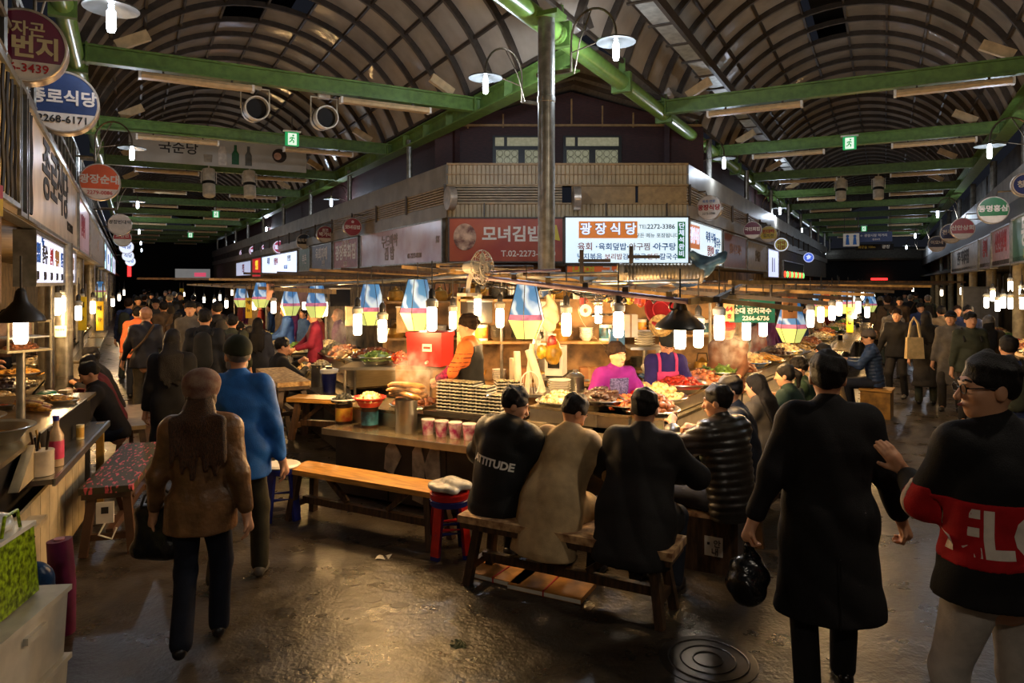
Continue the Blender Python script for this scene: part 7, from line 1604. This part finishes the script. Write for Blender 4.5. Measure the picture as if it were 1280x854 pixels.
for k in range(14):                              # utensils and cups hanging from the canopy over the tables
    px = 640 + k * 13 + rg.uniform(-3, 3); py = 368 + (k * 7) % 18; Y = 7.2 + .25 * (k % 4); p = at(px, py, Y); c = (MSTEEL, MWHITE, M('mug_red', (170, 40, 36), .4), M('mug_blue', (50, 90, 150), .4), M('pot_gold', (190, 146, 70), .3, .7))[k % 5]
    o = thing('hanging_mug', '%s mug hanging in the row under the canopy' % ('steel', 'white', 'red', 'blue', 'brass')[k % 5], 'mug', p, k * .8, 'mugs hanging under the canopy'); obj('mug_body', MB().lathe([(0, 0), (.035, 0), (.042, .08), (.038, .08), (.03, .01), (0, .01)], 14), c, o); obj('mug_handle', MB().tube([(.04, 0, .02), (.065, 0, .03), (.065, 0, .06), (.04, 0, .07)], .006, 6), c, o); obj('hook', MB().cyl((.0, 0, .08), (0, 0, .2), .004, n=5), MSOCK, o)
for k, (px, py, Y, w_, h_, m_, lb) in enumerate(((600, 390, 8.6, .3, .26, MBLACK, 'black ventilator box hung under the canopy'), (575, 382, 8.8, .2, .2, MRIB, 'brown ventilator box hung beside the black one'), (640, 410, 9.0, .22, .3, M('calendar', (190, 84, 60), .5), 'red calendar on the back wall of the stalls'), (508, 400, 9.4, .26, .34, M('notice_tan', (216, 180, 120), .6), 'tan notice hung behind the tall lantern'), (425, 372, 10.5, .3, .26, MDARK, 'dark menu board hung over the left alley stalls'), (440, 395, 10.8, .2, .3, M('notice_cream', (220, 196, 150), .6), 'cream notice hung over the left alley stalls'))):
    p = at(px, py, Y); o = thing(('ventilator_box', 'ventilator_box', 'wall_calendar', 'paper_notice', 'menu_board', 'paper_notice')[k], lb, ('ventilator', 'ventilator', 'calendar', 'notice', 'board', 'notice')[k], p, .1 * k); obj('panel', MB().box((0, 0, 0), (w_, .08 if k < 2 else .02, h_)), m_, o, smooth=0); obj('panel_edge', MB().box((0, 0, h_ / 2), (w_ + .02, .1 if k < 2 else .03, .02)), MGALV, o, smooth=0); obj('hanger', MB().cyl((0, 0, h_ / 2), (0, 0, max(h_ / 2 + .05, 2.1 - p.z)), .006, n=5), MSOCK, o)
# hanging odds and ends by the steel column
o = thing('microwave', 'white microwave with dark window by the purple cardigan vendor', 'microwave', at(695, 468, 7.9), -.25)
obj('oven_body', MB().box((0, 0, .16), (.2, .28, .32)), MWHITE, o, smooth=0); obj('oven_window', MB().box((0, -.145, .17), (.13, .01, .17)), M('dark_glass', (26, 26, 26), .15), o, smooth=0); obj('oven_foot', MB().box((0, 0, -.01), (.18, .24, .02)), MBLACK, o, smooth=0)
p = at(695, 468, 7.9); o = thing('appliance_stand', 'steel stand carrying the microwave', 'stand', (p.x, p.y, 0), -.25); obj('stand_top', MB().box((0, 0, p.z - .035), (.36, .36, .03)), MSTEEL, o, smooth=0)
for sx in (-1, 1):
    for sy in (-1, 1): obj('leg', MB().cyl((sx * .15, sy * .15, 0), (sx * .15, sy * .15, p.z - .04), .014, n=8), MSTEEL, o)
p = at(731, 388, 6.9); o = thing('paper_roll', 'hanging roll of white paper with a long loose tail', 'paper', p); MPAP = M('paper_white', (232, 220, 196), .6, var=.05)
obj('roll', MB().lathe([(.02, -.04), (.06, -.04), (.06, .04), (.02, .04), (.02, -.04)], 24, rot=Euler((PI / 2, 0, .1))), MPAP, o); obj('core', MB().lathe([(.02, -.042), (.022, -.042), (.022, .042), (.02, .042)], 16, rot=Euler((PI / 2, 0, .1))), MDWOOD, o)
obj('loose_tail', MB().grid(lambda u, v: (-.06 + .02 * v + .34 * v ** 1.6, -.03 + .06 * (u - .5) - .1 * v, -.02 - .42 * v), 3, 14), MPAP, o); obj('hook', MB().tube([(0, 0, .06), (0, 0, .22)], .005, 5), MSOCK, o)
o = sack('limp cream cloth bag hung beside the wide lantern', at(686, 415, 7.0), .1, .36, M('cloth_cream', (206, 186, 150), .7), .5, name='hanging_cloth', cat='cloth', sq=.5)
mrt = M('tray_red', (150, 26, 36), .4)
o = thing('round_tray', 'round red serving tray stored on edge under the canopy', 'tray', at(826, 389, 7.4), .2); obj('tray_plate', MB().lathe([(0, 0), (.16, 0), (.19, .02), (.2, .02), (.19, .03), (.15, .012), (0, .012)], 28, rot=Euler((1.2, .3, 0))), mrt, o); obj('tray_ring', MB().tube([Euler((1.2, .3, 0)).to_matrix() @ Vector((.1 * math.cos(2 * PI * i / 20), .1 * math.sin(2 * PI * i / 20), .016)) for i in range(20)], .006, 5, closed=True), M('tray_pink', (190, 60, 70), .4), o)
o = obj('bamboo_basket', MB().lathe([(0, 0), (.08, 0), (.12, .06), (.125, .065), (.115, .06), (.075, .01), (0, .01)], 20, rot=Euler((1.1, -.3, 0))), M('bamboo', (196, 160, 96), .6, var=.3, ns=30), None, at(826, 410, 7.3)); T(o, 'small bamboo basket hanging under the red tray', 'basket')
for k in range(9):
    px = 742 + (k % 5) * 10 + rg.uniform(-2, 2); py = 376 + (k // 5) * 16
    o = thing('ladle', 'steel ladle in the row hanging behind the paper roll', 'ladle', at(px, py, 7.6 + .05 * (k % 3)), rg.uniform(0, 3), 'hanging ladles'); obj('ladle_bowl', MB().lathe([(0, -.03), (.03, -.022), (.042, .0), (.038, .0), (.026, -.018), (0, -.025)], 14), MSTEEL, o); obj('ladle_handle', MB().tube([(.04, 0, 0), (.045, 0, .1), (.04, 0, .2)], .005, 5), MSTEEL, o)
for px, py, Y, c, lb in ((801, 375, 7.2, (214, 84, 34), 'orange snack packet hanging under the canopy'), (787, 372, 7.3, (226, 196, 50), 'yellow snack packet hanging under the canopy'), (677, 440, 7.2, (196, 156, 40), 'yellow packet hanging by the microwave'), (690, 428, 7.4, (176, 60, 44), 'red packet above the microwave')):
    o = thing('snack_packet', lb, 'packet', at(px, py, Y), .2); obj('packet', sdf_mesh('packet', [ell(V(0, 0, 0), V(.055, .02, .08))], M('packet%d' % px, c, .3, var=.3, ns=20), .012), None, o); obj('packet_crimp', MB().box((0, 0, .08), (.09, .006, .02)), MWHITE, o, smooth=0)
for k, (px, py, Y, m_, lb) in enumerate(((792, 410, 7.9, MWHITE, 'tall white box standing behind the vendors'), (775, 430, 8.0 - .35, M('box_blue', (60, 120, 170), .5), 'blue box on the rack behind the vendors'), (841, 415, 8.0, M('grey_sack', (80, 80, 76), .6), 'dark grey hanging sack behind the vendors'))):
    p = at(px, py, Y)
    if k < 2: carton(lb, p + Vector((0, .25, -.12)), (.16, .14, .26), m_)
    else: sack(lb, p + Vector((0, 0, -.15)), .11, .34, m_, 2.0, name='hanging_sack')
for k in range(6): o = obj('serving_dish', vessel('white'), None, None, at(806, 432, 8.3) + Vector((0, 0, .03 * k)), scale=.55); T(o, 'white serving dish in the stack behind the indigo-sleeved vendor', 'dish', 'stacked white dishes')
o = thing('dish_stand', 'steel stand under the stacked white dishes', 'stand', (at(806, 432, 8.3).x, 8.3, 0)); zz = at(806, 432, 8.3).z; obj('stand_top', MB().box((0, 0, zz - .02), (.4, .4, .03)), MSTEEL, o, smooth=0); obj('stand_column', MB().cyl((0, 0, 0), (0, 0, zz - .03), .03), MSTEEL, o)
sack('clear plastic bag of leaves above the blue basin', cr(2.6, 1.1, 1.06), .2, .26, M('plastic_wrap'), 1.2, knot=True); dish('wide blue basin under the clear bag of leaves', cr(2.6, 1.1, .955), 'green', 'blue', .22, .5)
o = thing('basin_stand', 'dark stand behind the right counter under the blue basin', 'stand', cr(2.6, 1.1, 0), ARM); obj('stand_body', MB().box((0, .0, .46), (.5, .5, .92)), MSTB, o, smooth=0); obj('stand_top', MB().box((0, 0, .935), (.54, .54, .03)), MSTEEL, o, smooth=0)
# farther stalls on both sides of the island
kinds = ['pale', 'jokbal', 'mix', 'rice', 'meat', 'sundae', 'green', 'jeon', 'kimchi', 'tteok']
def far_stall(F, s0, t0, rz, side, j):
    p0 = F(s0, t0); lab = ('second', 'third', 'fourth', 'fifth', 'sixth', 'seventh', 'eighth')[j]
    counter('stall_counter', '%s food counter from the corner along the %s alley' % (lab, side), p0, rz, 2.6, .95, .72, .86, npan=3)
    for q in range(4):
        kd = (j * 3 + q * 7 + (2 if side == 'left' else 0)) % 10
        dish('%s heap on the %s %s-alley counter' % (('pale fritter', 'glazed trotter', 'fish cake', 'rice', 'meat', 'dark sausage', 'green vegetable', 'pancake', 'red kimchi', 'orange rice-cake')[kd], lab, side), world(p0, rz, .35 + .62 * q, .6, .86), kinds[kd], ('tray', 'basin', 'black')[(q + j) % 3], .25, 1.4, group='dishes of the far stalls')
    if j < 5:
        for q in range(2):
            c = copytree(base[(j + q) % 2 * 2]); v = world(p0, rz, .6 + 1.3 * q, 1.35, 0); c.location = v; c.rotation_euler = (0, 0, rz + PI + rg.uniform(-.4, .4)); k = rg.randrange(len(MC)); c.scale = (.94,) * 3
            vc = (C_('fv0', (150, 60, 50)), C_('fv1', (96, 44, 96)), C_('fv2', (60, 90, 140)), C_('fv3', (170, 150, 120)))[(j + q) % 4]; nm = ('red', 'purple', 'blue', 'cream')[(j + q) % 4]
            for ch in c.children:
                if ch.name.split('.')[0] in ('jacket', 'coat', 'padded_jacket'): ch.material_slots[0].link = 'OBJECT'; ch.material_slots[0].material = vc
            c['label'] = 'vendor in %s behind the %s %s-alley counter' % (nm, lab, side); c['group'] = 'vendors of the far stalls'
for j in range(6): far_stall(L, 12.4 + 2.9 * j + 2.6, 2.1, D1, 'left', j)
for j in range(5): far_stall(R, 13.2 + 2.9 * j, -.75 + .1 * j, AR + PI / 2, 'right', j)
# goods rack and tables of the right shop row
for j in range(4):
    p0 = R(12.6 + 4.2 * j, RW - .15); o = thing('goods_table', ('near table of packed goods on the right shop row', 'second table of packed goods on the right shop row', 'third table of packed goods on the right shop row', 'fourth table of packed goods on the right shop row')[j], 'table', p0, AR - PI / 2)
    obj('table_top', MB().box((0, .35, .78), (3.2, .9, .04)), M('table_cream', (190, 160, 110), .5), o, smooth=0); obj('table_front', MB().box((0, -.08, .39), (3.2, .02, .76)), M('table_front', (90, 70, 50), .6), o, smooth=0)
    for sx in (-1, 1): obj('leg', MB().box((sx * 1.5, .7, .38), (.06, .06, .76)), MDWOOD, o, smooth=0)
    for q in range(5): dish('%s goods pile on the %s right-row table' % (('red', 'pale', 'brown', 'cream', 'green')[q], ('near', 'second', 'third', 'fourth')[j]), world(p0, AR - PI / 2, -1.3 + .62 * q, .3, .8), ('kimchi', 'pale', 'meat', 'rice', 'green')[q], 'tray', .26, 1.6, group='goods of the right row')
    q = world(p0, AR - PI / 2, 0, 1.5, 0); zs = rack(('near', 'second', 'third', 'fourth')[j] + ' timber rack of goods inside the right shop row', q, AR - PI / 2, 2.6, 2.1, 4)
    if j < 3: fill('%s shelf of the ' + ('near', 'second', 'third')[j] + ' right-row rack', q, AR - PI / 2, 2.6, zs[1:], 60 + j)
hang('yellow_notice', 'tall yellow and cream notice panel on a pier of the right shop row', 'notice', R(15.0, RW + .05, 2.05), .34, .95, M('notice_yellow', (216, 176, 40), .5), [('人', -.08, .3, .1, MTXB, .02), ('蔘', -.08, .08, .1, MTXB, .02), ('홍', .08, .3, .1, MTXB, .02), ('삼', .08, .08, .1, MTXB, .02)], AR)
o = thing('metal_locker', 'tall dark grey locker at the right shop row', 'locker', R(23.1, RW - .05, 0), AR); obj('locker_body', MB().box((0, 0, 1.0), (.8, .6, 2.0)), M('locker_grey', (58, 60, 62), .4), o, smooth=0)
for sx in (-1, 1): ld = obj('locker_door', MB().box((sx * .2, -.305, 1.0), (.38, .02, 1.9)), M('locker_grey2', (70, 72, 74), .35), o, smooth=0); obj('handle', MB().box((sx * .05, -.32, 1.0), (.02, .02, .12)), MSTEEL, ld, smooth=0)
# far end glows
o = thing('neon_sign', 'red and green neon sign at the far end of the right alley', 'sign', R(61.5, -.4, 2.25), AR); obj('red_tube', MB().box((0, 0, .12), (1.15, .06, .16)), lit('neonr', (255, 40, 40), 2.0), o, smooth=0); obj('green_tube', MB().box((0, 0, -.12), (1.0, .06, .16)), lit('neong', (60, 220, 120), 1.5), o, smooth=0)
o = thing('neon_sign', 'tall red neon sign at the far end of the left alley', 'sign', L(60, .0, 3.0), AL); obj('red_tube', MB().box((0, 0, 0), (.25, .06, .9)), lit('neonr', (255, 40, 40), 2.0), o, smooth=0); obj('sign_back', MB().box((0, .05, 0), (.4, .04, 1.1)), MDARK, o, smooth=0)
o = thing('lit_fascia', 'pale lit fascia at the far end of the left alley stalls', 'sign', L(58, 4.2, 2.75), AL); obj('fascia_panel', MB().box((0, 0, 0), (2.4, .1, .75)), lit('fasc', (150, 150, 150), .3), o, smooth=0); obj('pink_plate', MB().box((.5, -.06, -.05), (.8, .02, .3)), lit('pinkp', (220, 80, 110), .6), o, smooth=0)
# things on the floor
MCB = M('cardboard', (164, 112, 72), .7)
for k, (a, rz, lb) in enumerate(((atz(630, 716, .02), AR - .05, 'flattened cardboard on the floor under the plaid bench'), (atz(690, 732, .02), AR + .02, 'larger flattened cardboard bundle before the plaid bench'))):
    o = thing('flat_cardboard', lb, 'cardboard', (a.x, a.y, 0), rz); obj('sheet', MB().box((0, 0, .02), (.42 + .12 * k, .3, .035)), M('cardboard_flat', (176, 124, 62), .7, var=.15), o, smooth=0); obj('strap', MB().box((0, 0, .022), (.012, .305, .04)), MTXR, o, smooth=0); obj('sheet_edge', MB().box((0, -.15, .02), (.42 + .12 * k, .004, .025)), MWHITE, o, smooth=0)
p = atz(478, 697, 0); o = obj('paper_scrap', MB().grid(lambda u, v: ((u - .5) * .1 + .02 * v, (v - .5) * .09, .004 + .006 * math.sin(5 * u + 3 * v)), 5, 4), MWHITE, None, p); T(o, 'white scrap of paper lying on the wet floor', 'paper')
p = atz(572, 806, 0); o = obj('leaf_scrap', heap(14, .05, .012, (.03, .008, .004), 4), M('leaf_green', (60, 72, 40), .6), None, p); T(o, 'wilted green leaf scrap on the floor', 'leaf')
p = atz(885, 826, 0); o = thing('manhole_cover', 'round worn manhole cover set in the floor', 'manhole', (p.x, p.y, 0)); MMH = M('manhole_iron', (62, 58, 54), .35, .5)
obj('cover_plate', MB().lathe([(0, .006), (.26, .006), (.27, .004), (.27, 0)], 36), MMH, o)
for r in (.08, .15, .22): obj('raised_ring', MB().tube([(r * math.cos(2 * PI * i / 30), r * math.sin(2 * PI * i / 30), .008) for i in range(30)], .005, 5, closed=True), MMH, o)
for px, py, r in ((345, 637, .07), (398, 672, .06), (465, 750, .05), (500, 757, .05)):
    p = atz(px, py, 0); o = obj('floor_stain', MB().lathe([(0, .002), (r, .002), (r * 1.02, 0)], 18, sc=(1.2, .8)), M('stain_dark', (24, 21, 19), .35), None, p); T(o, 'dark sunken patch in the floor beside the yellow bench', 'stain', 'dark patches in the floor')
# steam over the pots
def steam(px, py, Y, w_, h_, label, dens=1.6):
    m_ = bpy.data.materials.get('steam_volume')
    if m_ is None:
        m_ = bpy.data.materials.new('steam_volume'); m_.use_nodes = True; nt = m_.node_tree; nt.nodes.clear(); N = nt.nodes.new
        out = N('ShaderNodeOutputMaterial'); vs = N('ShaderNodeVolumePrincipled'); vs.inputs['Color'].default_value = (1, .97, .92, 1); tc = N('ShaderNodeTexCoord')
        ns = N('ShaderNodeTexNoise'); ns.inputs['Scale'].default_value = 3.2; ns.inputs['Detail'].default_value = 4; nt.links.new(tc.outputs['Object'], ns.inputs['Vector'])
        ln = N('ShaderNodeVectorMath'); ln.operation = 'LENGTH'; nt.links.new(tc.outputs['Object'], ln.inputs[0])
        mr_ = N('ShaderNodeMapRange'); mr_.inputs['From Min'].default_value = 1.; mr_.inputs['From Max'].default_value = .2; nt.links.new(ln.outputs['Value'], mr_.inputs[0])
        rp = N('ShaderNodeMapRange'); rp.inputs['From Min'].default_value = .45; rp.inputs['From Max'].default_value = .75; nt.links.new(ns.outputs['Fac'], rp.inputs[0])
        mu = N('ShaderNodeMath'); mu.operation = 'MULTIPLY'; nt.links.new(mr_.outputs[0], mu.inputs[0]); nt.links.new(rp.outputs[0], mu.inputs[1])
        m2 = N('ShaderNodeMath'); m2.operation = 'MULTIPLY'; m2.inputs[1].default_value = 7.; nt.links.new(mu.outputs[0], m2.inputs[0]); nt.links.new(m2.outputs[0], vs.inputs['Density']); nt.links.new(vs.outputs[0], out.inputs['Volume'])
    o = obj('steam', MB().ball((0, 0, 0), (1, 1, 1), 16, 10), m_, None, at(px, py, Y), (0, 0, 0), scale=(w_, w_ * .7, h_)); T(o, label, 'steam'); o['kind'] = 'stuff'
steam(521, 470, 6.6, .26, .3, 'white steam rising behind the sausages'); steam(428, 420, 10., .28, .5, 'steam drifting up over the left alley trays'); steam(912, 432, 7.8, .26, .3, 'steam over the right counter near the red-capped vendor'); steam(940, 428, 8.3, .25, .3, 'second steam wisp over the right counter')
